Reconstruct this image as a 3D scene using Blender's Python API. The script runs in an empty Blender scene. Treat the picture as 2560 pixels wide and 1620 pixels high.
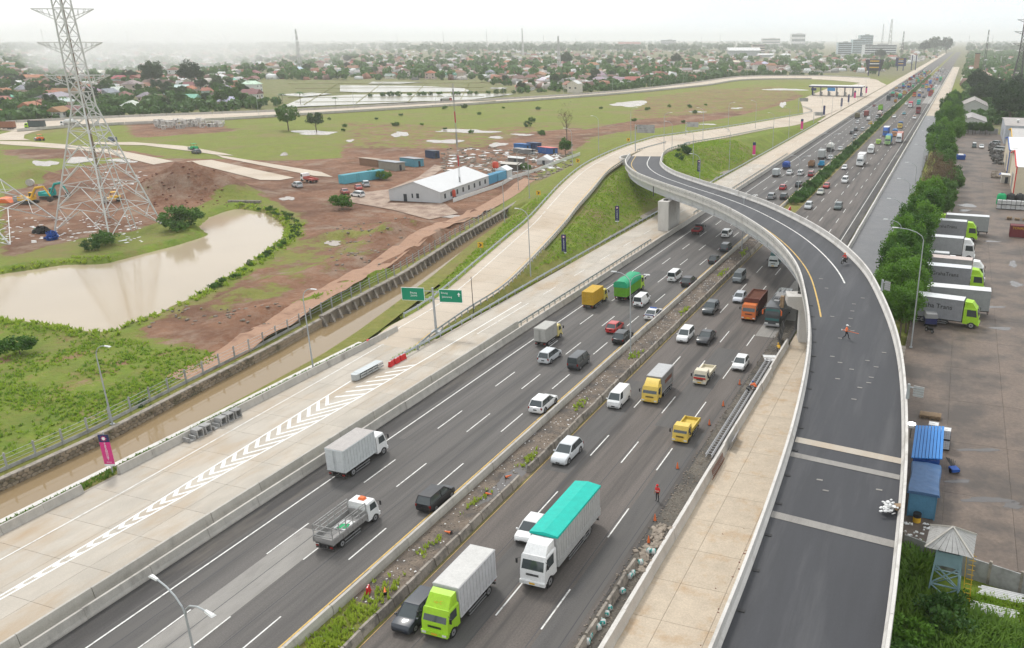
import bpy, bmesh, math, random
import numpy as np
from mathutils import Vector, Matrix

R = math.radians
random.seed(7); RNG = np.random.default_rng(11)
SC = bpy.context.scene
COL = SC.collection

# ------------------------------------------------------------------ camera
CAM_H, F_PX, CX, CY, HY, VX = 42.0, 2112.0, 1600.0, 880.0, 97.0, 2423.0   # surveyed from the photograph (2560 x 1620 frame)
PITCH = math.atan2(CY - HY, F_PX)
CP, SP = math.cos(PITCH), math.sin(PITCH)
YAW = math.atan2(VX - CX, F_PX * CP + (CY - HY) * SP)
cam_data = bpy.data.cameras.new('camera')
cam = bpy.data.objects.new('camera', cam_data); COL.objects.link(cam)
cam.location = (0, 0, CAM_H); cam.rotation_euler = (math.pi / 2 - PITCH, 0, YAW)
cam_data.sensor_fit = 'HORIZONTAL'; cam_data.sensor_width = 36; cam_data.lens = F_PX / 2560 * 36
cam_data.shift_x = -(CX - 1280) / 2560; cam_data.shift_y = (CY - 810) / 2560
cam_data.clip_start = 0.5; cam_data.clip_end = 60000
SC.camera = cam

# ------------------------------------------------------------------ world, sun, exposure
SUN_EL, SUN_AZ = R(52), R(-48)          # azimuth from +Y (down the motorway) towards +X
world = bpy.data.worlds.new('World'); SC.world = world; world.use_nodes = True
nt = world.node_tree; nt.nodes.clear()
out = nt.nodes.new('ShaderNodeOutputWorld'); bg = nt.nodes.new('ShaderNodeBackground')
sky = nt.nodes.new('ShaderNodeTexSky'); sky.sky_type = 'NISHITA'; sky.sun_disc = False
sky.sun_elevation = SUN_EL; sky.sun_rotation = SUN_AZ; sky.air_density = 1.2; sky.dust_density = 3.0; sky.altitude = 50
tc = nt.nodes.new('ShaderNodeTexCoord')
mp = nt.nodes.new('ShaderNodeMapping'); mp.inputs['Scale'].default_value = (1, 1, 3.2)
cl = nt.nodes.new('ShaderNodeTexNoise'); cl.inputs['Scale'].default_value = 2.2; cl.inputs['Detail'].default_value = 6; cl.inputs['Roughness'].default_value = .55
ramp = nt.nodes.new('ShaderNodeValToRGB')
ramp.color_ramp.elements[0].position = .36; ramp.color_ramp.elements[0].color = (10.4, 11.2, 11.7, 1)
ramp.color_ramp.elements[1].position = .62; ramp.color_ramp.elements[1].color = (12.8, 12.8, 12.8, 1)
mix = nt.nodes.new('ShaderNodeMix'); mix.data_type = 'RGBA'; mix.inputs['Factor'].default_value = .86
nt.links.new(tc.outputs['Generated'], mp.inputs['Vector']); nt.links.new(mp.outputs['Vector'], cl.inputs['Vector'])
nt.links.new(cl.outputs['Fac'], ramp.inputs['Fac'])
nt.links.new(sky.outputs['Color'], mix.inputs['A']); nt.links.new(ramp.outputs['Color'], mix.inputs['B'])
nt.links.new(mix.outputs['Result'], bg.inputs['Color']); bg.inputs['Strength'].default_value = 0.1
nt.links.new(bg.outputs['Background'], out.inputs['Surface'])
sd = bpy.data.lights.new('sun', 'SUN'); sd.energy = 1.9; sd.angle = R(10); sd.color = (1, .965, .91)
sun = bpy.data.objects.new('sun', sd); COL.objects.link(sun)
sdir = Vector((math.sin(SUN_AZ) * math.cos(SUN_EL), math.cos(SUN_AZ) * math.cos(SUN_EL), math.sin(SUN_EL)))
sun.rotation_euler = sdir.to_track_quat('Z', 'Y').to_euler(); sun.location = sdir * 300
SC.view_settings.view_transform = 'Standard'; SC.view_settings.look = 'None'
SC.view_settings.exposure = 0.08; SC.view_settings.gamma = 1.0; SC.view_settings.use_curve_mapping = False
SC.render.engine = 'CYCLES'; SC.cycles.use_denoising = True
SC.cycles.max_bounces = 5; SC.cycles.diffuse_bounces = 2; SC.cycles.glossy_bounces = 2; SC.cycles.transmission_bounces = 3
SC.cycles.volume_bounces = 2; SC.cycles.transparent_max_bounces = 5; SC.cycles.caustics_reflective = False; SC.cycles.caustics_refractive = False
SC.cycles.use_adaptive_sampling = True; SC.cycles.adaptive_threshold = 0.02

# ------------------------------------------------------------------ survey: where a sight line meets the plane z
def at(px, py, z=0.0):
    x, yv = px - CX, -(py - CY)
    fw, up = F_PX * CP + yv * SP, -F_PX * SP + yv * CP
    X, Y = x * math.cos(YAW) - fw * math.sin(YAW), x * math.sin(YAW) + fw * math.cos(YAW)
    t = (z - CAM_H) / up
    return Vector((X * t, Y * t, z))
K = 860 / 2408.0
def C1(x, y): return (x * K, y * K)
def C2(x, y): return (850 + x * K, y * K)
def C3(x, y): return (1700 + x * K, y * K)
def C4(x, y): return (x * K, 540 + y * K)
def C5(x, y): return (850 + x * K, 540 + y * K)
def C6(x, y): return (1700 + x * K, 540 + y * K)
def C7(x, y): return (x * K, 1080 + y * K)
def C8(x, y): return (850 + x * K, 1080 + y * K)
def C9(x, y): return (1700 + x * K, 1080 + y * K)
def Z2(x, y): return (1900 + x * .2741, 60 + y * .2741)
def Z3(x, y): return (1480 + x * .2741, 60 + y * .2741)
def ZD(x, y): return (1400 + x * .2625, 280 + y * .2625)
def L0(x, y): return (x * .2559, 250 + y * .2559)
def TE(x, y): return (700 + x * .31146, 350 + y * .31146)

# ------------------------------------------------------------------ mesh helpers
class MB:
    def __init__(s): s.v, s.f, s.m = [], [], []
    def add(s, vs, fs, mi=0):
        o = len(s.v); s.v.extend([tuple(p) for p in vs]); s.f.extend([tuple(i + o for i in f) for f in fs]); s.m.extend([mi] * len(fs)); return s
    def hexa(s, p, mi=0):      # 8 points: bottom 4 ccw, top 4 ccw
        return s.add(p, [(3, 2, 1, 0), (4, 5, 6, 7), (0, 1, 5, 4), (1, 2, 6, 5), (2, 3, 7, 6), (3, 0, 4, 7)], mi)
    def box(s, c, d, mi=0, rz=0.0, tx=1.0, ty=1.0):     # tx, ty: taper of the top
        x, y, z = c; a, b, h = d[0] / 2, d[1] / 2, d[2] / 2; co, si = math.cos(rz), math.sin(rz)
        P = []
        for zz, kx, ky in ((-h, 1, 1), (h, tx, ty)):
            for sx, sy in ((-1, -1), (1, -1), (1, 1), (-1, 1)):
                u, w = sx * a * kx, sy * b * ky
                P.append((x + u * co - w * si, y + u * si + w * co, z + zz))
        return s.hexa(P, mi)
    def prism(s, poly, z0, z1, mi=0):
        n = len(poly); P = [(p[0], p[1], z0) for p in poly] + [(p[0], p[1], z1) for p in poly]
        return s.add(P, [tuple(range(n - 1, -1, -1)), tuple(range(n, 2 * n))] + [(i, (i + 1) % n, n + (i + 1) % n, n + i) for i in range(n)], mi)
    def cyl(s, p0, p1, r0, r1=None, n=8, mi=0, caps=True):
        p0, p1 = Vector(p0), Vector(p1); r1 = r0 if r1 is None else r1
        d = (p1 - p0).normalized(); u = d.orthogonal().normalized(); w = d.cross(u)
        P = []
        for p, r in ((p0, r0), (p1, r1)):
            for i in range(n):
                a = 2 * math.pi * i / n; P.append(p + (u * math.cos(a) + w * math.sin(a)) * r)
        F = [(i, (i + 1) % n, n + (i + 1) % n, n + i) for i in range(n)]
        if caps: F += [tuple(range(n - 1, -1, -1)), tuple(range(n, 2 * n))]
        return s.add(P, F, mi)
    def bar(s, p0, p1, w=.1, mi=0): return s.cyl(p0, p1, w * .7071, n=4, mi=mi)
    def tube(s, pts, r, n=6, mi=0):
        for a, b in zip(pts[:-1], pts[1:]): s.cyl(a, b, r, n=n, mi=mi)
        return s
    def loft(s, rings, mi=0, caps=True, closed=True):
        n = len(rings[0]); P = [p for r in rings for p in r]; Fc = []
        for k in range(len(rings) - 1):
            for i in range(n if closed else n - 1):
                j = (i + 1) % n; Fc.append((k * n + i, k * n + j, (k + 1) * n + j, (k + 1) * n + i))
        if caps: Fc += [tuple(range(n - 1, -1, -1)), tuple(range((len(rings) - 1) * n, len(rings) * n))]
        return s.add(P, Fc, mi)
    def sweep(s, path, prof, mi=0, caps=True):           # prof: (offset to the right, up)
        rings = []; n = len(path)
        for i, p in enumerate(path):
            a, b = path[max(i - 1, 0)], path[min(i + 1, n - 1)]
            dx, dy = b[0] - a[0], b[1] - a[1]; l = math.hypot(dx, dy) or 1
            rx, ry = dy / l, -dx / l
            rings.append([(p[0] + rx * o, p[1] + ry * o, p[2] + h) for o, h in prof])
        return s.loft(rings, mi, caps)
    def lathe(s, prof, n=12, mi=0, c=(0, 0, 0)):
        rings = [[(c[0] + r * math.cos(2 * math.pi * i / n), c[1] + r * math.sin(2 * math.pi * i / n), c[2] + z) for i in range(n)] for r, z in prof]
        return s.loft(rings, mi, True)
    def mesh(s, name, mats, smooth=None):
        me = bpy.data.meshes.new(name); me.from_pydata(s.v, [], s.f)
        for m in (mats if isinstance(mats, (list, tuple)) else [mats]): me.materials.append(m)
        if any(s.m): me.polygons.foreach_set('material_index', s.m)
        fix(me)
        if smooth is not None:
            me.polygons.foreach_set('use_smooth', [True] * len(me.polygons)); me.set_sharp_from_angle(angle=R(smooth))
        me.update(); return me
def fix(me):
    bm = bmesh.new(); bm.from_mesh(me); bmesh.ops.recalc_face_normals(bm, faces=bm.faces); bm.to_mesh(me); bm.free()
def mesh_np(name, v, q, mat, smooth=False):
    v = np.asarray(v, np.float32); q = np.asarray(q, np.int32); k = q.shape[1]
    me = bpy.data.meshes.new(name); me.vertices.add(len(v)); me.vertices.foreach_set('co', v.ravel())
    me.loops.add(q.size); me.loops.foreach_set('vertex_index', q.ravel())
    me.polygons.add(len(q)); me.polygons.foreach_set('loop_start', np.arange(0, q.size, k, dtype=np.int32))
    for m in (mat if isinstance(mat, (list, tuple)) else [mat]): me.materials.append(m)
    me.update(calc_edges=True)
    if smooth: me.polygons.foreach_set('use_smooth', [True] * len(q))
    return me
def obj(name, me, parent=None, loc=None, rz=0.0, color=None, scale=None, rot=None):
    o = bpy.data.objects.new(name, me); COL.objects.link(o)
    if parent is not None: o.parent = parent
    if loc is not None: o.location = loc
    if rot is not None: o.rotation_euler = rot
    elif rz: o.rotation_euler = (0, 0, rz)
    if scale is not None: o.scale = scale if not isinstance(scale, (int, float)) else (scale,) * 3
    if color is not None: o.color = (color[0], color[1], color[2], 1)
    return o
def tag(o, label=None, cat=None, group=None, kind=None):
    if label: o['label'] = label
    if cat: o['category'] = cat
    if group: o['group'] = group
    if kind: o['kind'] = kind
    return o
def thing(name, label, cat, loc=(0, 0, 0), rz=0.0, group=None):
    o = obj(name, None, None, loc, rz); o.empty_display_size = .5
    return tag(o, label, cat, group)
def nth(k): return '%d%s' % (k, 'th' if 10 < k % 100 < 14 else {1: 'st', 2: 'nd', 3: 'rd'}.get(k % 10, 'th'))
def struct(name, me): return tag(obj(name, me), kind='structure')
TEXTS = {}
def text(name, body, size, parent, loc, rot, mat, align='CENTER', ext=.004):
    k = (body, round(size, 3), mat.name, align)
    if k not in TEXTS:
        cu = bpy.data.curves.new(name, 'FONT'); cu.body = body; cu.size = size; cu.align_x = align; cu.align_y = 'CENTER'; cu.extrude = ext; cu.resolution_u = 2
        o = bpy.data.objects.new('t', cu); COL.objects.link(o); bpy.context.view_layer.update()
        me = bpy.data.meshes.new_from_object(o.evaluated_get(bpy.context.evaluated_depsgraph_get())); me.name = name; me.materials.clear(); me.materials.append(mat)
        bpy.data.objects.remove(o); bpy.data.curves.remove(cu); TEXTS[k] = me
    return obj(name, TEXTS[k], parent, loc, rot=rot)
def resample(P, n=None, step=None):
    P = [Vector(p) for p in P]; s = [0]
    for a, b in zip(P[:-1], P[1:]): s.append(s[-1] + (b - a).length)
    if n is None: n = max(2, int(round(s[-1] / step)) + 1)
    outp = []; j = 0
    for i in range(n):
        t = s[-1] * i / (n - 1)
        while j < len(s) - 2 and s[j + 1] < t: j += 1
        u = (t - s[j]) / max(1e-9, s[j + 1] - s[j]); outp.append(P[j].lerp(P[j + 1], u))
    return outp
def catmull(P, k=12):
    P = [Vector(p) for p in P]; Q = [2 * P[0] - P[1]] + P + [2 * P[-1] - P[-2]]; o = []
    for i in range(1, len(Q) - 2):
        a, b, c, d = Q[i - 1:i + 3]
        for j in range(k):
            t = j / k; o.append(.5 * ((2 * b) + (c - a) * t + (2 * a - 5 * b + 4 * c - d) * t * t + (3 * b - a - 3 * c + d) * t ** 3))
    return o + [P[-1]]
def offset_path(P, off, dz=0.0):
    o = []
    for i, p in enumerate(P):
        a, b = P[max(i - 1, 0)], P[min(i + 1, len(P) - 1)]
        d = Vector((b[0] - a[0], b[1] - a[1])).normalized(); o.append(Vector((p[0] + d.y * off, p[1] - d.x * off, p[2] + dz)))
    return o
# ------------------------------------------------------------------ materials
def _n(nt, t, **k):
    n = nt.nodes.new(t)
    for a, b in k.items(): setattr(n, a, b)
    return n
def mk(name, col, rough=.75, var=.12, scale=2.0, bump=0.0, metal=0.0, objcol=False, objrand=0.0, spec=.4, stain=None, stain_scale=.15, stain_at=(.5, .7), stretch=None, coat=0.0, fine=None):
    m = bpy.data.materials.new(name); m.use_nodes = True; nt = m.node_tree; b = nt.nodes['Principled BSDF']
    b.inputs['Roughness'].default_value = rough; b.inputs['Metallic'].default_value = metal; b.inputs['Specular IOR Level'].default_value = spec
    if coat: b.inputs['Coat Weight'].default_value = coat; b.inputs['Coat Roughness'].default_value = .06
    geo = _n(nt, 'ShaderNodeNewGeometry'); pos = geo.outputs['Position']
    if stretch:
        mpn = _n(nt, 'ShaderNodeMapping'); mpn.inputs['Scale'].default_value = stretch; nt.links.new(pos, mpn.inputs['Vector']); pos = mpn.outputs['Vector']
    no = _n(nt, 'ShaderNodeTexNoise'); no.inputs['Scale'].default_value = scale; no.inputs['Detail'].default_value = 5; no.inputs['Roughness'].default_value = .62
    nt.links.new(pos, no.inputs['Vector'])
    if objcol:
        oi = _n(nt, 'ShaderNodeObjectInfo'); src = oi.outputs['Color']
    else:
        rgb = _n(nt, 'ShaderNodeRGB'); rgb.outputs[0].default_value = (*col, 1); src = rgb.outputs[0]
    hs = _n(nt, 'ShaderNodeHueSaturation'); nt.links.new(src, hs.inputs['Color'])
    mr = _n(nt, 'ShaderNodeMapRange'); mr.inputs['From Min'].default_value = .25; mr.inputs['From Max'].default_value = .75
    mr.inputs['To Min'].default_value = 1 - var; mr.inputs['To Max'].default_value = 1 + var
    nt.links.new(no.outputs['Fac'], mr.inputs['Value']); val = mr.outputs['Result']
    if objrand:
        oi2 = _n(nt, 'ShaderNodeObjectInfo'); mr2 = _n(nt, 'ShaderNodeMapRange'); mr2.inputs['To Min'].default_value = 1 - objrand; mr2.inputs['To Max'].default_value = 1 + objrand
        nt.links.new(oi2.outputs['Random'], mr2.inputs['Value'])
        mu = _n(nt, 'ShaderNodeMath', operation='MULTIPLY'); nt.links.new(val, mu.inputs[0]); nt.links.new(mr2.outputs['Result'], mu.inputs[1]); val = mu.outputs[0]
    if fine:
        nf = _n(nt, 'ShaderNodeTexNoise'); nf.inputs['Scale'].default_value = fine[0]; nf.inputs['Detail'].default_value = 3; nt.links.new(geo.outputs['Position'], nf.inputs['Vector'])
        mf = _n(nt, 'ShaderNodeMapRange'); mf.inputs['From Min'].default_value = .3; mf.inputs['From Max'].default_value = .7; mf.inputs['To Min'].default_value = 1 - fine[1]; mf.inputs['To Max'].default_value = 1 + fine[1]
        nt.links.new(nf.outputs['Fac'], mf.inputs['Value']); mu = _n(nt, 'ShaderNodeMath', operation='MULTIPLY'); nt.links.new(val, mu.inputs[0]); nt.links.new(mf.outputs['Result'], mu.inputs[1]); val = mu.outputs[0]
    nt.links.new(val, hs.inputs['Value']); res = hs.outputs['Color']
    if stain:
        sn = _n(nt, 'ShaderNodeTexNoise'); sn.inputs['Scale'].default_value = stain_scale; sn.inputs['Detail'].default_value = 6; sn.inputs['Roughness'].default_value = .65
        nt.links.new(pos, sn.inputs['Vector'])
        sm = _n(nt, 'ShaderNodeMapRange'); sm.inputs['From Min'].default_value = stain_at[0]; sm.inputs['From Max'].default_value = stain_at[1]; nt.links.new(sn.outputs['Fac'], sm.inputs['Value'])
        mx = _n(nt, 'ShaderNodeMix', data_type='RGBA'); nt.links.new(sm.outputs['Result'], mx.inputs['Factor']); nt.links.new(res, mx.inputs['A']); mx.inputs['B'].default_value = (*stain, 1); res = mx.outputs['Result']
    nt.links.new(res, b.inputs['Base Color'])
    if bump:
        bp = _n(nt, 'ShaderNodeBump'); bp.inputs['Strength'].default_value = bump; bp.inputs['Distance'].default_value = .1
        nt.links.new(no.outputs['Fac'], bp.inputs['Height']); nt.links.new(bp.outputs['Normal'], b.inputs['Normal'])
    return m
M = {}
M['asphalt'] = mk('asphalt', (.118, .109, .102), .82, .16, .9, .15, stain=(.068, .064, .062), stain_scale=.55, stain_at=(.46, .66), stretch=(1, .035, 1), fine=(9, .16))
M['asphalt_warm'] = mk('asphalt_warm', (.125, .108, .097), .82, .2, .7, .15, stain=(.064, .058, .054), stain_scale=.45, stain_at=(.46, .64), stretch=(1, .05, 1), fine=(7, .18))
M['new_asphalt'] = mk('new_asphalt', (.040, .041, .047), .62, .16, .7, .1, stain=(.075, .075, .08), stain_scale=.5, stain_at=(.5, .75), stretch=(1, .08, 1), fine=(16, .15))
M['old_asphalt'] = mk('old_asphalt', (.095, .092, .094), .36, .22, .5, .1, stain=(.07, .07, .075), stain_scale=.2, stain_at=(.42, .62), fine=(12, .1))
M['asphalt_repair'] = mk('asphalt_repair', (.088, .083, .080), .8, .2, 1.2, .12, stain=(.105, .098, .092), stain_scale=.8, stain_at=(.44, .62), stretch=(1, .06, 1), fine=(9, .16))
M['patch'] = mk('patch', (.27, .255, .235), .8, .14, 1.2, .1, stain=(.16, .15, .14), stain_scale=.6, stain_at=(.52, .72), stretch=(1, .3, 1), fine=(14, .08))
M['shoulder'] = mk('shoulder', (.062, .058, .056), .85, .3, .9, .3, stain=(.13, .115, .10), stain_scale=.4, stain_at=(.5, .68), stretch=(1, .12, 1), fine=(10, .2))
M['tan'] = mk('tan', (.445, .40, .34), .8, .12, .6, .06, objrand=.06, stain=(.40, .30, .20), stain_scale=.22, stain_at=(.48, .74), stretch=(1, .35, 1), fine=(9, .07))
M['tan_far'] = mk('tan_far', (.50, .425, .34), .85, .1, .08, 0, stain=(.40, .31, .22), stain_scale=.05, stain_at=(.5, .75))
M['tan_dirty'] = mk('tan_dirty', (.50, .42, .325), .85, .11, .8, .06, objrand=.035, stain=(.42, .27, .14), stain_scale=.35, stain_at=(.52, .8), fine=(7, .1))
M['concrete'] = mk('concrete', (.44, .415, .375), .85, .13, 1.1, .12, objrand=.06, stain=(.22, .205, .185), stain_scale=.5, stain_at=(.55, .8), stretch=(1, 1, .35), fine=(10, .08))
M['concrete_new'] = mk('concrete_new', (.60, .575, .54), .8, .08, .8, .06, objrand=.03, stain=(.33, .30, .26), stain_scale=.5, stain_at=(.52, .8), stretch=(1, 1, .4), fine=(10, .07))
M['concrete_old'] = mk('concrete_old', (.30, .265, .225), .9, .2, 1.4, .2, objrand=.12, stain=(.115, .105, .09), stain_scale=.8, stain_at=(.48, .68), fine=(9, .12))
M['concrete_grey'] = mk('concrete_grey', (.36, .355, .345), .9, .13, 1.2, .1, objrand=.08, stain=(.17, .165, .155), stain_scale=.5, stain_at=(.5, .72), fine=(8, .08))
M['lot'] = mk('lot', (.158, .120, .095), .62, .16, .25, .06, objrand=.05, stain=(.085, .07, .06), stain_scale=.14, stain_at=(.44, .60), fine=(3, .16))
M['white_line'] = mk('white_line', (.70, .69, .66), .7, .14, 3, stain=(.25, .24, .22), stain_scale=1.6, stain_at=(.50, .74))
M['fresh_line'] = mk('fresh_line', (.76, .755, .73), .7, .06, 3)
M['yellow_line'] = mk('yellow_line', (.62, .41, .12), .75, .15, 3, stain=(.2, .17, .12), stain_scale=1.2, stain_at=(.5, .75))
M['steel'] = mk('steel', (.42, .45, .46), .45, .1, 3, metal=.35)
M['pole'] = mk('pole', (.40, .42, .43), .5, .08, 3, metal=.2)
M['girder'] = mk('girder', (.58, .58, .575), .55, .06, .5)
M['stone'] = mk('stone', (.25, .205, .15), .9, .2, 1.5, .3, objrand=.3, stain=(.09, .09, .05), stain_scale=.6, stain_at=(.5, .7))
M['mortar'] = mk('mortar', (.22, .19, .15), .95, .2, 2, .2)
M['paint'] = mk('paint', (1, 1, 1), .3, .07, 1.5, objcol=True, coat=.5, fine=(5, .06))
M['truck_paint'] = mk('truck_paint', (1, 1, 1), .48, .08, 1.5, objcol=True, fine=(5, .06))
M['paint_dull'] = mk('paint_dull', (1, 1, 1), .6, .10, 1.6, objcol=True, fine=(6, .06))
M['tarp'] = mk('tarp', (1, 1, 1), .65, .12, 1.5, .25, objcol=True)
M['rubber'] = mk('rubber', (.018, .018, .018), .8, .1)
M['rim'] = mk('rim', (.38, .38, .39), .4, .05, metal=.5)
M['black'] = mk('black', (.02, .02, .021), .55, .1)
M['dark_metal'] = mk('dark_metal', (.055, .053, .05), .7, .2, 3)
M["glass"] = mk("glass", (.045, .058, .062), .05, .05, spec=.8)
M['lens'] = mk('lens', (.72, .72, .70), .15, .03, spec=.7)
M['tail'] = mk('tail', (.22, .014, .012), .25, .05)
M['amber'] = mk('amber', (.8, .3, .03), .3, .05)
M['plate'] = mk('plate', (.03, .03, .03), .5, .05)
M['rust'] = mk('rust', (.18, .07, .045), .85, .2, 2)
M['wood'] = mk('wood', (.30, .21, .13), .85, .2, 4)
M['white'] = mk('white', (.72, .72, .71), .7, .05, 2)
M['sign_green'] = mk('sign_green', (.0, .24, .13), .5, .04)
M['sign_white'] = mk('sign_white', (.8, .82, .8), .5, .03)
M['bark'] = mk('bark', (.13, .10, .075), .95, .2, 3)
M['wall_paint'] = mk('wall_paint', (1, 1, 1), .85, .09, .6, objcol=True, stain=(.30, .27, .24), stain_scale=.35, stain_at=(.58, .9))
M['roof_tile'] = mk('roof_tile', (1, 1, 1), .85, .14, .8, objcol=True, stain=(.10, .085, .075), stain_scale=.3, stain_at=(.52, .8), fine=(2.5, .15))
M['roof_metal'] = mk('roof_metal', (1, 1, 1), .6, .1, .6, objcol=True, stain=(.22, .17, .13), stain_scale=.25, stain_at=(.56, .8))
M['window_dark'] = mk('window_dark', (.04, .05, .06), .2, .1)
M['pylon'] = mk('pylon', (.56, .56, .55), .55, .08, 2)
M['sack'] = mk('sack', (.55, .56, .54), .8, .15, 3)
M['rubble'] = mk('rubble', (.25, .21, .17), .95, .35, 1.5, objrand=.2)
def plain(name, c, r=.6): M[name] = mk(name, c, r, .06, 2); return M[name]
for nme, c in dict(p_red=(.55, .02, .02), p_orange=(.75, .16, .04), p_blue=(.02, .09, .36), p_green=(.0, .35, .12), p_teal=(.0, .33, .30), p_yellow=(.72, .42, .03), p_navy=(.02, .025, .10), p_pink=(.62, .04, .22), p_white=(.78, .78, .77), p_grey=(.3, .3, .3), skin=(.28, .15, .09), vest_orange=(.85, .16, .04), vest_red=(.6, .03, .03), trousers=(.02, .022, .03), hivis=(.75, .75, .65)).items(): plain(nme, c)

def water(name, col, rough=.04, bump=.02, ior=1.33, scale=.6):
    m = bpy.data.materials.new(name); m.use_nodes = True; nt = m.node_tree; b = nt.nodes['Principled BSDF']
    b.inputs['Roughness'].default_value = rough; b.inputs['IOR'].default_value = ior; b.inputs['Specular IOR Level'].default_value = .3 if name in ('puddle_water', 'paddy_water') else .5
    geo = _n(nt, 'ShaderNodeNewGeometry'); no = _n(nt, 'ShaderNodeTexNoise'); no.inputs['Scale'].default_value = scale; no.inputs['Detail'].default_value = 3
    nt.links.new(geo.outputs['Position'], no.inputs['Vector'])
    cr = _n(nt, 'ShaderNodeMix', data_type='RGBA'); cr.inputs['A'].default_value = (*[c * .9 for c in col], 1); cr.inputs['B'].default_value = (*[min(1, c * 1.1) for c in col], 1)
    n2 = _n(nt, 'ShaderNodeTexNoise'); n2.inputs['Scale'].default_value = .05; nt.links.new(geo.outputs['Position'], n2.inputs['Vector']); nt.links.new(n2.outputs['Fac'], cr.inputs['Factor']); nt.links.new(cr.outputs['Result'], b.inputs['Base Color'])
    bp = _n(nt, 'ShaderNodeBump'); bp.inputs['Strength'].default_value = bump; bp.inputs['Distance'].default_value = .1; nt.links.new(no.outputs['Fac'], bp.inputs['Height']); nt.links.new(bp.outputs['Normal'], b.inputs['Normal'])
    return m
M['pond'] = water('pond_water', (.43, .345, .245), .09, .10, scale=1.4); M['canal'] = water('canal_water', (.27, .195, .11), .03); M['paddy'] = water('paddy_water', (.40, .37, .31), .18, .02)
M['puddle'] = water('puddle_water', (.34, .28, .23), .16, .03); M['wet'] = water('wet_film', (.13, .12, .115), .2, .02)

def leaf_mat(name, c0, c1, trans=.28):
    m = bpy.data.materials.new(name); m.use_nodes = True; nt = m.node_tree; b = nt.nodes['Principled BSDF']; o = nt.nodes['Material Output']
    b.inputs['Roughness'].default_value = .6; b.inputs['Specular IOR Level'].default_value = .25
    geo = _n(nt, 'ShaderNodeNewGeometry'); no = _n(nt, 'ShaderNodeTexNoise'); no.inputs['Scale'].default_value = .55; no.inputs['Detail'].default_value = 3; nt.links.new(geo.outputs['Position'], no.inputs['Vector'])
    oi = _n(nt, 'ShaderNodeObjectInfo'); ad = _n(nt, 'ShaderNodeMath', operation='MULTIPLY_ADD'); nt.links.new(oi.outputs['Random'], ad.inputs[0]); ad.inputs[1].default_value = .55; ad.inputs[2].default_value = -.28
    a2 = _n(nt, 'ShaderNodeMath', operation='ADD'); nt.links.new(ad.outputs[0], a2.inputs[0]); nt.links.new(no.outputs['Fac'], a2.inputs[1])
    mr = _n(nt, 'ShaderNodeMapRange'); mr.inputs['From Min'].default_value = .25; mr.inputs['From Max'].default_value = .75; nt.links.new(a2.outputs[0], mr.inputs['Value'])
    mx = _n(nt, 'ShaderNodeMix', data_type='RGBA'); mx.inputs['A'].default_value = (*c0, 1); mx.inputs['B'].default_value = (*c1, 1); nt.links.new(mr.outputs['Result'], mx.inputs['Factor'])
    nt.links.new(mx.outputs['Result'], b.inputs['Base Color'])
    tr = _n(nt, 'ShaderNodeBsdfTranslucent'); nt.links.new(mx.outputs['Result'], tr.inputs['Color'])
    ms = _n(nt, 'ShaderNodeMixShader'); ms.inputs[0].default_value = trans; nt.links.new(b.outputs[0], ms.inputs[1]); nt.links.new(tr.outputs[0], ms.inputs[2]); nt.links.new(ms.outputs[0], o.inputs['Surface'])
    return m
M['leaf'] = leaf_mat('leaf', (.045, .105, .025), (.10, .20, .04)); M['leaf_dark'] = leaf_mat('leaf_dark', (.022, .05, .018), (.05, .095, .03))
M['leaf_fresh'] = leaf_mat('leaf_fresh', (.055, .14, .018), (.145, .29, .035), .34); M['leaf_dry'] = leaf_mat('leaf_dry', (.12, .085, .05), (.20, .14, .08))
M['grass_blade'] = leaf_mat('grass_blade', (.20, .34, .03), (.38, .48, .06), .42); M['grass_dark'] = leaf_mat('grass_dark', (.08, .18, .022), (.17, .28, .04), .36); M['far_green'] = leaf_mat('far_green', (.035, .075, .03), (.085, .14, .05))

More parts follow.
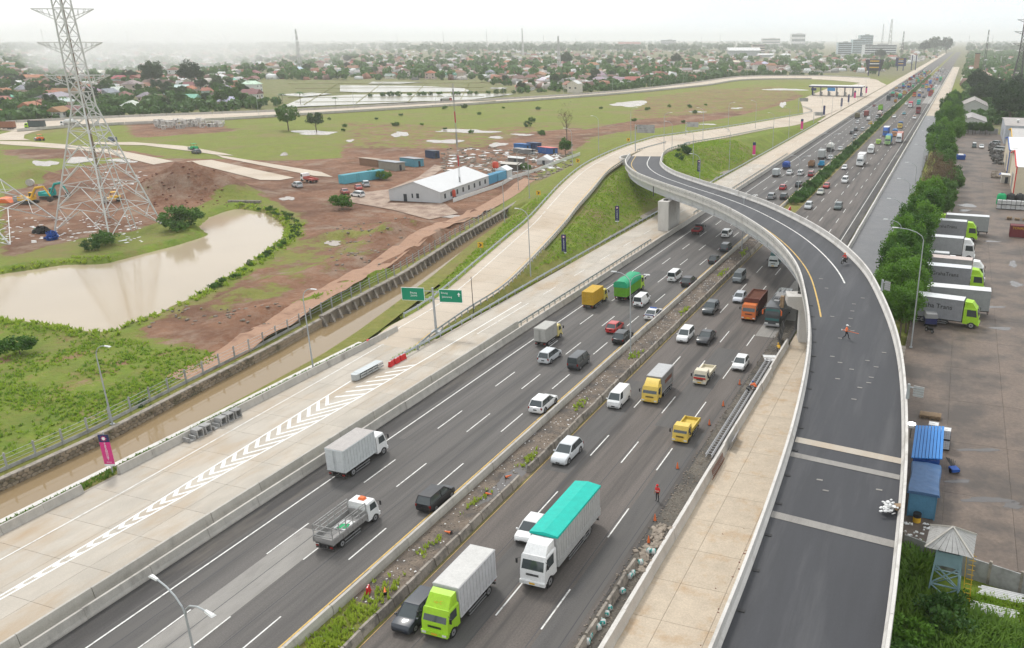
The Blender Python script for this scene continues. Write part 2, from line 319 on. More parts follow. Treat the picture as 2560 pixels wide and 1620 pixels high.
def ground_material():
    m = bpy.data.materials.new('ground'); m.use_nodes = True; nt = m.node_tree; b = nt.nodes['Principled BSDF']; b.inputs['Roughness'].default_value = .95; b.inputs['Specular IOR Level'].default_value = .15
    geo = _n(nt, 'ShaderNodeNewGeometry'); P = geo.outputs['Position']
    at_ = _n(nt, 'ShaderNodeAttribute', attribute_name='zone'); sep = _n(nt, 'ShaderNodeSeparateColor'); nt.links.new(at_.outputs['Color'], sep.inputs['Color'])
    def noise(s, d=5, r=.6):
        n = _n(nt, 'ShaderNodeTexNoise'); n.inputs['Scale'].default_value = s; n.inputs['Detail'].default_value = d; n.inputs['Roughness'].default_value = r; nt.links.new(P, n.inputs['Vector']); return n.outputs['Fac']
    def rng(v, a, b_, c=0, d=1):
        r = _n(nt, 'ShaderNodeMapRange'); r.inputs['From Min'].default_value = a; r.inputs['From Max'].default_value = b_; r.inputs['To Min'].default_value = c; r.inputs['To Max'].default_value = d; nt.links.new(v, r.inputs['Value']); return r.outputs['Result']
    def mixc(f, a, b_):
        x = _n(nt, 'ShaderNodeMix', data_type='RGBA'); nt.links.new(f, x.inputs['Factor'])
        for s, v in (('A', a), ('B', b_)):
            if isinstance(v, tuple): x.inputs[s].default_value = (*v, 1)
            else: nt.links.new(v, x.inputs[s])
        return x.outputs['Result']
    def math2(op, a, b_):
        x = _n(nt, 'ShaderNodeMath', operation=op)
        for i, v in enumerate((a, b_)):
            if isinstance(v, (int, float)): x.inputs[i].default_value = v
            else: nt.links.new(v, x.inputs[i])
        return x.outputs[0]
    n1, n2, n3, n4 = noise(.035), noise(.16, 6, .68), noise(.9, 5, .7), noise(.012, 4)
    dry = mixc(rng(n2, .35, .68), (.27, .235, .075), (.20, .225, .05))
    lush = mixc(rng(n2, .36, .66), (.10, .185, .02), (.24, .31, .04))
    lf = math2('ADD', sep.outputs['Green'], rng(n1, .35, .65, -.25, .25))
    gr = mixc(lf, dry, lush)
    gr = mixc(rng(n3, .35, .7, 0, .35), gr, (.075, .12, .025))
    gr = mixc(rng(noise(.28, 4, .6), .46, .62, 0, .7), gr, mixc(rng(n3, .3, .7), (.09, .15, .02), (.26, .22, .07)))
    olive = mixc(rng(n3, .4, .65), (.22, .19, .075), (.26, .18, .10))
    gr = mixc(rng(n1, .50, .64, 0, .75), gr, olive)
    dirt = mixc(rng(n2, .34, .66), (.150, .066, .038), (.285, .155, .096))
    dirt = mixc(rng(n3, .45, .8, 0, .6), dirt, (.33, .25, .19))
    dirt = mixc(rng(n1, .46, .66, 0, .6), dirt, (.095, .05, .036))
    dirt = mixc(rng(noise(.09, 5, .65), .52, .66, 0, .6), dirt, (.33, .26, .20))
    df = math2('ADD', sep.outputs['Red'], rng(n2, .3, .7, -.32, .32)); df = rng(df, .42, .58)
    c = mixc(df, gr, dirt)
    town = mixc(rng(n2, .4, .6), (.10, .115, .06), (.24, .19, .15)); c = mixc(sep.outputs['Blue'], c, town)
    nt.links.new(c, b.inputs['Base Color'])
    bp = _n(nt, 'ShaderNodeBump'); bp.inputs['Strength'].default_value = .8; bp.inputs['Distance'].default_value = .7; nt.links.new(n3, bp.inputs['Height']); nt.links.new(bp.outputs['Normal'], b.inputs['Normal'])
    return m
M['ground'] = ground_material()
# ------------------------------------------------------------------ alignment of the roads
FLYC = [(-5.3, 16, 5.1), (-5.35, 35.92, 5.99), (-5.37, 53.61, 6.85), (-6.12, 73.04, 7.77), (-8.19, 93.33, 8.61), (-11.83, 111.62, 9.19), (-16.38, 127.62, 9.54), (-24.44, 145.55, 9.76), (-35.89, 164.04, 9.8), (-47.12, 178.35, 9.68), (-60.03, 192.81, 9.4), (-72.32, 208.7, 9.01), (-82.17, 227.64, 8.54), (-89.21, 249.88, 8.02)]
FLY = resample(catmull(FLYC, 16), step=1.5)
def pz(f, lst): return [at(*f(x, y), z) for x, y, z in lst]
RAMP_L = [Vector((-76.6, 96, .12))] + pz(C5, [(300, 800, .15), (640, 600, .6), (1000, 300, 1.8), (1200, 130, 2.8), (1330, 20, 3.4)]) + pz(ZD, [(0, 705, 4.8), (200, 535, 5.9), (400, 425, 6.7), (640, 325, 7.1), (900, 245, 6.5)])
RAMP_R = [Vector((-69.3, 96, .12))] + pz(C5, [(640, 840, .4), (900, 660, .9), (1160, 490, 1.6), (1400, 250, 2.7), (1580, 50, 3.5)]) + pz(ZD, [(150, 930, 4.4), (300, 760, 5.3), (450, 580, 6.2), (575, 490, 6.8), (700, 390, 7.1), (1000, 300, 6.5)])
FR_L = [offset_path(FLY, -4.7)[-1]] + pz(ZD, [(740, 385, 7.6), (900, 320, 7.1), (1180, 270, 6.0)])
FR_R = [offset_path(FLY, 4.7)[-1]] + pz(ZD, [(985, 400, 7.6), (1050, 360, 7.1), (1250, 300, 6.0)])
MG_L = pz(ZD, [(895, 246, 6.5), (1300, 190, 5.0), (1700, 130, 3.5), (2100, 60, 2.0), (2400, 0, .9)]) + [Vector((-97, 575, .35))]
MG_R = pz(ZD, [(1100, 340, 6.8), (1250, 300, 6.0), (1600, 240, 4.5), (2000, 160, 2.5), (2300, 110, 1.2)]) + [Vector((-71.5, 560, .35))]
def strip_edges(Lp, Rp, step=4):
    n = max(4, int(sum((Vector(b) - Vector(a)).length for a, b in zip(Lp[:-1], Lp[1:])) / step)); return resample(catmull(Lp, 6), n), resample(catmull(Rp, 6), n)
LOOP_O = [(-480, 300, .3), (-466, 330, .3), (-440, 372, .3), (-399, 418, .3), (-368, 468, .3), (-281, 657, .3), (-256, 834, .3), (-243, 1020, .3), (-160, 1068, .3), (-99, 1021, .3), (-77, 923, .3)]
LOOP_I = [(-425, 290, .3), (-416, 322, .3), (-385, 362, .3), (-352, 430, .3), (-326, 485, .3), (-268, 631, .3), (-231, 800, .3), (-222, 935, .3), (-158, 985, .3), (-96, 916, .3), (-90, 872, .3)]
CAN_L = [(-86.7, 5), (-86.7, 48.7), (-86.6, 60), (-88.2, 74), (-89.7, 90), (-91.5, 103), (-95, 130), (-101.5, 160), (-107, 190)]
CAN_R = [(-79.2, 5), (-79.2, 60), (-79.9, 75), (-80.9, 90), (-82.6, 100), (-86, 115), (-90, 132), (-97.5, 160), (-104, 190)]
CAN_POLY = CAN_L + CAN_R[::-1]
POND = [tuple(at(*C4(*p))[:2]) for p in [(-250, 460), (0, 385), (460, 320), (720, 320), (1230, 190), (1480, 110), (1400, 55)]] + [tuple(at(*C1(*p))[:2]) for p in [(1480, 1500), (1650, 1445), (1820, 1470), (1905, 1512)]] + [tuple(at(*C4(*p))[:2]) for p in [(1968, 60), (1950, 150), (1680, 340), (1240, 590), (760, 790), (600, 770), (560, 755), (0, 690), (-250, 650)]]
DIRT = [[(0, 480), (60, 470), (150, 425), (330, 395), (480, 395), (700, 400), (830, 395), (1050, 385), (1290, 375), (1450, 330), (1480, 350), (1420, 390), (1290, 470), (1180, 580), (1000, 690), (820, 780), (700, 830), (560, 890), (470, 890), (330, 835), (215, 815), (280, 790), (450, 740), (600, 660), (700, 560), (690, 510), (640, 490), (560, 500), (480, 520), (440, 545), (390, 560), (300, 590), (200, 600), (0, 650)],
        [(300, 300), (560, 312), (600, 328), (330, 345)], [(850, 362), (1060, 358), (1440, 318), (1500, 330), (1300, 390), (850, 402)],
        [(1390, 335), (1470, 345), (1560, 330), (1800, 300), (1930, 270), (2010, 240), (1985, 232), (1860, 275), (1600, 298)], [(0, 372), (300, 372), (420, 392), (60, 400), (0, 385)]]
OLIVE = [[(700, 610), (900, 560), (1000, 590), (880, 660), (700, 740), (560, 790), (420, 800), (600, 720)], [(1600, 245), (1750, 225), (1950, 215), (2010, 235), (1900, 275), (1700, 290), (1560, 300)], [(850, 300), (1200, 320), (1400, 310), (1200, 372), (850, 372)], [(0, 760), (160, 780), (320, 850), (200, 860), (0, 840)]]
def sdist(poly, X, Y):
    P = np.array(poly, float); ins = np.zeros(X.shape, bool); dm = np.full(X.shape, 1e18)
    for (x0, y0), (x1, y1) in zip(P, np.roll(P, -1, 0)):
        dx, dy = x1 - x0, y1 - y0; t = np.clip(((X - x0) * dx + (Y - y0) * dy) / (dx * dx + dy * dy + 1e-12), 0, 1)
        dm = np.minimum(dm, (X - x0 - t * dx) ** 2 + (Y - y0 - t * dy) ** 2)
        c = (y0 > Y) != (y1 > Y); xi = x0 + (Y - y0) * dx / (dy if abs(dy) > 1e-12 else 1e-12); ins ^= c & (X < xi)
    d = np.sqrt(dm); return np.where(ins, -d, d)
def vnoise(X, Y, s, seed=0):
    def h(i, j):
        n = np.sin(i * 127.1 + j * 311.7 + seed * 74.7) * 43758.5453; return n - np.floor(n)
    x, y = X / s, Y / s; i, j = np.floor(x), np.floor(y); u, v = x - i, y - j; u = u * u * (3 - 2 * u); v = v * v * (3 - 2 * v)
    return (h(i, j) * (1 - u) + h(i + 1, j) * u) * (1 - v) + (h(i, j + 1) * (1 - u) + h(i + 1, j + 1) * u) * v
def fbm(X, Y, s, seed=0): return (vnoise(X, Y, s, seed) * .5 + vnoise(X, Y, s / 2, seed + 1) * .3 + vnoise(X, Y, s / 4, seed + 2) * .2) - .5

def blob(cx, cy, rx, ry, n=46, seed=0, conv=None):
    P = []
    for i in range(n):
        a = 2 * math.pi * i / n; r = .9 + .2 * math.sin(2 * a + seed) + .14 * math.sin(3 * a + seed * 2.3) + .09 * math.sin(5 * a + seed * 5) + .05 * math.sin(9 * a + seed * 3)
        q = (cx + rx * r * math.cos(a), cy + ry * r * math.sin(a)); P.append(tuple((conv or at)(*q)[:2]))
    return P
PUDDLES = [(*C2(880, 918), 78, 5), (*C2(740, 990), 42, 6), (*C2(1105, 1012), 26, 5), (*C2(1090, 962), 22, 3), (*C2(1280, 943), 26, 3), (*C2(420, 940), 20, 8), (*C2(2030, 728), 54, 7), (*C1(2200, 928), 62, 6), (*Z3(1760, 598), 50, 3), (*Z3(1320, 768), 15, 2), (*C1(560, 1120), 46, 7), (*C1(850, 1125), 40, 5), (*L0(440, 620), 30, 9), (*L0(1500, 800), 18, 4), (*C4(2330, 190), 26, 6), (*TE(1350, 610), 30, 5), (*TE(60, 470), 18, 6), (*C2(70, 985), 12, 3), (*Z3(960, 802), 26, 1.6), (*Z3(1060, 915), 20, 2), (*Z3(1740, 735), 8, 8), (*C1(1990, 1080), 12, 4)]
PUD = [blob(x, y, a, b, seed=i * 1.7) for i, (x, y, a, b) in enumerate(PUDDLES)]
SITE = [(nm, [tuple(at(*p)[:2]) for p in P]) for nm, P in (('site_road', [L0(0, 400), L0(300, 408), L0(700, 440), L0(1200, 500), L0(1700, 600), L0(1500, 632), L0(1000, 512), L0(600, 475), L0(0, 432)]), ('site_road', [L0(880, 412), L0(1300, 412), L0(1800, 450), L0(2188, 520), C1(1640, 1090), C1(1500, 1082), L0(1900, 505), L0(1400, 442), L0(880, 432)]), ('site_road', [L0(-40, 350), L0(20, 330), L0(150, 298), L0(460, 285), L0(330, 312), L0(240, 340), L0(232, 375), L0(300, 395), L0(0, 392)]), ('site_slab', [C1(1300, 1130), C1(1480, 1120), C1(2060, 1245), C1(1960, 1262), C1(1820, 1260)]), ('mud_yard', [TE(560, 430), TE(860, 400), TE(1110, 300), TE(1240, 200), TE(1330, 215), TE(1180, 320), TE(860, 505), TE(1320, 510), TE(1430, 590), TE(1200, 640), TE(900, 560), TE(560, 500)]), ('site_slab', [C1(1510, 1083), C1(2250, 1205), C1(2330, 1240), C1(2200, 1232), C1(1560, 1105)]))]
EMB = []      # (centre path, half width) of the raised roads: terrain banks up to them
for Lp, Rp in ((RAMP_L, RAMP_R), (FR_L, FR_R), (MG_L, MG_R)):
    a, b = strip_edges(Lp, Rp, 6); EMB.append([((p + q) / 2, (p - q).length / 2) for p, q in zip(a, b)])
MOUNDS = [(*at(*L0(1800, 900))[:2], 17, 9, 5.2), (*at(*L0(2050, 930))[:2], 13, 8, 4.4), (*at(*L0(1560, 960))[:2], 8, 6, 3.6), (*at(*L0(330, 760))[:2], 11, 5, 3.0), (*at(*TE(1000, 720))[:2], 10, 4, 1.6), (*at(*TE(800, 800))[:2], 14, 5, 1.5), (*at(*C5(150, 330))[:2], 4, 13, 1.5), (*at(*C4(1750, 720))[:2], 4, 12, 1.3), (*at(*C5(450, 150))[:2], 4, 10, 1.4)] + [(-97 - .12 * k * k - random.uniform(-1, 1) - 2 * (k % 2), 92 + 8.5 * k, 2.2, 4.6, random.uniform(1.2, 2.4)) for k in range(12)] + [(-112 - .12 * k * k + random.uniform(-3, 3), 100 + 9 * k, 3.0, 4.0, random.uniform(.6, 1.5)) for k in range(11)]
def height(X, Y):
    Z = fbm(X, Y, 26, 3) * .9 + fbm(X, Y, 7, 9) * .25
    for mx, my, a, b, h in MOUNDS:
        Z += h * np.exp(-(((X - mx) / a) ** 2 + ((Y - my) / b) ** 2)) * (1 + .5 * fbm(X, Y, 4, 5))
    E = np.full(X.shape, -9.0)
    near = (X > -160) & (X < -60) & (Y > 80) & (Y < 620)
    xs, ys = X[near], Y[near]; best = np.full(xs.shape, -9.0)
    dmin = np.full(xs.shape, 1e9)
    for path in EMB:
        pts = [(a[0].lerp(b[0], t), a[1] + (b[1] - a[1]) * t) for a, b in zip(path[:-1], path[1:]) for t in (0, .34, .67)]
        for c, hw in pts:
            d = np.hypot(xs - c.x, ys - c.y) - hw; m = d < dmin; dmin = np.where(m, d, dmin); dd = np.maximum(0, d - 1.0)
            best = np.where(m, np.where(d <= 1.0, c.z - .62, c.z - .35 - dd * .48), best)
    E[near] = best; Z = np.where(E > Z, E + .12 * fbm(X, Y, 5, 8) * (E > .3), Z)
    for P in PUD:
        A = np.array(P); c, e = (A.max(0) + A.min(0)) / 2, (A.max(0) - A.min(0)) / 2; q = np.sqrt(((X - c[0]) / (e[0] + 3)) ** 2 + ((Y - c[1]) / (e[1] + 3)) ** 2); k = np.clip((1.1 - q) / .25, 0, 1); Z = Z * (1 - k) - .05 * k
    for _, P in SITE: k = np.clip(1.4 - sdist(P, X, Y) / 2.5, 0, 1); Z = Z * (1 - k) - .08 * k
    # level ground under the carriageways and yards
    flat = ((X > -77.9) & (X < -69) & (Y < 108)) | ((X >= -70.6) & (X < -1) & (Y < 3000)) | ((X >= -1) & (X < 24) & (Y > 67.5) & (Y < 445))
    Z = np.where(flat, -.35, Z)
    lp = [p[:2] for p in LOOP_O] + [p[:2] for p in LOOP_I[::-1]]; d = sdist(lp, X, Y); Z = np.where(d < 6, np.clip(Z, -.3, .02), Z)
    Z = np.where((X > -118) & (X < -69) & (Y > 560) & (Y < 1060), np.clip(Z, -.3, .05), Z)
    d = sdist(POND, X, Y); k = np.clip((d + 1.2) / 3.2, 0, 1); k = k * k * (3 - 2 * k); Z = Z * k + (-1.9) * (1 - k) + np.where((d > 1.5) & (d < 5), .25, 0)
    d = sdist(CAN_POLY, X, Y); Z = np.where(d < 2.6, -2.6, Z)
    return np.where(np.hypot(X, Y) > 2500, Z * .2 - .3, Z)
def axis(a, b, fine, lo, hi, mid, g=1.16, end=16000):
    v = list(np.arange(a, b + .01, fine)); x = b; 
    while x < hi: x += mid; v.append(x)
    s = mid
    while x < end: s *= g; x += s; v.append(x)
    x = a; w = []
    while x > lo: x -= mid; w.append(x)
    s = mid
    while x > -end: s *= g; x -= s; w.append(x)
    return np.array(w[::-1] + v)
GX, GY = axis(-262, 14, 2.0, -700, 120, 7.0), axis(18, 320, 2.0, 0, 1100, 7.0)
GY = GY[GY > -400]
XX, YY = np.meshgrid(GX, GY); ZZ = height(XX, YY)
def zone():
    dirt = np.zeros(XX.shape); lush = np.full(XX.shape, .45)
    for poly in DIRT:
        d = sdist([tuple(at(*p)[:2]) for p in poly], XX, YY); dirt = np.maximum(dirt, np.clip(.5 - d / 5, 0, 1) * .80)
    for poly in OLIVE:
        d = sdist([tuple(at(*p)[:2]) for p in poly], XX, YY); k = np.clip(.5 - d / 8, 0, 1); dirt = dirt * (1 - k) + .48 * k; lush = lush * (1 - k) + .15 * k
    d = sdist(POND, XX, YY); k = np.clip(1.15 - np.abs(d - 2.5) / 3.6, 0, 1); dirt *= 1 - k; lush = np.maximum(lush, k)
    fg = sdist([tuple(at(*p)[:2]) for p in [(-200, 780), (0, 800), (230, 830), (420, 860), (560, 880), (430, 960), (0, 1190), (-300, 1300)]], XX, YY); k = np.clip(.5 - fg / 8, 0, 1); lush = np.maximum(lush, k * .8); dirt = dirt * (1 - k) + .34 * k
    sl = (XX > -100) & (XX < -69) & (YY > 105) & (YY < 480) & (ZZ > .1); lush = np.where(sl, .8, lush); dirt = np.where(sl, 0, dirt)
    gt = (XX > -1.2) & (XX < 60) & (YY < 67.5); lush = np.where(gt, 1., lush); dirt = np.where(gt, 0, dirt)
    town = np.clip((np.hypot(XX, YY) - 900) / 300, 0, 1) * .75; tl = sdist([(-430, 290), (-480, 300), (-440, 372), (-372, 463), (-281, 665), (-256, 840), (-246, 1036), (-150, 1075), (-75, 1100), (-75, 3000), (-3000, 3000), (-3000, 0), (-600, 0)], XX, YY); town = np.maximum(town, np.where(tl < -8, .5, 0))
    town = np.maximum(town, np.where((XX > 0) & (YY > 445), .7, 0))
    return np.stack([dirt, lush, town, np.ones_like(dirt)], -1)
nx, ny = len(GX), len(GY)
idx = np.arange(nx * ny).reshape(ny, nx); quads = np.stack([idx[:-1, :-1], idx[:-1, 1:], idx[1:, 1:], idx[1:, :-1]], -1).reshape(-1, 4)
gme = mesh_np('ground', np.stack([XX, YY, ZZ], -1).reshape(-1, 3), quads, M['ground'], True)
ca = gme.color_attributes.new('zone', 'FLOAT_COLOR', 'POINT'); ca.data.foreach_set('color', zone().astype(np.float32).ravel())
ground = struct('ground', gme)
def gz(x, y):
    i = min(max(int(np.searchsorted(GX, x)) - 1, 0), nx - 2); j = min(max(int(np.searchsorted(GY, y)) - 1, 0), ny - 2); u, v = (x - GX[i]) / (GX[i + 1] - GX[i]), (y - GY[j]) / (GY[j + 1] - GY[j])
    return float((ZZ[j, i] * (1 - u) + ZZ[j, i + 1] * u) * (1 - v) + (ZZ[j + 1, i] * (1 - u) + ZZ[j + 1, i + 1] * u) * v)

# ------------------------------------------------------------------ water
def sheet(name, poly, z, mat, kind='structure', parent=None):
    mb = MB(); mb.add([(p[0], p[1], z) for p in poly], [tuple(range(len(poly)))]); me = mb.mesh(name, mat)
    if me.polygons[0].normal.z < 0: me.flip_normals()
    o = obj(name, me, parent)
    if parent is None: o['kind'] = kind
    return o
def grow(poly, d):
    P = [Vector(p) for p in poly]; c = sum(P, Vector((0, 0))) / len(P); return [tuple(p + (p - c).normalized() * d) for p in P]
def hull(P):
    P = sorted(P); c = lambda o, a, b: (a[0] - o[0]) * (b[1] - o[1]) - (a[1] - o[1]) * (b[0] - o[0]); H_ = []
    for Q in (P, P[::-1]):
        h = []
        for p in Q:
            while len(h) > 1 and c(h[-2], h[-1], p) <= 0: h.pop()
            h.append(p)
        H_ += h[:-1]
    return H_
sheet('pond_water', grow(hull(POND), 3.0), -.75, M['pond'])
canal_path = resample([Vector((*p, 0)) for p in CAN_L], 60), resample([Vector((*p, 0)) for p in CAN_R], 60)
mb = MB(); mb.loft([[(a.x - .2, a.y, -1.0), (b.x + .2, b.y, -1.0)] for a, b in zip(*canal_path)], caps=False, closed=False); struct('canal_water', mb.mesh('canal_water', M['canal']))
for P in PUD: sheet('puddle', P, .03, M['puddle'])
PADDY = [[(760, 245), (880, 238), (1100, 235), (1290, 236), (1180, 250), (900, 262), (700, 270)], [(850, 214), (1060, 216), (1160, 222), (1180, 230), (900, 232), (850, 230)], [(930, 205), (1060, 206), (1000, 211), (920, 211)], [(1230, 219), (1268, 220), (1262, 224), (1225, 223)], [(690, 238), (780, 232), (830, 236), (760, 243)]]
for P in PADDY:
    W = [tuple(at(*p)[:2]) for p in P]; sheet('paddy_water', W, .45, M['paddy'])
mb = MB()
for k in range(5):
    y = 208 + k * 11.5; a, b = at(720 + 18 * (k % 3), y + 3), at(1240 - 30 * (k % 2), y); mb.bar((a.x, a.y, .5), (b.x, b.y, .5), .35)
for k in range(4): a, b = at(760 + 130 * k, 264 - 3.5 * k), at(850 + 108 * k, 207); mb.bar((a.x, a.y, .5), (b.x, b.y, .5), .35)
struct('paddy_bund', mb.mesh('paddy_bund', M['ground']))

# ------------------------------------------------------------------ carriageways
def flat_strip(name, x0, x1, y0, y1, z, mat, n=None, parent=None):
    mb = MB(); n = n or max(1, int((y1 - y0) / 60)); mb.loft([[(x0, y0 + (y1 - y0) * i / n, z), (x1, y0 + (y1 - y0) * i / n, z)] for i in range(n + 1)], caps=False, closed=False)
    me = mb.mesh(name, mat)
    if me.polygons[0].normal.z < 0: me.flip_normals()
    return obj(name, me, parent) if parent else struct(name, me)
hw_out = flat_strip('motorway_outbound', -58.7, -41.2, 0, 3200, 0, M['asphalt']); hw_in = flat_strip('motorway_inbound', -37.0, -19.6, 0, 3200, 0, M['asphalt_warm'])
flat_strip('paved_shoulder', -58.7, -56.3, 0, 1500, .004, M['shoulder'], parent=hw_out)
flat_strip('paved_shoulder', -42.2, -41.2, 0, 1500, .004, M['shoulder'], parent=hw_out)
flat_strip('broken_shoulder', -22.2, -19.6, 0, 1500, .004, M['shoulder'], parent=hw_in)
yb = at(*C7(2130, 670)).y
flat_strip('concrete_patch', -51.9, -48.5, 0, yb, .004, M['patch'], parent=hw_out)
flat_strip('concrete_patch', -25.0, -20.6, 119, 152, .006, M['patch'], parent=hw_in); flat_strip('concrete_patch', -25.5, -20, 640, 905, .006, M['patch'], parent=hw_in)
flat_strip('median_soil', -41.3, -36.9, 0, 3200, .02, M['ground'])
# concrete slabs of the collector road, each cast on its own
slab_cache = {}
def slab(parent, x0, x1, y0, y1, z, mat, name='slab'):
    k = (round(x1 - x0, 2), round(y1 - y0, 2), mat.name)
    if k not in slab_cache: slab_cache[k] = MB().box((0, 0, -.12), (x1 - x0 - .03, y1 - y0 - .03, .24)).mesh('slab', mat)
    return obj(name, slab_cache[k], parent, ((x0 + x1) / 2, (y0 + y1) / 2, z))
cd = flat_strip('collector_road', -76.9, -60.2, 0, 101, .06, M['concrete_old'])
for xa, xb in ((-76.4, -72.6), (-72.6, -68.6), (-68.6, -64.6), (-64.6, -60.7)):
    for k in range(20): slab(cd, xa, xb, 1 + 5 * k, 6 + 5 * k, .12, M['tan'])
cd2 = flat_strip('collector_road_north', -69.2, -60.2, 101, 3000, .06, M['tan_far'])
for xa, xb in ((-69.0, -64.6), (-64.6, -60.7)):
    for k in range(40): slab(cd2, xa, xb, 101 + 5 * k, 106 + 5 * k, .12, M['tan'])
tl = flat_strip('frontage_road', -19.4, -1.0, 0, 122, .04, M['concrete_old'])
for xa, xb in ((-19.3, -16.9), (-16.9, -13.1), (-13.1, -9.3)):
    for k in range(24): slab(tl, xa, xb, 1 + 5 * k, 6 + 5 * k, .10, M['tan_dirty'])
flat_strip('frontage_road_asphalt', -18.6, -9.6, 122, 535, .04, M['old_asphalt']); flat_strip('frontage_road_concrete', -18.6, -9.0, 535, 1500, .05, M['tan_far'])
def strip(name, Lp, Rp, mat, step=4, skirt=.5):
    a, b = strip_edges(Lp, Rp, step); mb = MB()
    mb.loft([[(p.x, p.y, p.z - skirt), tuple(p), tuple(q), (q.x, q.y, q.z - skirt)] for p, q in zip(a, b)], caps=True, closed=False); return struct(name, mb.mesh(name, mat)), a, b
ramp_o, ra, rb = strip('exit_ramp', RAMP_L, RAMP_R, M['tan_far']); fr_o, fa, fb = strip('flyover_approach', FR_L, FR_R, M['tan_far']); mg_o, ma, mb_ = strip('merged_ramp', MG_L, MG_R, M['tan_far'])
ramp_o.location.z = .0; fr_o.location.z = .012; mg_o.location.z = .024
# transverse joints sawn across the ramp concrete
def joints(parent, a, b, every=2):
    mb = MB()
    for p, q in list(zip(a, b))[1:-1:every]:
        d = (q - p).normalized(); t = Vector((-d.y, d.x, 0)) * .04; P = [p + t, p - t, q - t, q + t]; mb.add([(v.x, v.y, v.z + .006) for v in P], [(0, 1, 2, 3)])
    o = obj('sawn_joint', mb.mesh('sawn_joint', M['concrete_old']), parent); o['kind'] = 'stuff'
joints(ramp_o, ra, rb, 1); joints(mg_o, ma, mb_, 2)
strip('loop_road', LOOP_O, LOOP_I, M['tan_far'], 20)
for lab, E_ in (('low concrete parapet along the outer edge of the far loop road', LOOP_O[:-1]), ('low concrete parapet along the inner edge of the far loop road', LOOP_I[:-2])):
    t_ = thing('road_parapet', lab, 'parapet'); P_ = resample(catmull([Vector(p) for p in E_], 6), step=24)
    for a_, b_ in zip(P_[:-1], P_[1:]): obj('segment', MB().sweep([a_, b_.lerp(a_, .01)], [(-.3, 0), (.3, 0), (.2, 1.2), (-.2, 1.2)]).mesh('segment', M['concrete']), t_)
sheet('toll_plaza', [(-78, 470), (-97, 575), (-110, 640), (-113, 720), (-114, 800), (-100, 870), (-98, 925), (-77, 925), (-69.6, 885), (-69.6, 470)], .27, M['tan_far'])
mud_ = mk('pale_mud', (.36, .265, .20), .8, .2, .3, .2, stain=(.20, .125, .09), stain_scale=.25, stain_at=(.46, .62), fine=(3, .15))
for nm, W in SITE: sheet(nm, W, .07, mud_ if nm == 'mud_yard' else M['tan_far'])

# ------------------------------------------------------------------ painted markings
def paint_box(name, parent, x, y, w, l, z, mat=None, rz=0, cache={}):
    k = (w, l, (mat or M['white_line']).name)
    if k not in cache: cache[k] = MB().add([(-w / 2, -l / 2, 0), (w / 2, -l / 2, 0), (w / 2, l / 2, 0), (-w / 2, l / 2, 0)], [(0, 1, 2, 3)]).mesh(name, mat or M['white_line'])
    return obj(name, cache[k], parent, (x, y, z), rz)
def solid(name, parent, x, y0, y1, w, z, mat): paint_box(name, parent, x, (y0 + y1) / 2, w, y1 - y0, z, mat)
solid('edge_line', hw_out, -55.65, 0, 1500, .16, .009, M['white_line']); solid('edge_line', hw_out, -42.35, 0, 1500, .15, .009, M['yellow_line'])
solid('edge_line', hw_in, -36.8, 0, 1500, .07, .009, M['yellow_line']); solid('edge_line', hw_in, -21.4, 150, 1500, .15, .011, M['white_line'])
for X, y0, par in ((-52.02, at(*C5(683, 1488)).y, hw_out), (-48.45, at(*C5(883, 1510)).y, hw_out), (-44.78, at(*C5(1123, 1510)).y, hw_out), (-32.9, at(*C8(1750, 165)).y, hw_in), (-29.2, at(*C8(1085, 1283)).y, hw_in), (-25.15, at(*C8(1400, 1380)).y, hw_in)):
    y = y0 - 13.42 * 4
    far = MB()
    while y < 1300:
        if y > 5:
            if y < 430: paint_box('lane_dash', par, X, y + 2.65, .14, 5.3, .012)
            else: far.box((X, y + 2.65, .008), (.16, 5.3, .008))
        y += 13.42
    o = obj('far_lane_dashes', far.mesh('far_lane_dashes', M['white_line']), par); o['kind'] = 'stuff'
def ribbon(name, parent, pts, w, dz, mat):
    a, b = offset_path(pts, -w / 2, dz), offset_path(pts, w / 2, dz); mb = MB(); mb.loft([[p, q] for p, q in zip(a, b)], caps=False, closed=False); me = mb.mesh(name, mat)
    if me.polygons[0].normal.z < 0: me.flip_normals()
    return obj(name, me, parent)
ribbon('edge_line', cd, [Vector(p) for p in ((-72.6, 10, .126), (-72.7, 39, .126), (-73.0, 51.3, .126), (-73.7, 66, .126), (-74.6, 86, .126), (-75.4, 99, .126))], .16, 0, M['white_line'])
RIGHTL = [Vector(p) for p in ((-67.4, 20, .126), (-67.2, 35.3, .126), (-66.6, 58.3, .126), (-66.1, 70, .126), (-65.9, 92, .126), (-66.0, 122, .126))]
LEFTL = [Vector(p) for p in ((-67.5, 20, .126), (-67.65, 35.6, .126), (-68.0, 47.3, .126), (-69.4, 67.3, .126), (-70.5, 83, .126))]
ribbon('gore_line', cd, RIGHTL, .2, 0, M['fresh_line']); ribbon('gore_line', cd, LEFTL, .2, 0, M['fresh_line'])
def lin(P, y):
    for a, b in zip(P[:-1], P[1:]):
        if a.y <= y <= b.y: return a.x + (b.x - a.x) * (y - a.y) / (b.y - a.y)
    return P[-1].x
y = 37.0
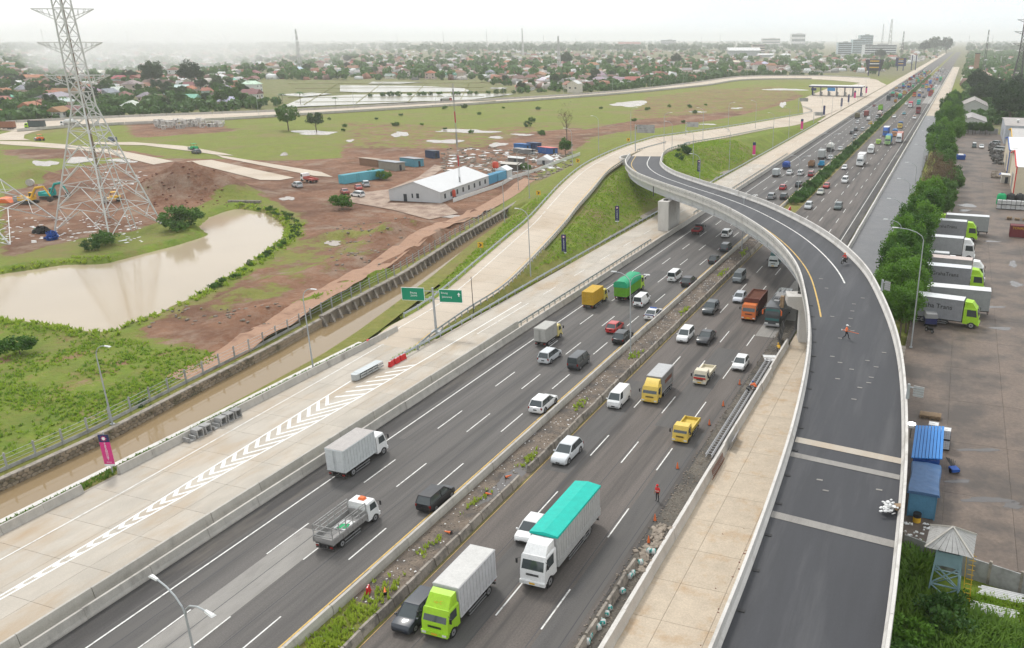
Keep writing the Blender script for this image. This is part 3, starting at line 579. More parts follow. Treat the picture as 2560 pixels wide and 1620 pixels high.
while y < 91:
    xr, xl = lin(RIGHTL, y), (lin(LEFTL, y) if y < 83 else -70.5); 
    if y < 79:
        w = xr - xl; xm = xl + w * .45; dy = w * .55; t = .55
        mb = MB(); mb.add([(xl, y + .1, 0), (xl, y + .1 + t, 0), (xm, y - dy + t * 1.2, 0), (xm, y - dy, 0)], [(0, 3, 2, 1)]); mb.add([(xm, y - dy, 0), (xm, y - dy + t, 0), (xr, y + dy * .6 + t, 0), (xr, y + dy * .6, 0)], [(0, 3, 2, 1)])
    else:
        mb = MB(); x0 = max(xl, -69.0 + (y - 79) * .1); mb.add([(x0, y - 1.6, 0), (xr, y + .5, 0), (xr, y + .95, 0), (x0, y - 1.15, 0)], [(0, 1, 2, 3)])
    me = mb.mesh('chevron', M['fresh_line']); 
    for p in me.polygons:
        if p.normal.z < 0: me.flip_normals(); break
    obj('chevron', me, cd, (0, 0, .1255)); y += 1.62 if y < 60 else 1.8
mid = [(p * .45 + q * .55) for p, q in zip(ra, rb)]
ribbon('edge_line', ramp_o, [p.lerp(q, .22) for p, q in zip(ra, rb)], .17, .016, M['white_line']); ribbon('edge_line', ramp_o, [p.lerp(q, .90) for p, q in zip(ra, rb)][:-6], .15, .016, M['yellow_line'])
ribbon('lane_line', cd2, [Vector((-64.6, 105, .13)), Vector((-64.6, 122, .13))], .15, 0, M['white_line'])
for k in range(20): paint_box('lane_dash', cd2, -64.6, 130 + 13 * k, .14, 5, .127)
# paving seams, tar lines and darker repairs on the motorway
for par, X in ((hw_out, -53.9), (hw_out, -50.3), (hw_out, -46.4), (hw_in, -33.2), (hw_in, -29.45), (hw_in, -25.45), (hw_in, -22.9)):
    P = [Vector((X + .12 * math.sin(y_ * .05 + X), y_, .0075)) for y_ in range(14, 420, 7)]; ribbon('paving_seam', par, P, .07, 0, M['new_asphalt'])
for par, x0, x1, y0, y1 in ((hw_out, -55.3, -52.3, 52, 71), (hw_out, -48.2, -45.0, 96, 118), (hw_in, -32.6, -29.6, 36, 58), (hw_in, -28.9, -25.6, 84, 112), (hw_in, -36.4, -33.4, 70, 96), (hw_out, -51.8, -48.7, 128, 150), (hw_in, -25.0, -22.6, 30, 84), (hw_out, -55.4, -52.2, 8, 40)): flat_strip('surface_repair', x0, x1, y0, y1, .0055, M['asphalt_repair'], parent=par)
TRK = [Vector((x, y, 0)) for x, y in ((-92.5, 76), (-94, 92), (-97.5, 110), (-101.5, 130), (-108, 160), (-113, 186), (-119, 215), (-127, 246))]; TRK = resample(catmull(TRK, 6), step=3); TRK = [Vector((p.x, p.y, max(gz(p.x - 2, p.y), gz(p.x + 2, p.y), gz(p.x, p.y)) + .06)) for p in TRK]
tk_ = ribbon('dirt_track', None, TRK, 4.6, 0, mk('track_earth', (.37, .225, .15), .95, .15, .5, .2, stain=(.23, .13, .085), stain_scale=.5, stain_at=(.5, .7), fine=(4, .1))); tk_['kind'] = 'structure'
# ------------------------------------------------------------------ the flyover
fly = thing('flyover', 'curved white concrete flyover with new black asphalt sweeping over the motorway', 'bridge')
WD = 9.4
def fprof(i0, i1): return FLY[i0:i1 + 1]
NF = len(FLY)
mb = MB(); mb.sweep(FLY, [(-4.72, -.35), (4.72, -.35), (4.72, 0), (-4.72, 0)]); obj('deck', mb.mesh('deck', M['new_asphalt']), fly)
PARL = [(-4.70, -.55), (-4.70, .10), (-4.88, .42), (-4.93, 1.1), (-5.16, 1.1), (-5.20, .35), (-5.20, -.55)]
PARR = [(-a, b) for a, b in PARL][::-1]
i = 0
while i < NF - 1:
    j = min(NF - 1, i + 7)
    if NF - 1 - j < 3: j = NF - 1
    for nm, prof in (('parapet', PARL), ('parapet', PARR)):
        seg = fprof(i, j); seg = [p.copy() for p in seg]; d = (seg[1] - seg[0]).normalized() * .012; seg[0] += d; seg[-1] -= d
        obj(nm, MB().sweep(seg, prof).mesh(nm, M['concrete_new']), fly)
    i = j
# low relief on the outer face of the left parapet
mb = MB()
for k, (p, q) in enumerate(zip(FLY[:-1], FLY[1:])):
    if p.y < 78: continue
    d = (q - p).normalized(); L = (q - p).length; n = Vector((d.y, -d.x, 0))
    for u in (0.15, .65):
        for hh, sh in ((.25, 0), (.62, .25)):
            c = p + d * (L * (u + sh * .6)) - n * 5.21; ang = math.atan2(d.y, d.x); mb.box((c.x, c.y, c.z + hh), (.26, .07, .30), rz=ang)
o = obj('parapet_relief', mb.mesh('parapet_relief', M['concrete_grey']), fly); o['kind'] = 'stuff'
i78 = min(range(NF), key=lambda i: abs(FLY[i].y - 76)); iend = NF - 1
GIRD = [(-4.9, -.36), (4.9, -.36), (4.9, -.62), (4.2, -.66), (4.05, -2.3), (-4.05, -2.3), (-4.2, -.66), (-4.9, -.62)]
obj('girder', MB().sweep(FLY[i78:iend + 1], GIRD).mesh('girder', M['girder'], 40), fly)
pl_me = MB().box((0, 0, 0), (.14, .05, 1.66)).mesh('splice_plate', M['girder'])
fl_me = None
for k in range(i78 + 2, iend, 4):
    p, q = FLY[k], FLY[min(k + 1, NF - 1)]; d = (q - p).normalized(); n = Vector((d.y, -d.x, 0)); ang = math.atan2(d.y, d.x)
    for s in (-1, 1): c = p + n * s * 4.15; obj('splice_plate', pl_me, fly, (c.x, c.y, c.z - 1.48), ang)
mb = MB()
for k in range(i78 + 1, iend - 1):
    p, q = FLY[k], FLY[k + 1]; d = (q - p).normalized(); n = Vector((d.y, -d.x, 0)); ang = math.atan2(d.y, d.x)
    for u in (.1, .35, .6, .85):
        c = p + d * 1.5 * u - n * 4.215; mb.box((c.x, c.y, c.z - .86), (.14, .08, .16), rz=ang)
o = obj('bolt_row', mb.mesh('bolt_row', M['concrete_grey']), fly); o['kind'] = 'stuff'
for s in (-1, 1):
    pts = offset_path(FLY[i78:iend + 1], s * 4.12, -2.32); obj('bottom_flange', MB().sweep(pts, [(-.25, -.05), (.25, -.05), (.25, .05), (-.25, .05)]).mesh('bottom_flange', M['girder']), fly)
# piers
def near_fly(x, y): return min(FLY, key=lambda p: (p.x - x) ** 2 + (p.y - y) ** 2)
def pier(x, y, w, l, rz, cap, zt, name='pier', mat='concrete_new'):
    mb = MB(); mb.box((x, y, zt / 2 - .2), (w, l, zt + .4), rz=rz)
    o = obj(name, mb.mesh(name, M[mat]), fly)
    if cap:
        c = MB(); co, si = math.cos(rz), math.sin(rz); cw, cl_, ch = cap
        P = lambda u, v, z: (x + u * co - v * si, y + u * si + v * co, z)
        c.hexa([P(-w / 2, -cl_ / 2, zt), P(w / 2, -cl_ / 2, zt), P(w / 2, cl_ / 2, zt), P(-w / 2, cl_ / 2, zt), P(-cw / 2, -cl_ / 2, zt + ch * .4), P(cw / 2, -cl_ / 2, zt + ch * .4), P(cw / 2, cl_ / 2, zt + ch * .4), P(-cw / 2, cl_ / 2, zt + ch * .4)])
        c.box((x, y, zt + ch * .7), (cw, cl_, ch * .6), rz=rz); obj('pier_cap', c.mesh('pier_cap', M[mat]), fly)
pc = near_fly(-61, 187); pier(-61.6, 188.5, 2.6, 8.6, 0.0, None, pc.z - 2.6)
for k in (-2.4, 2.4): obj('bearing', MB().box((-61.6 , 188.5 + k, pc.z - 2.45), (.9, .9, .26)).mesh('bearing', M['dark_metal']), fly)
p2 = near_fly(-15, 121); pier(-17.6, 119.6, 2.2, 2.6, .28, (6.2, 2.9, 2.2), 4.9); 
for k in (-3.1, 3.1): obj('bearing', MB().box((-17 + k * .55, 119.8, 7.2), (.8, .8, .3)).mesh('bearing', M['dark_metal']), fly)
pier(-8.6, 98, 2.2, 2.4, 0, (7.0, 2.6, 1.8), 4.5)
obj('stair_bracket', MB().box((-21.0, 117.9, 6.1), (.5, .6, 1.7)).box((-21.25, 117.9, 5.6), (.2, .9, .12)).box((-21.25, 117.9, 6.5), (.2, .9, .12)).mesh('stair_bracket', M['wood']), fly)
obj('drain_pipe', MB().tube([(-17.6, 121.6, 9), (-19.6, 123.5, 8.6), (-19.6, 123.5, .2)], .16, 8).mesh('drain_pipe', M['dark_metal']), fly)
pp = near_fly(-62, 197); obj('drain_pipe', MB().tube([(pp.x - 4.0, pp.y - 3.4, pp.z - .6), (pp.x - 4.0, pp.y - 3.4, pp.z - 3)], .12, 6).mesh('drain_pipe', M['dark_metal']), fly)
# solid approach between walls near the camera, rounded abutment at the far end
obj('approach_wall', MB().sweep([Vector((p.x, p.y, 0)) for p in FLY[:i78 + 1]], [(-4.6, -.3), (4.6, -.3), (4.6, 4.6), (-4.6, 4.6)]).mesh('approach_wall', M['concrete']), fly)
mb = MB(); mb.loft([[(p.x + n.x * o, p.y + n.y * o, h) for o, h in ((-4.6, 4.5), (4.6, 4.5), (4.6, p.z - .36), (-4.6, p.z - .36))] for p, n in [(FLY[k], Vector(((FLY[k + 1] - FLY[k]).normalized().y, -(FLY[k + 1] - FLY[k]).normalized().x))) for k in range(0, i78 + 1)]]); obj('approach_fill', mb.mesh('approach_fill', M['concrete']), fly)
e = FLY[-1]; d = (FLY[-1] - FLY[-2]).normalized(); n = Vector((d.y, -d.x, 0))
mb = MB(); rings = []
for z in (1.0, e.z - .05):
    ring = []
    for k in range(13):
        a = math.pi * (k / 12); c = e - n * 6.0 - d * 1.5
        ring.append((c.x + (-n.x * math.sin(a) * 1.8 + d.x * math.cos(a) * -3.6), c.y + (-n.y * math.sin(a) * 1.8 + d.y * math.cos(a) * -3.6), z))
    q0, q1 = e + n * 5.0 + d * 2.2, e + n * 5.0 - d * 4.5
    ring += [(q0.x, q0.y, z), (q1.x, q1.y, z)]; rings.append(ring)
obj('abutment', MB().loft([[(x, y, z if k else z) for x, y, z in r] for k, r in enumerate([rings[0], [(x, y, e.z - 2.35) for x, y, _ in rings[1]]])]).mesh('abutment', M['concrete']), fly)
wall = []
for k in range(15):
    a = math.pi * .95 * (k / 14) - .15; c = e - n * 5.6 - d * .5
    wall.append(Vector((c.x - n.x * math.sin(a) * 2.6 - d.x * math.cos(a) * 5.0, c.y - n.y * math.sin(a) * 2.6 - d.y * math.cos(a) * 5.0, 1.2)))
obj('wing_wall', MB().sweep(wall, [(-.15, 0), (.25, 0), (.25, e.z - 1.3), (-.15, e.z - 1.3)]).mesh('wing_wall', M['concrete_new']), fly)
# markings, joint bands, small scupper grates
i113 = [i for i in range(NF)]
yl = [p for p in FLY if p.y > 104]; ribbon('yellow_line', fly, offset_path(yl, -3.35, .008), .2, 0, M['yellow_line'])
wl = [p for p in FLY if p.y > 118]; ribbon('white_line', fly, offset_path(wl, 1.15, .008), .22, 0, M['white_line'])
def band(y, w, mat, z=.006, nm='joint_band', skew=.8):
    k = min(range(NF), key=lambda i: abs(FLY[i].y - y)); p = FLY[k]
    zz = lambda q: p.z + (q - p.y) * .047 + z; mb = MB(); mb.add([(p.x - 4.69, y + skew, zz(y + skew)), (p.x + 4.69, y - skew * .3, zz(y - skew * .3)), (p.x + 4.69, y - skew * .3 + w, zz(y - skew * .3 + w)), (p.x - 4.69, y + skew + w, zz(y + skew + w))], [(0, 1, 2, 3)])
    o = obj(nm, mb.mesh(nm, mat), fly); return o
band(69.0, 1.0, M['tan'], .03); band(66.3, .8, M['patch'], .03); band(56.5, .9, M['patch'], .03)
gr = MB().box((0, 0, .02), (.5, .3, .04)).mesh('drain_grate', M['black'])
for k in range(2, NF, 3):
    if 30 < FLY[k].y < 112:
        q = offset_path(FLY, -4.35)[k]; obj('drain_grate', gr, fly, (q.x, q.y, q.z + .005))
flk = MB().box((0, 0, .012), (.5, .22, .01)).mesh('road_mark', M['patch'])
for k in range(26):
    p = FLY[random.randint(28, 70)]; obj('road_mark', flk, fly, (p.x + random.uniform(-2.5, 4.2), p.y, p.z + .012))
# ------------------------------------------------------------------ barriers, kerbs, fences
def jersey(L, h=1.05, wb=.6, wt=.2):
    prof = [(-wb / 2, 0), (wb / 2, 0), (wb / 2, .12), (wt / 2 + .1, .38), (wt / 2, h), (-wt / 2, h), (-wt / 2 - .1, .38), (-wb / 2, .12)]
    return [[(x, y, z) for x, z in prof] for y in (-L / 2, L / 2)]
def seg_wall(name, label, X, y0, y1, L, h, mat, wb=.6, wt=.22, far_to=None, z=0.0, gaps=(), jit=.03):
    t = thing(name, label, 'barrier'); me = MB().loft(jersey(L - .04, h, wb, wt)).mesh('segment', M[mat]); y = y0
    while y < y1:
        if not any(a < y + L / 2 < b for a, b in gaps):
            o = obj('segment', me, t, (X + random.uniform(-jit, jit), y + L / 2, z)); o.rotation_euler.z = random.uniform(-.004, .004)
        y += L
    if far_to:
        o = obj('far_run', MB().loft([[(X + p[0], yy, p[2]) for p in jersey(1, h, wb, wt)[0]] for yy in (y, far_to)]).mesh('far_run', M[mat]), t)
    return t
seg_wall('concrete_barrier', 'old grey concrete barrier along the outbound motorway shoulder', -58.75, 12, 300, 6, 1.0, 'concrete', far_to=1500, gaps=((83.5, 86),))
seg_wall('concrete_barrier', 'pale taller concrete barrier along the right edge of the collector road', -60.35, 14, 106, 6, 1.15, 'concrete', gaps=((83, 86.5),))
seg_wall('concrete_barrier', 'low concrete barrier beside the canal at the left edge of the collector road', -76.75, 10, 100, 4, .95, 'concrete', gaps=((51.8, 54.0),))
seg_wall('concrete_barrier', 'smooth concrete median wall with a yellow line at its foot', -41.25, 8, 320, 5, .85, 'concrete', .45, .25, far_to=1500)
seg_wall('concrete_barrier', 'white concrete barrier between the motorway works and the frontage road', -19.55, 14, 116, 6, 1.15, 'concrete_new', jit=.08, gaps=((50, 52.2),), z=.02)
seg_wall('concrete_barrier', 'cream barrier of the wet frontage road beyond the flyover', -18.75, 130, 520, 8, 1.0, 'concrete_new', .7, .35, far_to=1500, z=.02)
flat_strip('verge_kerb', -20.25, -19.85, 0, 118, .14, M['concrete_new'])
# row of small weathered blocks along the inbound side of the median
bl = MB().loft([[(x, y, z) for x, z in [(-.28, 0), (.28, 0), (.22, .3), (.11, .8), (-.11, .8), (-.22, .3)]] for y in (-.92, .92)]).mesh('block', M['concrete_old'])
y = 36.6
while y < 215:
    if not 67.0 < y < 67.9:
        o = obj('barrier_block', bl, None, (-37.35 + random.uniform(-.05, .05), y, 0), math.pi * 0 + random.uniform(-.03, .03))
        nb_ = globals().get('nb_', 0) + 1; tag(o, '%s weathered concrete block, counted from the bottom edge, along the median rubble' % nth(nb_), 'barrier', 'weathered blocks along the median')
    y += 1.95
# short blocks along the right-hand works
y = 31.0
for k in range(13):
    o = obj('barrier_block', bl, None, (-21.35, y, 0), random.uniform(-.05, .05)); y += 2.1
    tag(o, '%s concrete block from the bottom edge along the right road works' % nth(k + 1), 'barrier', 'concrete blocks of the right works')
# guard rails: posts and beams
post_me = MB().box((0, 0, .4), (.12, .16, .9)).mesh('post', M['steel'])
def guardrail(label, path, side=1, step=2.0, every=1, far=False):
    t = thing('guardrail', label, 'guardrail'); P = resample(path, step=step)
    prof = [(0, .45), (.06, .50), (.0, .58), (0, .62), (.06, .70), (0, .78), (-.03, .78), (-.03, .45)]
    obj('beam', MB().sweep(P, [(a * side + side * .1, b) for a, b in prof]).mesh('beam', M['steel']), t)
    for i, p in enumerate(P[::every]): obj('post', post_me, t, (p.x, p.y, p.z - .05))
    return t
guardrail('guardrail along the left edge of the rising exit ramp', offset_path(ra, -.3)[3:], 1, 4.0)
guardrail('guardrail between the exit ramp and the green triangular slope', offset_path(rb, .35)[:int(len(rb) * .80)], -1, 2.0)
guardrail('bright guardrail along the left edge of the collector road behind the gore', [Vector((-69.15, 90, .1)), Vector((-69.1, 110, .1)), Vector((-69.6, 140, .1)), Vector((-69.6, 200, .1)), Vector((-69.4, 330, .1)), Vector((-69.6, 460, .1))], 1, 3.0)
guardrail('guardrail on posts above the old barrier at the motorway side of the collector road', [Vector((-60.3, 107, .1)), Vector((-60.3, 172, .1))], -1, 2.0)
guardrail('guardrail at the motorway side of the collector road beyond the flyover', [Vector((-60.3, 205, .1)), Vector((-60.3, 330, .1))], -1, 3.0)
guardrail('guardrail around the inner bend of the ramp behind the flyover', offset_path(fb[1:] + mb_[3:30], .3), -1, 3.0)
guardrail('guardrail around the outer bend of the ramp beside the red earth field', offset_path(ma, -.3), 1, 4.0)
guardrail('guardrail at the grassy nose between the ramp and the flyover', offset_path(rb[int(len(rb) * .84):], .3) , -1, 2.5)
# narrow flood ditch between the green slope and the collector road
mb = MB(); mb.loft([[(x, y, z) for x, z in ((-72.6, .10), (-72.4, .05), (-70.7, .05), (-70.5, .12))] for y in (150, 196, 240, 330)], caps=False, closed=False); struct('ditch_bed', mb.mesh('ditch_bed', M['concrete_old']))
for y0, y1 in ((150, 172), (205, 262)): sheet('ditch_water', [(-72.45, y0), (-70.75, y0 + 1), (-70.75, y1), (-72.45, y1 - 1)], .11, M['puddle'])
gi = [p for p in offset_path(rb, .05) if p.y < 150]; mb = MB(); mb.loft([[(p.x, p.y, p.z - .07), (max(p.x + .2, -69.45), p.y, .08)] for p in gi], caps=False, closed=False); me = mb.mesh('gore_infill', M['ground'])
if me.polygons[0].normal.z < 0: me.flip_normals()
struct('gore_infill', me)
# grassy nose of the gore and verge
flat_strip('verge', -78.6, -77.05, 0, 95, .05, M['ground']); flat_strip('canal_kerb', -79.3, -78.6, 0, 96, .10, M['concrete_new'])
def bank(name, A, B, z, mat):
    mb = MB(); mb.loft([[(a.x, a.y, z), (b.x, b.y, z)] for a, b in zip(A, B)], caps=False, closed=False); me = mb.mesh(name, mat)
    if me.polygons[0].normal.z < 0: me.flip_normals()
    return struct(name, me)
cl_, cr_ = canal_path
bank('canal_bank', offset_path(cl_, -3.6), offset_path(cl_, -.3), .04, M['ground'])
ramp_side = [Vector((min(p.x + 3.2, -77.2) if p.y < 101 else p.x + 3.0, p.y, 0)) for p in cr_]
bank('canal_bank', cr_, offset_path(cr_, 3.2), .02, M['ground'])
# rubble-stone retaining wall with individually laid stones
sw = thing('stone_wall', 'rubble stone retaining wall along the left bank of the brown canal', 'wall')
n_s = [i for i, p in enumerate(cl_) if p.y < 104]; wl_ = cl_[:n_s[-1] + 1]
obj('core', MB().sweep(wl_, [(-.5, -2.6), (.02, -2.6), (-.05, .12), (-.5, .12)]).mesh('core', M['mortar']), sw)
obj('coping', MB().sweep(wl_, [(-.6, .12), (.06, .12), (.06, .24), (-.6, .24)]).mesh('coping', M['concrete_old']), sw)
def stone_mesh(seed):
    r = random.Random(seed); n = 7; ring = []
    rad = [r.uniform(.75, 1.1) for _ in range(n)]
    rings = [[(0.0 if k == 0 else d, math.cos(2 * math.pi * i / n) * .36 * rad[i] * sc, math.sin(2 * math.pi * i / n) * .24 * rad[i] * sc) for i in range(n)] for k, (d, sc) in enumerate(((-.1, 1.0), (.05, 1.0), (.10, .7)))]
    return MB().loft(rings).mesh('stone', M['stone'])
STONES = [stone_mesh(s) for s in range(6)]
cnt = 0; extra = MB()
W2 = resample(wl_, step=.66)
for i, p in enumerate(W2):
    if p.y < 36 or p.y > 103: continue
    for r_ in range(4):
        if cnt < 300:
            o = obj('stone', STONES[(i * 7 + r_ * 3) % 6], sw, (p.x - .03 + .01 * r_, p.y + (.33 if r_ % 2 else 0), -1.25 + r_ * .4), 0); o.rotation_euler.x = random.uniform(-.3, .3); cnt += 1
        else:
            extra.box((p.x - .0, p.y + (.33 if r_ % 2 else 0), -1.25 + r_ * .4), (.14, .58, .34))
o = obj('far_stones', extra.mesh('far_stones', M['stone']), sw); o['kind'] = 'stuff'
# ribbed concrete wall of the upper canal
rw = thing('ribbed_wall', 'ribbed concrete retaining wall of the upper canal below the dirt track', 'wall')
up = [p for p in cl_ if p.y > 102] + [Vector((-112, 215, 0)), Vector((-119, 247, 0)), Vector((-124, 280, 0))]
obj('core', MB().sweep(up, [(-.4, -2.6), (.0, -2.6), (.0, .5), (-.4, .5)]).mesh('core', M['mortar']), rw); obj('coping', MB().sweep(up, [(-.5, .5), (.35, .5), (.35, .75), (-.5, .75)]).mesh('coping', M['concrete_old']), rw)
rib = MB().hexa([(-.05, -.25, -1.6), (1.0, -.25, -1.6), (1.0, .25, -1.6), (-.05, .25, -1.6), (-.05, -.25, .48), (.25, -.25, .48), (.25, .25, .48), (-.05, .25, .48)]).mesh('rib', M['concrete_old'])
for p, q in zip(resample(up, step=2.3)[:-1], resample(up, step=2.3)[1:]): obj('rib', rib, rw, p, math.atan2(q.y - p.y, q.x - p.x) - math.pi / 2)
# fence on the canal bank: concrete posts, panels below, wires above
fp = MB().box((0, 0, .85), (.16, .16, 1.9)).box((.07, 0, 1.88), (.2, .1, .1)).mesh('post', M['concrete_grey']); fpan = MB().box((0, 0, .22), (.06, 2.9, .42)).mesh('panel', M['concrete_grey'])
fen = thing('canal_fence', 'concrete post fence with low panels and wires on the canal bank', 'fence')
FP = resample(offset_path(cl_, -1.9), step=3.05)
for p, q in zip(FP[:-1], FP[1:]):
    if p.y < 12 or p.y > 190: continue
    a = math.atan2(q.y - p.y, q.x - p.x) - math.pi / 2; obj('post', fp, fen, (p.x, p.y, .02), a)
    c = (p + q) / 2; 
    if p.y < 98: obj('panel', fpan, fen, (c.x, c.y, .02), a); 
mb = MB()
for h in (.8, 1.25, 1.7): mb.tube([(p.x, p.y, h) for p in FP if 12 < p.y < 190], .022, 4)
obj('wire', mb.mesh('wire', M['steel']), fen)

# ------------------------------------------------------------------ lamps, signs, banners
POLES = {}
def lamp_parts(h, arm, double, r=.11):
    k = (h, arm, double)
    if k in POLES: return POLES[k]
    pole = MB().cyl((0, 0, 0), (0, 0, h - 1.2), r, r * .6, 8).box((0, 0, .06), (.42, .42, .12)).mesh('pole', M['pole'], 40)
    def arm_pts(s): return [(s * arm * (1 - math.cos(t * math.pi / 2)), 0, h - 1.2 + 1.5 * math.sin(t * math.pi / 2)) for t in (0, .25, .5, .75, 1)]
    arms = [MB().tube(arm_pts(s), r * .5, 6).mesh('arm', M['pole'], 40) for s in ((1, -1) if double else (1,))]
    heads = []
    for s in ((1, -1) if double else (1,)):
        x = s * arm
        heads.append(MB().hexa([(x - s * .1, -.1, h + .25), (x + s * .75, -.16, h + .27), (x + s * .75, .16, h + .27), (x - s * .1, .1, h + .25), (x - s * .1, -.06, h + .37), (x + s * .65, -.1, h + .36), (x + s * .65, .1, h + .36), (x - s * .1, .06, h + .37)]).mesh('lamp_head', M['white'], 40))
    POLES[k] = (pole, arms, heads); return POLES[k]
def lamp(x, y, z, h, arm, rz, double=False, label='', group=None):
    t = thing('street_lamp', label, 'street lamp', (x, y, z), rz, group); pole, arms, heads = lamp_parts(h, arm, double)
    obj('pole', pole, t)
    for a, hd in zip(arms, heads): o = obj('arm', a, t); obj('lamp_head', hd, o)
    return t
p = at(*C4(690, 1470)); lamp(-87.9, 62.5, .1, 9.6, 1.8, 0, False, 'grey street lamp on the canal bank behind the pink banner')
p = at(*C4(2150, 1075)); lamp(-77.8, 84.5, .1, 11.2, 1.6, 0, False, 'street lamp at the barrier left of the green signs')
p = at(*C5(1293, 455)); lamp(-70.6, 134.6, .1, 13, 1.9, math.pi, False, 'tall street lamp at the collector road guardrail in front of the green slope')
p = at(*C5(2040, 960)); lamp(-39.9, 105.3, .02, 11.5, 2.1, 0, True, 'double-armed street lamp in the median near the green tarpaulin truck')
q = at(*C7(1300, 1290), 10); lamp(-39.4, 29.65, .02, 11.2, 2.7, -.25, True, 'double-armed street lamp nearest the camera at the bottom edge')
lamp(-39.9, 172, .02, 11.5, 2.1, 0, True, 'double-armed street lamp in the median just before the flyover')
for k, yy in enumerate((238, 300, 362, 430)): lamp(-39.9, yy, .02, 11.5, 2.1, 0, True, '%s double-armed lamp in the planted median beyond the flyover' % nth(k + 1), 'median lamps beyond the flyover')
lamp(-2.6, 121.5, .05, 17, 3.6, math.pi, False, 'tallest street lamp rising beside the parapet and the bright green trees')
p = at(*C6(1375, 450)); lamp(-7.4, 158, .05, 11, 2.6, math.pi, False, 'short street lamp between the flyover and the green trees')
p = at(*ZD(1720, 700)); lamp(-59.9, 208, .1, 14.5, 2.2, math.pi, False, 'street lamp at the guardrail behind the flyover deck')
for k, yy in enumerate((186, 215, 245, 290, 335, 385)): lamp(-9.2, yy, .05, 10, 2.4, math.pi, False, '%s slender lamp from the flyover along the wet frontage road' % nth(k + 1), 'frontage road lamps')
for k, (f, x, y, z) in enumerate([(ZD, 1265, 590, .6), (ZD, 1610, 550, .4), (ZD, 2025, 335, .3), (ZD, 2175, 255, .3), (ZD, 1065, 490, 3)]):
    p = at(*f(x, y), z); lamp(p.x, p.y, z - .2, 13.5, 2.0, math.pi, False, 'grey lamp standing on the green slope behind the flyover', 'lamps of the green slope')
for k, (f, x, y, z) in enumerate([(ZD, 370, 410, 5.6), (ZD, 675, 300, 6.6), (ZD, 120, 560, 4.2), (ZD, 990, 380, 7), (ZD, 1360, 285, 4.8), (ZD, 1600, 195, 4), (ZD, 1860, 160, 2.8)]):
    p = at(*f(x, y), z); lamp(p.x, p.y, z - .2, 12.5, 2.0, (0 if k % 2 else math.pi), False, 'grey lamp along the curved ramp behind the flyover', 'lamps of the curved ramp')
for k, (x, y) in enumerate([(1190, 600), (1105, 700)]): pass
for k, (x, y) in enumerate([(1325, 520), (1296, 470), (1262, 560)]):
    p = at(x, y, .5); lamp(p.x, p.y, gz(p.x, p.y), 11.5, 1.8, 0, False, 'lamp on the grass bank between the ramp and the ribbed wall', 'lamps of the grass bank')
for k in range(13):
    i = 8 + k * 4; p = resample([Vector(v) for v in LOOP_I], 64)[i]; lamp(p.x, p.y, .3, 12, 2, random.choice((0, math.pi)), False, '%s far lamp from the left along the loop road' % nth(k + 1), 'loop road lamps')
for k, yy in enumerate((480, 520, 560, 600, 650, 700)): lamp(-70.4, yy, .2, 12, 2, math.pi, False, '%s far lamp between the toll plaza and the collector road' % nth(k + 1), 'toll plaza lamps')
for k in range(10): lamp(-9.0, 450 + 60 * k, .05, 10, 2.2, math.pi, False, '%s distant lamp along the pale frontage road' % nth(k + 1), 'distant frontage lamps')

def banner(px, py, col, h, w, zb, label, rz=.0, full=True, base=None, group=None):
    p = base or at(px, py, .1); t = thing('street_banner', label, 'banner', (p.x, p.y, .1), rz, group)
    obj('pole', MB().cyl((.0, .12, 0), (.0, .12, zb + h + .3), .06, n=6).mesh('pole', M['pole']), t)
    if col == 'pink':
        obj('panel', MB().box((0, 0, zb + h * .375), (w, .05, h * .75)).mesh('panel', M['p_pink']), t); obj('top_panel', MB().box((0, 0, zb + h * .875), (w, .05, h * .25)).mesh('top_panel', M['p_navy']), t)
    else: obj('panel', MB().box((0, 0, zb + h / 2), (w, .05, h)).mesh('panel', M['p_navy']), t)
    obj('foot_strip', MB().box((0, 0, zb - .12), (w, .052, .22)).mesh('foot_strip', M['p_white']), t)
    if full:
        st = MB(); n = 16; P = [(0, 0, 0)]
        for i in range(n): a = 2 * math.pi * i / n; r = (.33 if i % 2 == 0 else .17) * w; P.append((r * math.cos(a), 0, r * math.sin(a)))
        st.add(P, [(0, 1 + i, 1 + (i + 1) % n) for i in range(n)]); o = obj('star_emblem', st.mesh('star_emblem', M['p_pink']), t, (0, -.034, zb + h * .875))
        s2 = MB(); s2.add([(0, 0, 0)] + [(.17 * w * math.cos(2 * math.pi * i / 10), 0, .17 * w * math.sin(2 * math.pi * i / 10)) for i in range(10)], [(0, 1 + i, 1 + (i + 1) % 10) for i in range(10)]); obj('star_core', s2.mesh('star_core', M['p_white']), o, (0, -.01, 0))
        for i, ch in enumerate('PARAMOUNT'): text('letter', ch, h * .095, t, (0, -.034, zb + h * (.70 - i * .067)), (math.pi / 2, 0, 0), M['p_white'])
        text('letter_line', 'PETALS', h * .045, t, (0, -.034, zb + h * .06), (math.pi / 2, 0, 0), M['p_white'])
    return t
banner(*C7(785, 290), 'pink', 3.3, 1.05, 1.1, 'pink banner with navy top and white vertical lettering in the barrier gap by the canal', .35)
banner(*C5(1570, 300), 'navy', 3.6, .95, 1.4, 'nearest navy banner with pink star at the foot of the green slope', .3)
banner(*ZD(545, 1095), 'navy', 3.5, .95, 1.5, 'navy banner before the white ditch at the foot of the green slope', .3)
banner(*ZD(1320, 640), 'navy', 3.8, 1.0, 2.2, 'navy banner just behind the flyover parapet', .3)
banner(*ZD(1845, 440), 'pink', 4.4, 1.1, 1.4, 'pink banner on the slope to the right of the flyover', .3, False)
banner(*ZD(2300, 190), 'pink', 4.6, 1.2, 1.4, 'pink banner farther up the slope near its tip', .3, False)
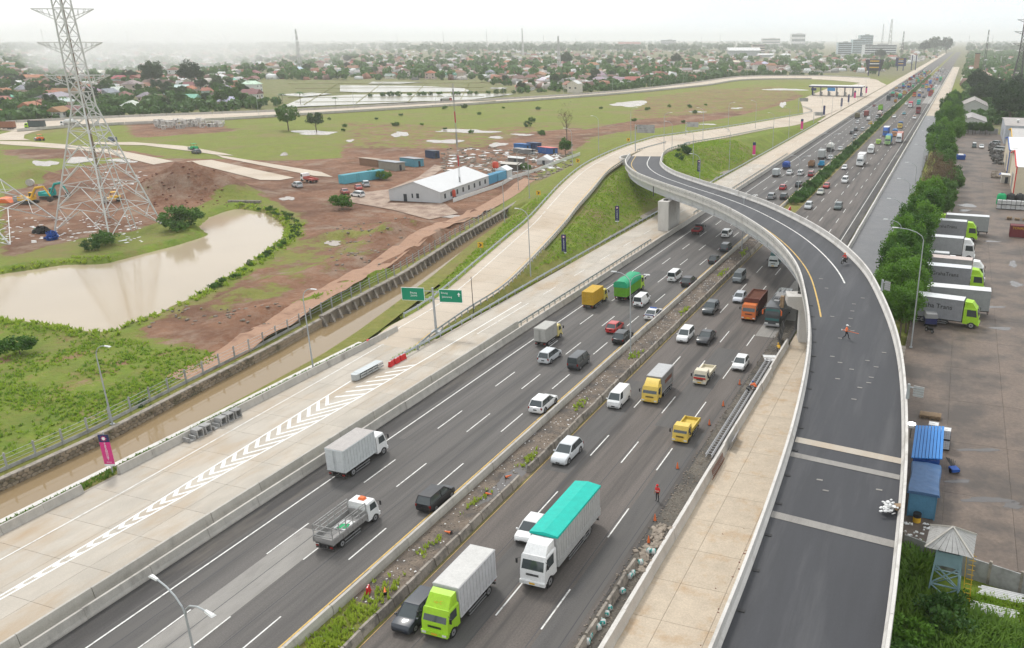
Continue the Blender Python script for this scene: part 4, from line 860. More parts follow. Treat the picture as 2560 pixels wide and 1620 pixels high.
for i, (x, y) in enumerate([(580, 855), (740, 775), (805, 735)]): banner(*Z2(x, y), 'navy', 5, 1.2, 1.6, '%s far navy banner, nearest first, between toll plaza and collector road' % nth(i + 1), .2, False, group='far navy banners')
for i, (x, y) in enumerate([(862, 695), (966, 650)]): banner(*Z2(x, y), 'pink', 5, 1.3, 1.6, '%s far pink banner beside the toll gate' % nth(i + 1), .2, False, group='far pink banners')

sg = thing('road_sign', 'two green direction panels on one grey pole at the gore', 'road sign', (-70.6, 103.2, .1), .22)
obj('pole', MB().cyl((0, 0, 0), (0, 0, 7.2), .2, .15, 10).box((0, 0, .15), (1.3, 1.3, .5)).mesh('pole', M['pole'], 40), sg)
obj('cross_arm', MB().cyl((-4.6, .12, 6.6), (4.3, .12, 6.6), .07, n=6).cyl((-4.6, .12, 5.4), (4.3, .12, 5.4), .07, n=6).mesh('cross_arm', M['pole']), sg)
for x, z0, nm in ((-3.1, 6.1, 0), (2.75, 6.0, 1)):
    b = obj('panel_edge', MB().box((x, 0, z0), (3.55, .08, 2.0)).mesh('panel_edge', M['sign_white']), sg); obj('panel', MB().box((x, -.03, z0), (3.43, .06, 1.88)).mesh('panel', M['sign_green']), b)
text('lettering', 'Bitung\n Jatake', .42, sg, (-3.0, -.07, 6.1), (math.pi / 2, 0, 0), M['sign_white']); text('lettering', 'Bitung', .40, sg, (1.3, -.07, 6.45), (math.pi / 2, 0, 0), M['sign_white'], 'LEFT'); text('lettering', 'Jatiuwung', .40, sg, (1.4, -.07, 5.85), (math.pi / 2, 0, 0), M['sign_white'], 'LEFT')
obj('arrow', MB().add([(3.95, 0, 5.95), (4.1, 0, 5.95), (4.1, 0, 6.25), (4.27, 0, 6.25), (4.02, 0, 6.6), (3.78, 0, 6.25), (3.95, 0, 6.25)], [(0, 1, 2, 3, 4, 5, 6)]).mesh('arrow', M['sign_white']), sg, (0, -.068, 0))
thing_p = thing('sign_post', 'thin bare post standing behind the green signs', 'post', (-69.9, 113, .1)); obj('shaft', MB().cyl((0, 0, 0), (0, 0, 6.4), .07, .05, 6).box((0, 0, .1), (.5, .5, .3)).mesh('shaft', M['dark_metal']), thing_p)
# overhead sign seen from behind and smaller ones on the ramps
def sign_back(p, h, w, ph, label, rz=0):
    t = thing('road_sign', label, 'road sign', p, rz); obj('pole', MB().cyl((0, 0, 0), (0, 0, h), .18, .14, 8).mesh('pole', M['pole']), t); obj('cross_arm', MB().cyl((0, 0, h - .3), (w, 0, h - .3), .08, n=6).mesh('cross_arm', M['pole']), t)
    o = obj('panel', MB().box((w / 2 + .5, -.15, h - ph / 2), (w, .08, ph)).mesh('panel', M['concrete_grey']), t)
    rb_ = MB()
    for k in range(4): rb_.box((w / 2 + .5, -.21, h - ph * (.15 + .23 * k)), (w, .05, .06))
    obj('stiffener', rb_.mesh('stiffener', M['pole']), o); return t
sign_back(at(*ZD(718, 375), 7.2), 8.6, 6.0, 2.6, 'grey back of a large sign panel on a pole at the ramp nose', .1)
sign_back(at(*ZD(1198, 230), 5), 5.6, 4.6, 1.9, 'grey back of a sign panel beside the field behind the ramp', .1)
sign_back(at(*Z3(2020, 900), 1.2), 5.4, 4.0, 1.8, 'grey back of a sign panel at the tip of the green slope', .1); sign_back(at(*Z3(1880, 800), .8), 8, 5, 2.0, 'grey back of a sign panel at the toll plaza corner', .1)
sign_back(at(*C6(1592, 1275), 9.2), 1.5, 1.0, 1.1, 'small grey sign plate outside the right parapet', -.2); sign_back(at(*C6(1412, 522), 10.4), 1.5, .9, 1.2, 'small white sign plate at the bend of the right parapet', -.6)
for k, (x, y, z, f, nm) in enumerate([(1690, 1145, 0, C2, 0), (1665, 1150, 6, C2, 1), (1390, 1380, 4, C2, 2), (2018, 1000, 7, C2, 3), (985, 240, 2, C5, 4)]):
    if k == 0: continue
    p = at(*f(x, y), z); t = thing('chevron_sign', ['', 'yellow and black bend sign above the white fence', 'yellow and black bend sign on the grass bank of the ramp', 'yellow and black bend sign beside the large grey sign', 'nearest yellow bend sign over the ribbed canal wall'][k], 'road sign', p, .25)
    b = obj('board', MB().box((0, 0, 1.1), (1.15, .06, 1.1)).mesh('board', M['p_yellow']), t); obj('post', MB().cyl((0, .06, -1.2), (0, .06, 1.6), .05, n=6).mesh('post', M['pole']), t)
    obj('arrow', MB().add([(-.35, 0, .75), (-.05, 0, .75), (.35, 0, 1.1), (-.05, 0, 1.45), (-.35, 0, 1.45), (.02, 0, 1.1)], [(0, 1, 2, 5), (5, 2, 3, 4)]).mesh('arrow', M['black']), b, (0, -.036, 0))
# crash cushion, water barriers
cc = thing('crash_cushion', 'grey steel crash cushion at the nose of the gore', 'crash barrier', (-70.0, 83.6, .12), -.02)
obj('nose', MB().loft([[(x, y, z) for x, y in [(-.55, 0), (-.5, -.5), (-.25, -.75), (.25, -.75), (.5, -.5), (.55, 0)]] for z in (.15, .95)]).mesh('nose', M['steel']), cc)
obj('top', MB().box((0, 2.4, .95), (1.15, 4.8, .06)).mesh('top', M['steel']), cc)
for k in range(4):
    for s in (-1, 1):
        for z in (.35, .7): obj('fender_panel', MB().box((s * (.6 - .01 * k), .6 + k * 1.2, z), (.08, 1.1, .22)).mesh('fender_panel', M['steel']), cc)
    obj('diaphragm', MB().box((0, .1 + k * 1.2, .55), (1.0, .1, .75)).mesh('diaphragm', M['dark_metal']), cc)
wb_me = MB().loft([[(x * sx, y, z) for x, y in [(-.22, -.55), (.22, -.55), (.22, .55), (-.22, .55)]] for z, sx in ((0, 1), (.12, 1), (.3, .7), (.75, .45))]).mesh('shell', M['p_red']); cap_me = MB().cyl((0, .3, .75), (0, .3, .8), .07).box((0, -.2, .77), (.1, .3, .05)).mesh('filler_cap', M['p_white'])
for k, (x, y, r) in enumerate([(-68.75, 89.3, .1), (-68.72, 90.6, .0), (-68.7, 91.9, -.05)]):
    t = thing('water_barrier', ['red plastic barrier nearest the crash cushion', 'middle red plastic barrier of the three by the gore', 'farthest of the three red plastic barriers by the gore'][k], 'barrier', (x, y, .12), r); obj('shell', wb_me, t); obj('filler_cap', cap_me, t)
t = thing('water_barrier', 'overturned red plastic barrier at the left edge of the exit lane', 'barrier', (-77.0, 95.4, .42)); t.rotation_euler = (1.5, 0, .4); obj('shell', wb_me, t); obj('filler_cap', cap_me, t)
for k in range(5):
    t = thing('water_barrier', '%s red plastic barrier closing the median opening behind the flyover' % nth(k + 1), 'barrier', (-38.5 - .1 * k, 216 + 1.3 * k, .03), .2 * (k % 2), 'red barriers in the median opening'); obj('shell', wb_me, t); obj('filler_cap', cap_me, t)
# precast U-drain units stacked beside the lane
ud = MB().loft([[(x, y, z) for x, z in [(-.45, 0), (.45, 0), (.45, .5), (.3, .5), (.3, .13), (-.3, .13), (-.3, .5), (-.45, .5)]] for y in (-.5, .5)]).mesh('drain_unit', M['concrete_grey'])
for k in range(7):
    for lv in range(2 if k in (1, 2, 4, 5, 6) else 1):
        o = obj('drain_unit', ud, None, (-76.0, 62.3 + k * 1.12, .12 + .51 * lv), math.pi / 2 + random.uniform(-.1, .1)); o.rotation_euler.x = math.pi if lv else 0; o.location.z += .5 if lv else 0
        tag(o, 'grey precast concrete channel piece stacked beside the canal barrier', 'drain', 'channel pieces on the collector road')
# ------------------------------------------------------------------ scatter helpers
def blocks_mesh(name, pts, smin, smax, mat, flat=1.0, seed=1):
    r = np.random.default_rng(seed); n = len(pts); P = np.asarray(pts, float)
    base = np.array([(-1, -1, 0), (1, -1, 0), (1, 1, 0), (-1, 1, 0), (-.7, -.7, 1), (.7, -.7, 1), (.7, .7, 1), (-.7, .7, 1)], float)
    s = r.uniform(smin, smax, (n, 1, 3)); s[:, :, 2] *= flat; V = base[None] * s * r.uniform(.7, 1.25, (n, 8, 3)); a = r.uniform(0, 6.28, n); c, si = np.cos(a)[:, None], np.sin(a)[:, None]
    X = V[..., 0] * c - V[..., 1] * si; Y = V[..., 0] * si + V[..., 1] * c; V = np.stack([X, Y, V[..., 2]], -1) + P[:, None]
    f = np.array([(3, 2, 1, 0), (4, 5, 6, 7), (0, 1, 5, 4), (1, 2, 6, 5), (2, 3, 7, 6), (3, 0, 4, 7)]); Q = (f[None] + 8 * np.arange(n)[:, None, None]).reshape(-1, 4)
    return mesh_np(name, V.reshape(-1, 3), Q, mat)
def stuff(name, me, label=None): o = obj(name, me); o['kind'] = 'stuff'; o['label'] = label or name.replace('_', ' '); return o
def tuft_mesh(name, pts, h, w, mat, blades=5, seed=1, lean=.5):
    r = np.random.default_rng(seed); P = np.repeat(np.asarray(pts, float), blades, 0); n = len(P); a = r.uniform(0, 6.28, n); hh = h * r.uniform(.5, 1.2, n); ww = w * r.uniform(.6, 1.2, n)
    d = np.stack([np.cos(a), np.sin(a), np.zeros(n)], -1); b = np.stack([-np.sin(a), np.cos(a), np.zeros(n)], -1); P = P + d * (r.uniform(0, 1, n) * w * 1.2)[:, None]
    tip = P + d * (hh * lean * r.uniform(.3, 1.2, n))[:, None] + np.array([0, 0, 1.])[None] * hh[:, None]; mid = P * .45 + tip * .55 + np.array([0, 0, .12])[None] * hh[:, None]
    V = np.stack([P - b * ww[:, None] * .5, P + b * ww[:, None] * .5, mid + b * ww[:, None] * .55, mid - b * ww[:, None] * .55, tip + b * ww[:, None] * .12, tip - b * ww[:, None] * .12], 1)
    k = 6 * np.arange(n)[:, None]; Q = np.concatenate([k + np.array([[0, 1, 2, 3]]), k + np.array([[3, 2, 4, 5]])]); return mesh_np(name, V.reshape(-1, 3), Q, mat)
def crown_mesh(name, seed, rx, rz, clumps, leaves, leaf, mat, zc=0.0, shell=.55, droop=0.0, flatten=1.0):
    r = np.random.default_rng(seed); c = r.normal(size=(clumps, 3)); c /= np.linalg.norm(c, axis=1)[:, None]; c *= (shell + (1 - shell) * r.random((clumps, 1))) ** .7 * r.uniform(.72, 1.12, (clumps, 1)); c[:, 2] = np.where(c[:, 2] < -.35, c[:, 2] * .6, c[:, 2]) * flatten
    cr_ = r.uniform(.22, .42, clumps); q = r.normal(size=(clumps, leaves, 3)); q /= np.linalg.norm(q, axis=2)[..., None]; q *= (r.random((clumps, leaves, 1)) ** .4) * cr_[:, None, None]; P = (c[:, None] + q).reshape(-1, 3); n = len(P)
    P[:, 2] -= droop * (P[:, 0] ** 2 + P[:, 1] ** 2); P = P * np.array([rx, rx, rz]) + np.array([0, 0, zc])
    u = r.normal(size=(n, 3)); u /= np.linalg.norm(u, axis=1)[:, None]; w = np.cross(u, r.normal(size=(n, 3))); w /= np.linalg.norm(w, axis=1)[:, None] + 1e-9; s = leaf * r.uniform(.6, 1.3, (n, 1))
    V = np.stack([P - u * s - w * s * .5, P + u * s - w * s * .5, P + u * s + w * s * .5, P - u * s + w * s * .5], 1).reshape(-1, 3); return mesh_np(name, V, np.arange(4 * n).reshape(-1, 4), mat)
def trunk_mesh(h, r0, limbs, spread, seed):
    r = random.Random(seed); mb = MB(); pts = [Vector((0, 0, -.3)), Vector((r.uniform(-.1, .1) * h * .1, r.uniform(-.1, .1) * h * .1, h * .5)), Vector((r.uniform(-.1, .1) * h * .2, r.uniform(-.1, .1) * h * .2, h))]
    mb.cyl(pts[0], pts[1], r0, r0 * .75, 7); mb.cyl(pts[1], pts[2], r0 * .75, r0 * .4, 7)
    for k in range(limbs):
        a = 6.28 * k / limbs + r.uniform(-.4, .4); b = pts[1].lerp(pts[2], r.uniform(0, .9)); e = b + Vector((math.cos(a) * spread, math.sin(a) * spread, h * r.uniform(.2, .45))); mb.cyl(b, e, r0 * .4, r0 * .15, 5)
    return mb.mesh('trunk', M['bark'], 40)
TREES = {}
def tree_kind(key, trunk, crowns): TREES[key] = (trunk, crowns)
tree_kind('belt', [trunk_mesh(4.2, .16, 6, 1.4, s) for s in (1, 2)], [crown_mesh('crown', s, 2.3, 3.0, 46, 120, .13, M['leaf_fresh'], 5.0, .45, .12) for s in (1, 2, 3, 4)])
tree_kind('belt_dark', [trunk_mesh(4.2, .2, 6, 1.6, s) for s in (3, 4)], [crown_mesh('crown', s, 2.7, 2.8, 46, 110, .16, M['leaf'], 5.0, .5) for s in (5, 6, 7)])
tree_kind('dry', [trunk_mesh(4.5, .16, 9, 1.8, 9)], [crown_mesh('crown', 11, 2.6, 3.0, 40, 60, .10, M['leaf_dry'], 4.6, .4)])
tree_kind('big', [trunk_mesh(7, .45, 8, 3.5, 12)], [crown_mesh('crown', s, 6.5, 5.2, 60, 90, .34, M['leaf_dark'], 9.5, .55) for s in (21, 22, 23)])
tree_kind('village', [trunk_mesh(4, .25, 5, 1.8, 15)], [crown_mesh('crown', s, 3.8, 3.3, 34, 46, .32, m, 5.4, .5) for s, m in ((31, M['leaf']), (32, M['far_green']), (33, M['leaf']), (34, M['leaf_dark']))])
tree_kind('bush', [trunk_mesh(.8, .06, 4, .5, 17)], [crown_mesh('crown', s, 1.5, 1.0, 26, 60, .10, m, .9, .5) for s, m in ((41, M['leaf']), (42, M['leaf_fresh']), (43, M['leaf']))])
tree_kind('bare', [trunk_mesh(6.5, .16, 12, 1.6, 18)], [crown_mesh('crown', 51, 2.6, 3.6, 24, 14, .10, M['leaf_dry'], 8, .3)])
def palm(seed):
    r = random.Random(seed); tr = MB(); tr.cyl((0, 0, -.2), (.2, .1, 7), .16, .11, 7); cr = MB()
    for k in range(13):
        a = 6.28 * k / 13 + r.uniform(-.2, .2); L = r.uniform(2.2, 3.0); up = r.uniform(.2, 1.0); pts = [Vector((.2 + math.cos(a) * L * t, .1 + math.sin(a) * L * t, 7 + up * math.sin(t * 2.2) - t * t * 1.4)) for t in (0, .3, .6, 1)]
        for p, q, w0, w1 in zip(pts[:-1], pts[1:], (.12, .34, .3), (.34, .3, .05)):
            n = Vector((-math.sin(a), math.cos(a), 0)); cr.add([p - n * w0 - Vector((0, 0, .12)), p, p + n * w0 - Vector((0, 0, .12)), q + n * w1 - Vector((0, 0, .12)), q, q - n * w1 - Vector((0, 0, .12))], [(0, 1, 4, 5), (1, 2, 3, 4)])
    return tr.mesh('trunk', M['bark'], 40), cr.mesh('crown', M['leaf'])
pt, pcr = palm(3); tree_kind('palm', [pt], [pcr])
def tree(kind, x, y, z, s, label, group=None, name='tree', sz=None):
    tr, cr = TREES[kind]; t = thing(name, label, 'bush' if kind == 'bush' else 'tree', (x, y, z), random.uniform(0, 6.28), group); t.scale = (s, s, sz or s * random.uniform(.9, 1.12)); obj('trunk', random.choice(tr), t); obj('crown', random.choice(cr), t); return t

# ------------------------------------------------------------------ people
def person(label, loc, rz, pose='stand', top='vest_orange', legs='trousers', hat='p_white', scale=1.0):
    J = {'pelvis': (0, 0, .95), 'chest': (0, .02, 1.32), 'neck': (0, .02, 1.50), 'head': (0, .04, 1.60), 'crown': (0, .04, 1.74), 'sl': (-.19, .02, 1.43), 'sr': (.19, .02, 1.43), 'el': (-.26, .0, 1.15), 'er': (.26, .0, 1.15), 'wl': (-.27, .12, .92), 'wr': (.27, .12, .92), 'hl': (-.10, 0, .92), 'hr': (.10, 0, .92), 'kl': (-.12, .03, .50), 'kr': (.12, .03, .50), 'al': (-.13, -.02, .09), 'ar': (.13, -.02, .09), 'tl': (-.14, .17, .05), 'tr': (.14, .17, .05)}
    if pose == 'walk': J.update(kl=(-.10, .26, .53), al=(-.10, .33, .10), tl=(-.10, .52, .07), kr=(.10, -.06, .50), ar=(.10, -.42, .14), tr=(.10, -.27, .06), el=(-.27, .14, 1.18), wl=(-.2, .36, 1.12), er=(.27, .06, 1.17), wr=(.22, .30, 1.06))
    if pose == 'bend': J.update(pelvis=(0, -.25, .62), chest=(0, .08, .86), neck=(0, .20, .98), head=(0, .28, 1.05), crown=(0, .33, 1.17), sl=(-.19, .16, .93), sr=(.19, .16, .93), el=(-.25, .34, .70), er=(.25, .34, .70), wl=(-.14, .52, .48), wr=(.14, .52, .48), hl=(-.10, -.24, .60), hr=(.10, -.24, .60), kl=(-.17, .14, .47), kr=(.17, .14, .47), al=(-.14, -.1, .09), ar=(.14, -.1, .09), tl=(-.15, .1, .05), tr=(.15, .1, .05))
    if pose == 'ride': J.update(pelvis=(0, -.15, .80), chest=(0, -.05, 1.15), neck=(0, -.02, 1.32), head=(0, 0, 1.42), crown=(0, 0, 1.56), sl=(-.19, -.04, 1.25), sr=(.19, -.04, 1.25), el=(-.28, .18, 1.05), er=(.28, .18, 1.05), wl=(-.28, .42, 1.02), wr=(.28, .42, 1.02), hl=(-.11, -.13, .78), hr=(.11, -.13, .78), kl=(-.22, .25, .68), kr=(.22, .25, .68), al=(-.2, .05, .30), ar=(.2, .05, .30), tl=(-.2, .22, .27), tr=(.2, .22, .27))
    E = [('pelvis', 'chest'), ('chest', 'neck'), ('neck', 'head'), ('head', 'crown'), ('chest', 'sl'), ('chest', 'sr'), ('sl', 'el'), ('sr', 'er'), ('el', 'wl'), ('er', 'wr'), ('pelvis', 'hl'), ('pelvis', 'hr'), ('hl', 'kl'), ('hr', 'kr'), ('kl', 'al'), ('kr', 'ar'), ('al', 'tl'), ('ar', 'tr')]
    RAD = dict(pelvis=.15, chest=.17, neck=.06, head=.095, crown=.085, sl=.075, sr=.075, el=.05, er=.05, wl=.036, wr=.036, hl=.095, hr=.095, kl=.065, kr=.065, al=.045, ar=.045, tl=.04, tr=.04)
    names = list(J); vs = [Vector(J[n]) for n in names]; es = [(names.index(a), names.index(b)) for a, b in E]; rad = [RAD[n] for n in names]
    for s, w, e in ((-1, 'wl', 'el'), (1, 'wr', 'er')):
        d = (Vector(J[w]) - Vector(J[e])).normalized(); pi = len(vs); vs.append(Vector(J[w]) + d * .07); rad.append(.030); es.append((names.index(w), pi)); side = d.cross(Vector((0, 0, 1))).normalized()
        for k, (o, L) in enumerate(((-.03, .075), (-.011, .09), (.010, .085), (.029, .065))): vs.append(vs[pi] + side * o + d * L + Vector((0, 0, -.015))); rad.append(.009); es.append((pi, len(vs) - 1))
        vs.append(vs[pi] + side * -.05 * s + d * .02); rad.append(.010); es.append((names.index(w), len(vs) - 1))
    me = bpy.data.meshes.new('body'); me.from_pydata(vs, es, []); o = bpy.data.objects.new('body_cage', me); COL.objects.link(o)
    m = o.modifiers.new('skin', 'SKIN'); o.modifiers.new('sub', 'SUBSURF').levels = 1
    for i, sv in enumerate(me.skin_vertices[0].data): sv.radius = (rad[i], rad[i]); sv.use_root = (i == 0)
    bpy.context.view_layer.update(); bm_ = bpy.data.meshes.new_from_object(o.evaluated_get(bpy.context.evaluated_depsgraph_get())); bpy.data.objects.remove(o)
    bm_.materials.clear()
    for k in ('skin', top, legs, 'black'): bm_.materials.append(M[k])
    mi = {0: 1, 1: 1, 2: 0, 3: 0, 4: 1, 5: 1, 6: 1, 7: 1, 8: 0, 9: 0, 10: 2, 11: 2, 12: 2, 13: 2, 14: 2, 15: 2, 16: 3, 17: 3}
    segs = [(vs[a], vs[b]) for a, b in es]
    for p in bm_.polygons:
        c = p.center; best = min(range(len(segs)), key=lambda k: (c - (segs[k][0] + (segs[k][1] - segs[k][0]) * max(0, min(1, (c - segs[k][0]).dot(segs[k][1] - segs[k][0]) / max(1e-6, (segs[k][1] - segs[k][0]).length_squared))))).length); p.material_index = mi.get(best, 0); p.use_smooth = True
    t = thing('person', label, 'person', loc, rz); t.scale = (scale,) * 3; obj('body', bm_, t); h = Vector(J['crown']); hd = Vector(J['head'])
    f = MB()
    for s in (-1, 1): f.box((hd.x + s * .032, hd.y + .098, hd.z + .05), (.022, .012, .012)); f.box((hd.x + s * .098, hd.y, hd.z + .03), (.02, .04, .055))
    f.box((hd.x, hd.y + .11, hd.z + .02), (.022, .03, .04)); f.box((hd.x, hd.y + .1, hd.z - .03), (.05, .012, .012)); obj('face', f.mesh('face', M['skin']), t)
    obj('helmet', MB().lathe([(.135, 0), (.125, .02), (.118, .07), (.085, .12), (.03, .145), (.002, .147)], 12).box((0, .13, .01), (.16, .1, .015)).mesh('helmet', M[hat], 50), t, (h.x, h.y, h.z - .045))
    c = Vector(J['chest']); pv = Vector(J['pelvis']); n = 10; rings = []
    for tt, rr in ((.15, .19), (.5, .185), (.95, .2), (1.25, .13)): q = pv.lerp(c, tt); rings.append([(q.x + math.cos(6.28 * i / n) * rr * 1.15, q.y + math.sin(6.28 * i / n) * rr * .85, q.z) for i in range(n)])
    v = obj('vest', MB().loft(rings, caps=False).mesh('vest', M[top], 60), t); q = pv.lerp(c, .6); obj('reflective_band', MB().loft([[(q.x + math.cos(6.28 * i / n) * .224, q.y + math.sin(6.28 * i / n) * .168, q.z + dz) for i in range(n)] for dz in (-.03, .03)], caps=False).mesh('reflective_band', M['hivis']), v)
    return t
w1 = person('worker with white helmet and orange vest walking across the flyover deck', at(*C6(1160, 862), 8.72), -math.pi / 2 + .1, 'walk')
t = thing('measuring_pole', 'orange pole carried by the worker on the flyover deck', 'pole', w1.location + Vector((.3, 0, 1.12)), 0); obj('shaft', MB().cyl((-.75, -.25, .08), (1.15, -.25, -.18), .03, n=6).mesh('shaft', M['p_orange']), t); obj('tip', MB().box((-.8, -.25, .09), (.16, .04, .14)).mesh('tip', M['p_white']), t)
person('flagman in red vest and red helmet standing at the edge of the inbound lanes', at(*C8(2222, 482), 0), 2.9, 'stand', 'vest_red', 'trousers', 'p_red')
person('crouching worker with orange helmet beside the steel cage', at(*C6(478, 1238), .05), -1.2, 'bend', 'trousers', 'trousers', 'p_orange'); person('worker with blue helmet and orange vest beside the steel cage', at(*C6(520, 1222), .05), 1.0, 'bend', 'vest_orange', 'trousers', 'p_blue')
person('worker with yellow helmet under the flyover edge', at(*C6(690, 950), .05), .5, 'bend', 'p_yellow', 'trousers', 'p_yellow')
mp_ = at(*C6(1150, 332), 9.75); rd = person('motorcycle rider in red and white on the flyover beside the right parapet', mp_ + Vector((0, 0, .02)), 2.7, 'ride', 'vest_red', 'trousers', 'p_orange')
def motorcycle(label, loc, rz, col='black'):
    t = thing('motorcycle', label, 'motorcycle', loc, rz)
    for y in (-.6, .62): w = obj('wheel', MB().cyl((-.05, y, .29), (.05, y, .29), .29, n=14).mesh('wheel', M['rubber'], 40), t); obj('rim', MB().cyl((-.056, y, .29), (.056, y, .29), .19, n=10).mesh('rim', M['rim']), w)
    obj('body', MB().loft([[(-.09, y, z0), (.09, y, z0), (.13, y, (z0 + z1) / 2), (.07, y, z1), (-.07, y, z1), (-.13, y, (z0 + z1) / 2)] for y, z0, z1 in ((-.75, .62, .72), (-.3, .36, .74), (.1, .28, .62), (.38, .36, .9), (.5, .6, .95))]).mesh('body', M[col], 40), t); obj('seat', MB().box((0, -.3, .77), (.24, .8, .09), tx=.8, ty=.9).mesh('seat', M['black']), t)
    obj('handlebar', MB().tube([(-.33, .34, 1.0), (0, .42, .96), (.33, .34, 1.0)], .02, 5).mesh('handlebar', M['black']), t); obj('fork', MB().cyl((0, .62, .3), (0, .42, .95), .045, n=6).mesh('fork', M['rim']), t); obj('headlight', MB().box((0, .52, .86), (.16, .08, .12)).mesh('headlight', M['lens']), t); return t
motorcycle('black motorcycle ridden along the flyover beside the right parapet', mp_, 2.7)

# ------------------------------------------------------------------ road works and median litter
cone_me = MB().lathe([(.15, .03), (.13, .1), (.03, .72), (.001, .73)], 10).mesh('cone', M['p_orange'], 40); cbase = MB().box((0, 0, .02), (.38, .38, .04)).mesh('base', M['black']); cstr = MB().lathe([(.092, .30), (.066, .46)], 10).mesh('stripe', M['p_white'])
def cone(label, loc, tilt=0, group=None):
    t = thing('traffic_cone', label, 'traffic cone', loc, 0, group); t.rotation_euler = (tilt, 0, random.uniform(0, 6)); c = obj('cone', cone_me, t); obj('base', cbase, t); obj('stripe', cstr, c)
cone('traffic cone on the road between the flagman and the yellow pickup', at(*C8(2362, 255), .005)); cone('traffic cone just below the flagman', at(*C8(2205, 620), .005)); cone('traffic cone next to the first cement sack', at(*C8(2160, 775), .005))
cone('traffic cone nearest the white hatchback by the works', at(*C6(302, 1330), .005)); cone('traffic cone below the workers beside the yellow pickup', at(*C6(205, 1462), .005)); cone('dark traffic cone left of the crouching workers', at(*C6(417, 1180), .005))
cone('orange cone lying in the grass at the bottom of the median', at(*C8(315, 1135), .15), 1.3); cone('orange cone lying in the wet patch of the median', at(*C8(1155, 318), .15), 1.4); cone('orange cone lying near the middle of the median', at(*C8(780, 705), .15), 1.5); cone('orange cone lying at the narrow start of the rubble', at(*C8(1018, 430), .15), 1.5)
t = thing('water_barrier', 'small red plastic barrier standing in the median grass', 'barrier', at(*C8(200, 1125), .03), .4); t.scale = (.7, .55, .8); obj('shell', wb_me, t); obj('filler_cap', cap_me, t)
# weathered soil of the median
flat_strip('median_rubble', -41.0, -37.0, 44, 214, .032, mk('median_earth', (.17, .135, .105), .95, .3, .8, .4, stain=(.085, .075, .068), stain_scale=.35, stain_at=(.45, .62), fine=(7, .3)))
r = np.random.default_rng(3)
pts = np.stack([r.uniform(-40.9, -37.7, 2600), r.uniform(40, 214, 2600), np.full(2600, .03)], -1); stuff('median_rubble_stones', blocks_mesh('rubble', pts[:2000], .02, .10, M['rubble'], .8, 4)); stuff('median_litter', blocks_mesh('litter', pts[2000:], .03, .10, M['white'], .3, 5))
gp = []
for cx, cy, s, n in [(-39.2, 33, 1.4, 260), (-38.6, 38, 1.6, 300), (-39.6, 42, 1.2, 160), (-38.9, 47, .5, 16), (-39.3, 53.5, .4, 14), (-39.4, 62, .5, 16), (-38.6, 71.5, .5, 26), (-39.2, 86, .5, 18), (-39, 105, .6, 24), (-38.6, 127, .5, 26), (-39, 152, .6, 24), (-39.2, 170, .6, 24), (-39, 28, 1.4, 260)]: q = r.normal(size=(n, 2)) * (s * .55, s * 2.2); gp += [(cx + a, cy + b, .02) for a, b in q if abs(cx + a + 39.1) < 1.75]
stuff('median_weeds', tuft_mesh('weeds', gp, .35, .12, M['grass_blade'], 6, 7)); flat_strip('median_grass', -41.0, -37.6, 0, 45, .033, M['ground'])
# planted median beyond the flyover
gp = np.stack([r.uniform(-40.8, -37.6, 5200), 232 + (r.random(5200) ** 1.6) * 900, np.full(5200, .02)], -1)[:3600]; stuff('median_planting', tuft_mesh('planting', gp, 1.0, .45, M['leaf'], 5, 9, .8)); 
for k in range(26): y = 225 + k * 14 + random.uniform(-4, 4); tree('bush', -39.2, y, 0, random.uniform(.8, 1.35), '%s green shrub planted in the median beyond the flyover' % nth(k + 1), 'median shrubs', 'shrub')
sheet('median_wet', blob(-38.6, 66.5, .9, 5, conv=lambda a, b: (a, b)), .042, M['wet'])
# right-hand works: trench, cage, rubble, sacks
flat_strip('works_earth', -22.0, -20.3, 12, 128, .03, mk('works_earth', (.13, .115, .095), .95, .35, .8, .5, stain=(.06, .055, .05), stain_scale=.4, stain_at=(.45, .62), fine=(6, .3)))
pts = np.stack([r.uniform(-22.3, -20.1, 1800), r.uniform(30, 125, 1800), np.full(1800, .03)], -1); stuff('works_rubble', blocks_mesh('rubble', pts, .02, .10, M['rubble'], .8, 8)); pts = np.stack([r.normal(-21.0, .35, 120), r.uniform(56, 64, 120), np.full(120, .05)], -1); stuff('broken_slabs', blocks_mesh('broken', pts, .08, .35, M['rubble'], .5, 9))
cg = thing('rebar_cage', 'long ladder-like steel cage lying along the works trench', 'rebar cage', (-20.75, 0, .55))
for s in (-.32, .32): obj('rail', MB().bar((s, 78, 0), (s, 109, 0), .09).bar((s, 78, -.3), (s, 109, -.3), .07).mesh('rail', M['rim']), cg)
rung = MB().box((0, 0, 0), (.66, .07, .05)).mesh('rung', M['rim'])
for k in range(52): obj('rung', rung, cg, (0, 78.3 + k * .6, 0))
flat_strip('trench', -20.42, -20.1, 76, 112, .05, M['black'])
t = thing('plywood_sheet', 'pale sheet leaning on the cage near the flyover pier', 'sheet', at(*C6(632, 1000), .3), .5); o = obj('sheet', MB().box((0, 0, .12), (1.9, 1.5, .04)).mesh('sheet', M['white']), t); o.rotation_euler = (.25, .1, 0); obj('batten', MB().box((0, 0, .16), (1.9, .06, .04)).mesh('batten', M['wood']), o)
scf = thing('scaffold_panel', 'dark scaffold frames leaning beside the coach at the flyover pier', 'scaffold', (-20.3, 117.6, 0), .3); mb = MB()
for k in range(6): mb.bar((-.9, -1.5 + k * .6, .1), (-.2, -1.5 + k * .6, 3.0), .06)
for k in range(4): mb.bar((-.9 + k * .2, -1.6, .4 + k * .8), (-.9 + k * .2, 1.6, .4 + k * .8), .06)
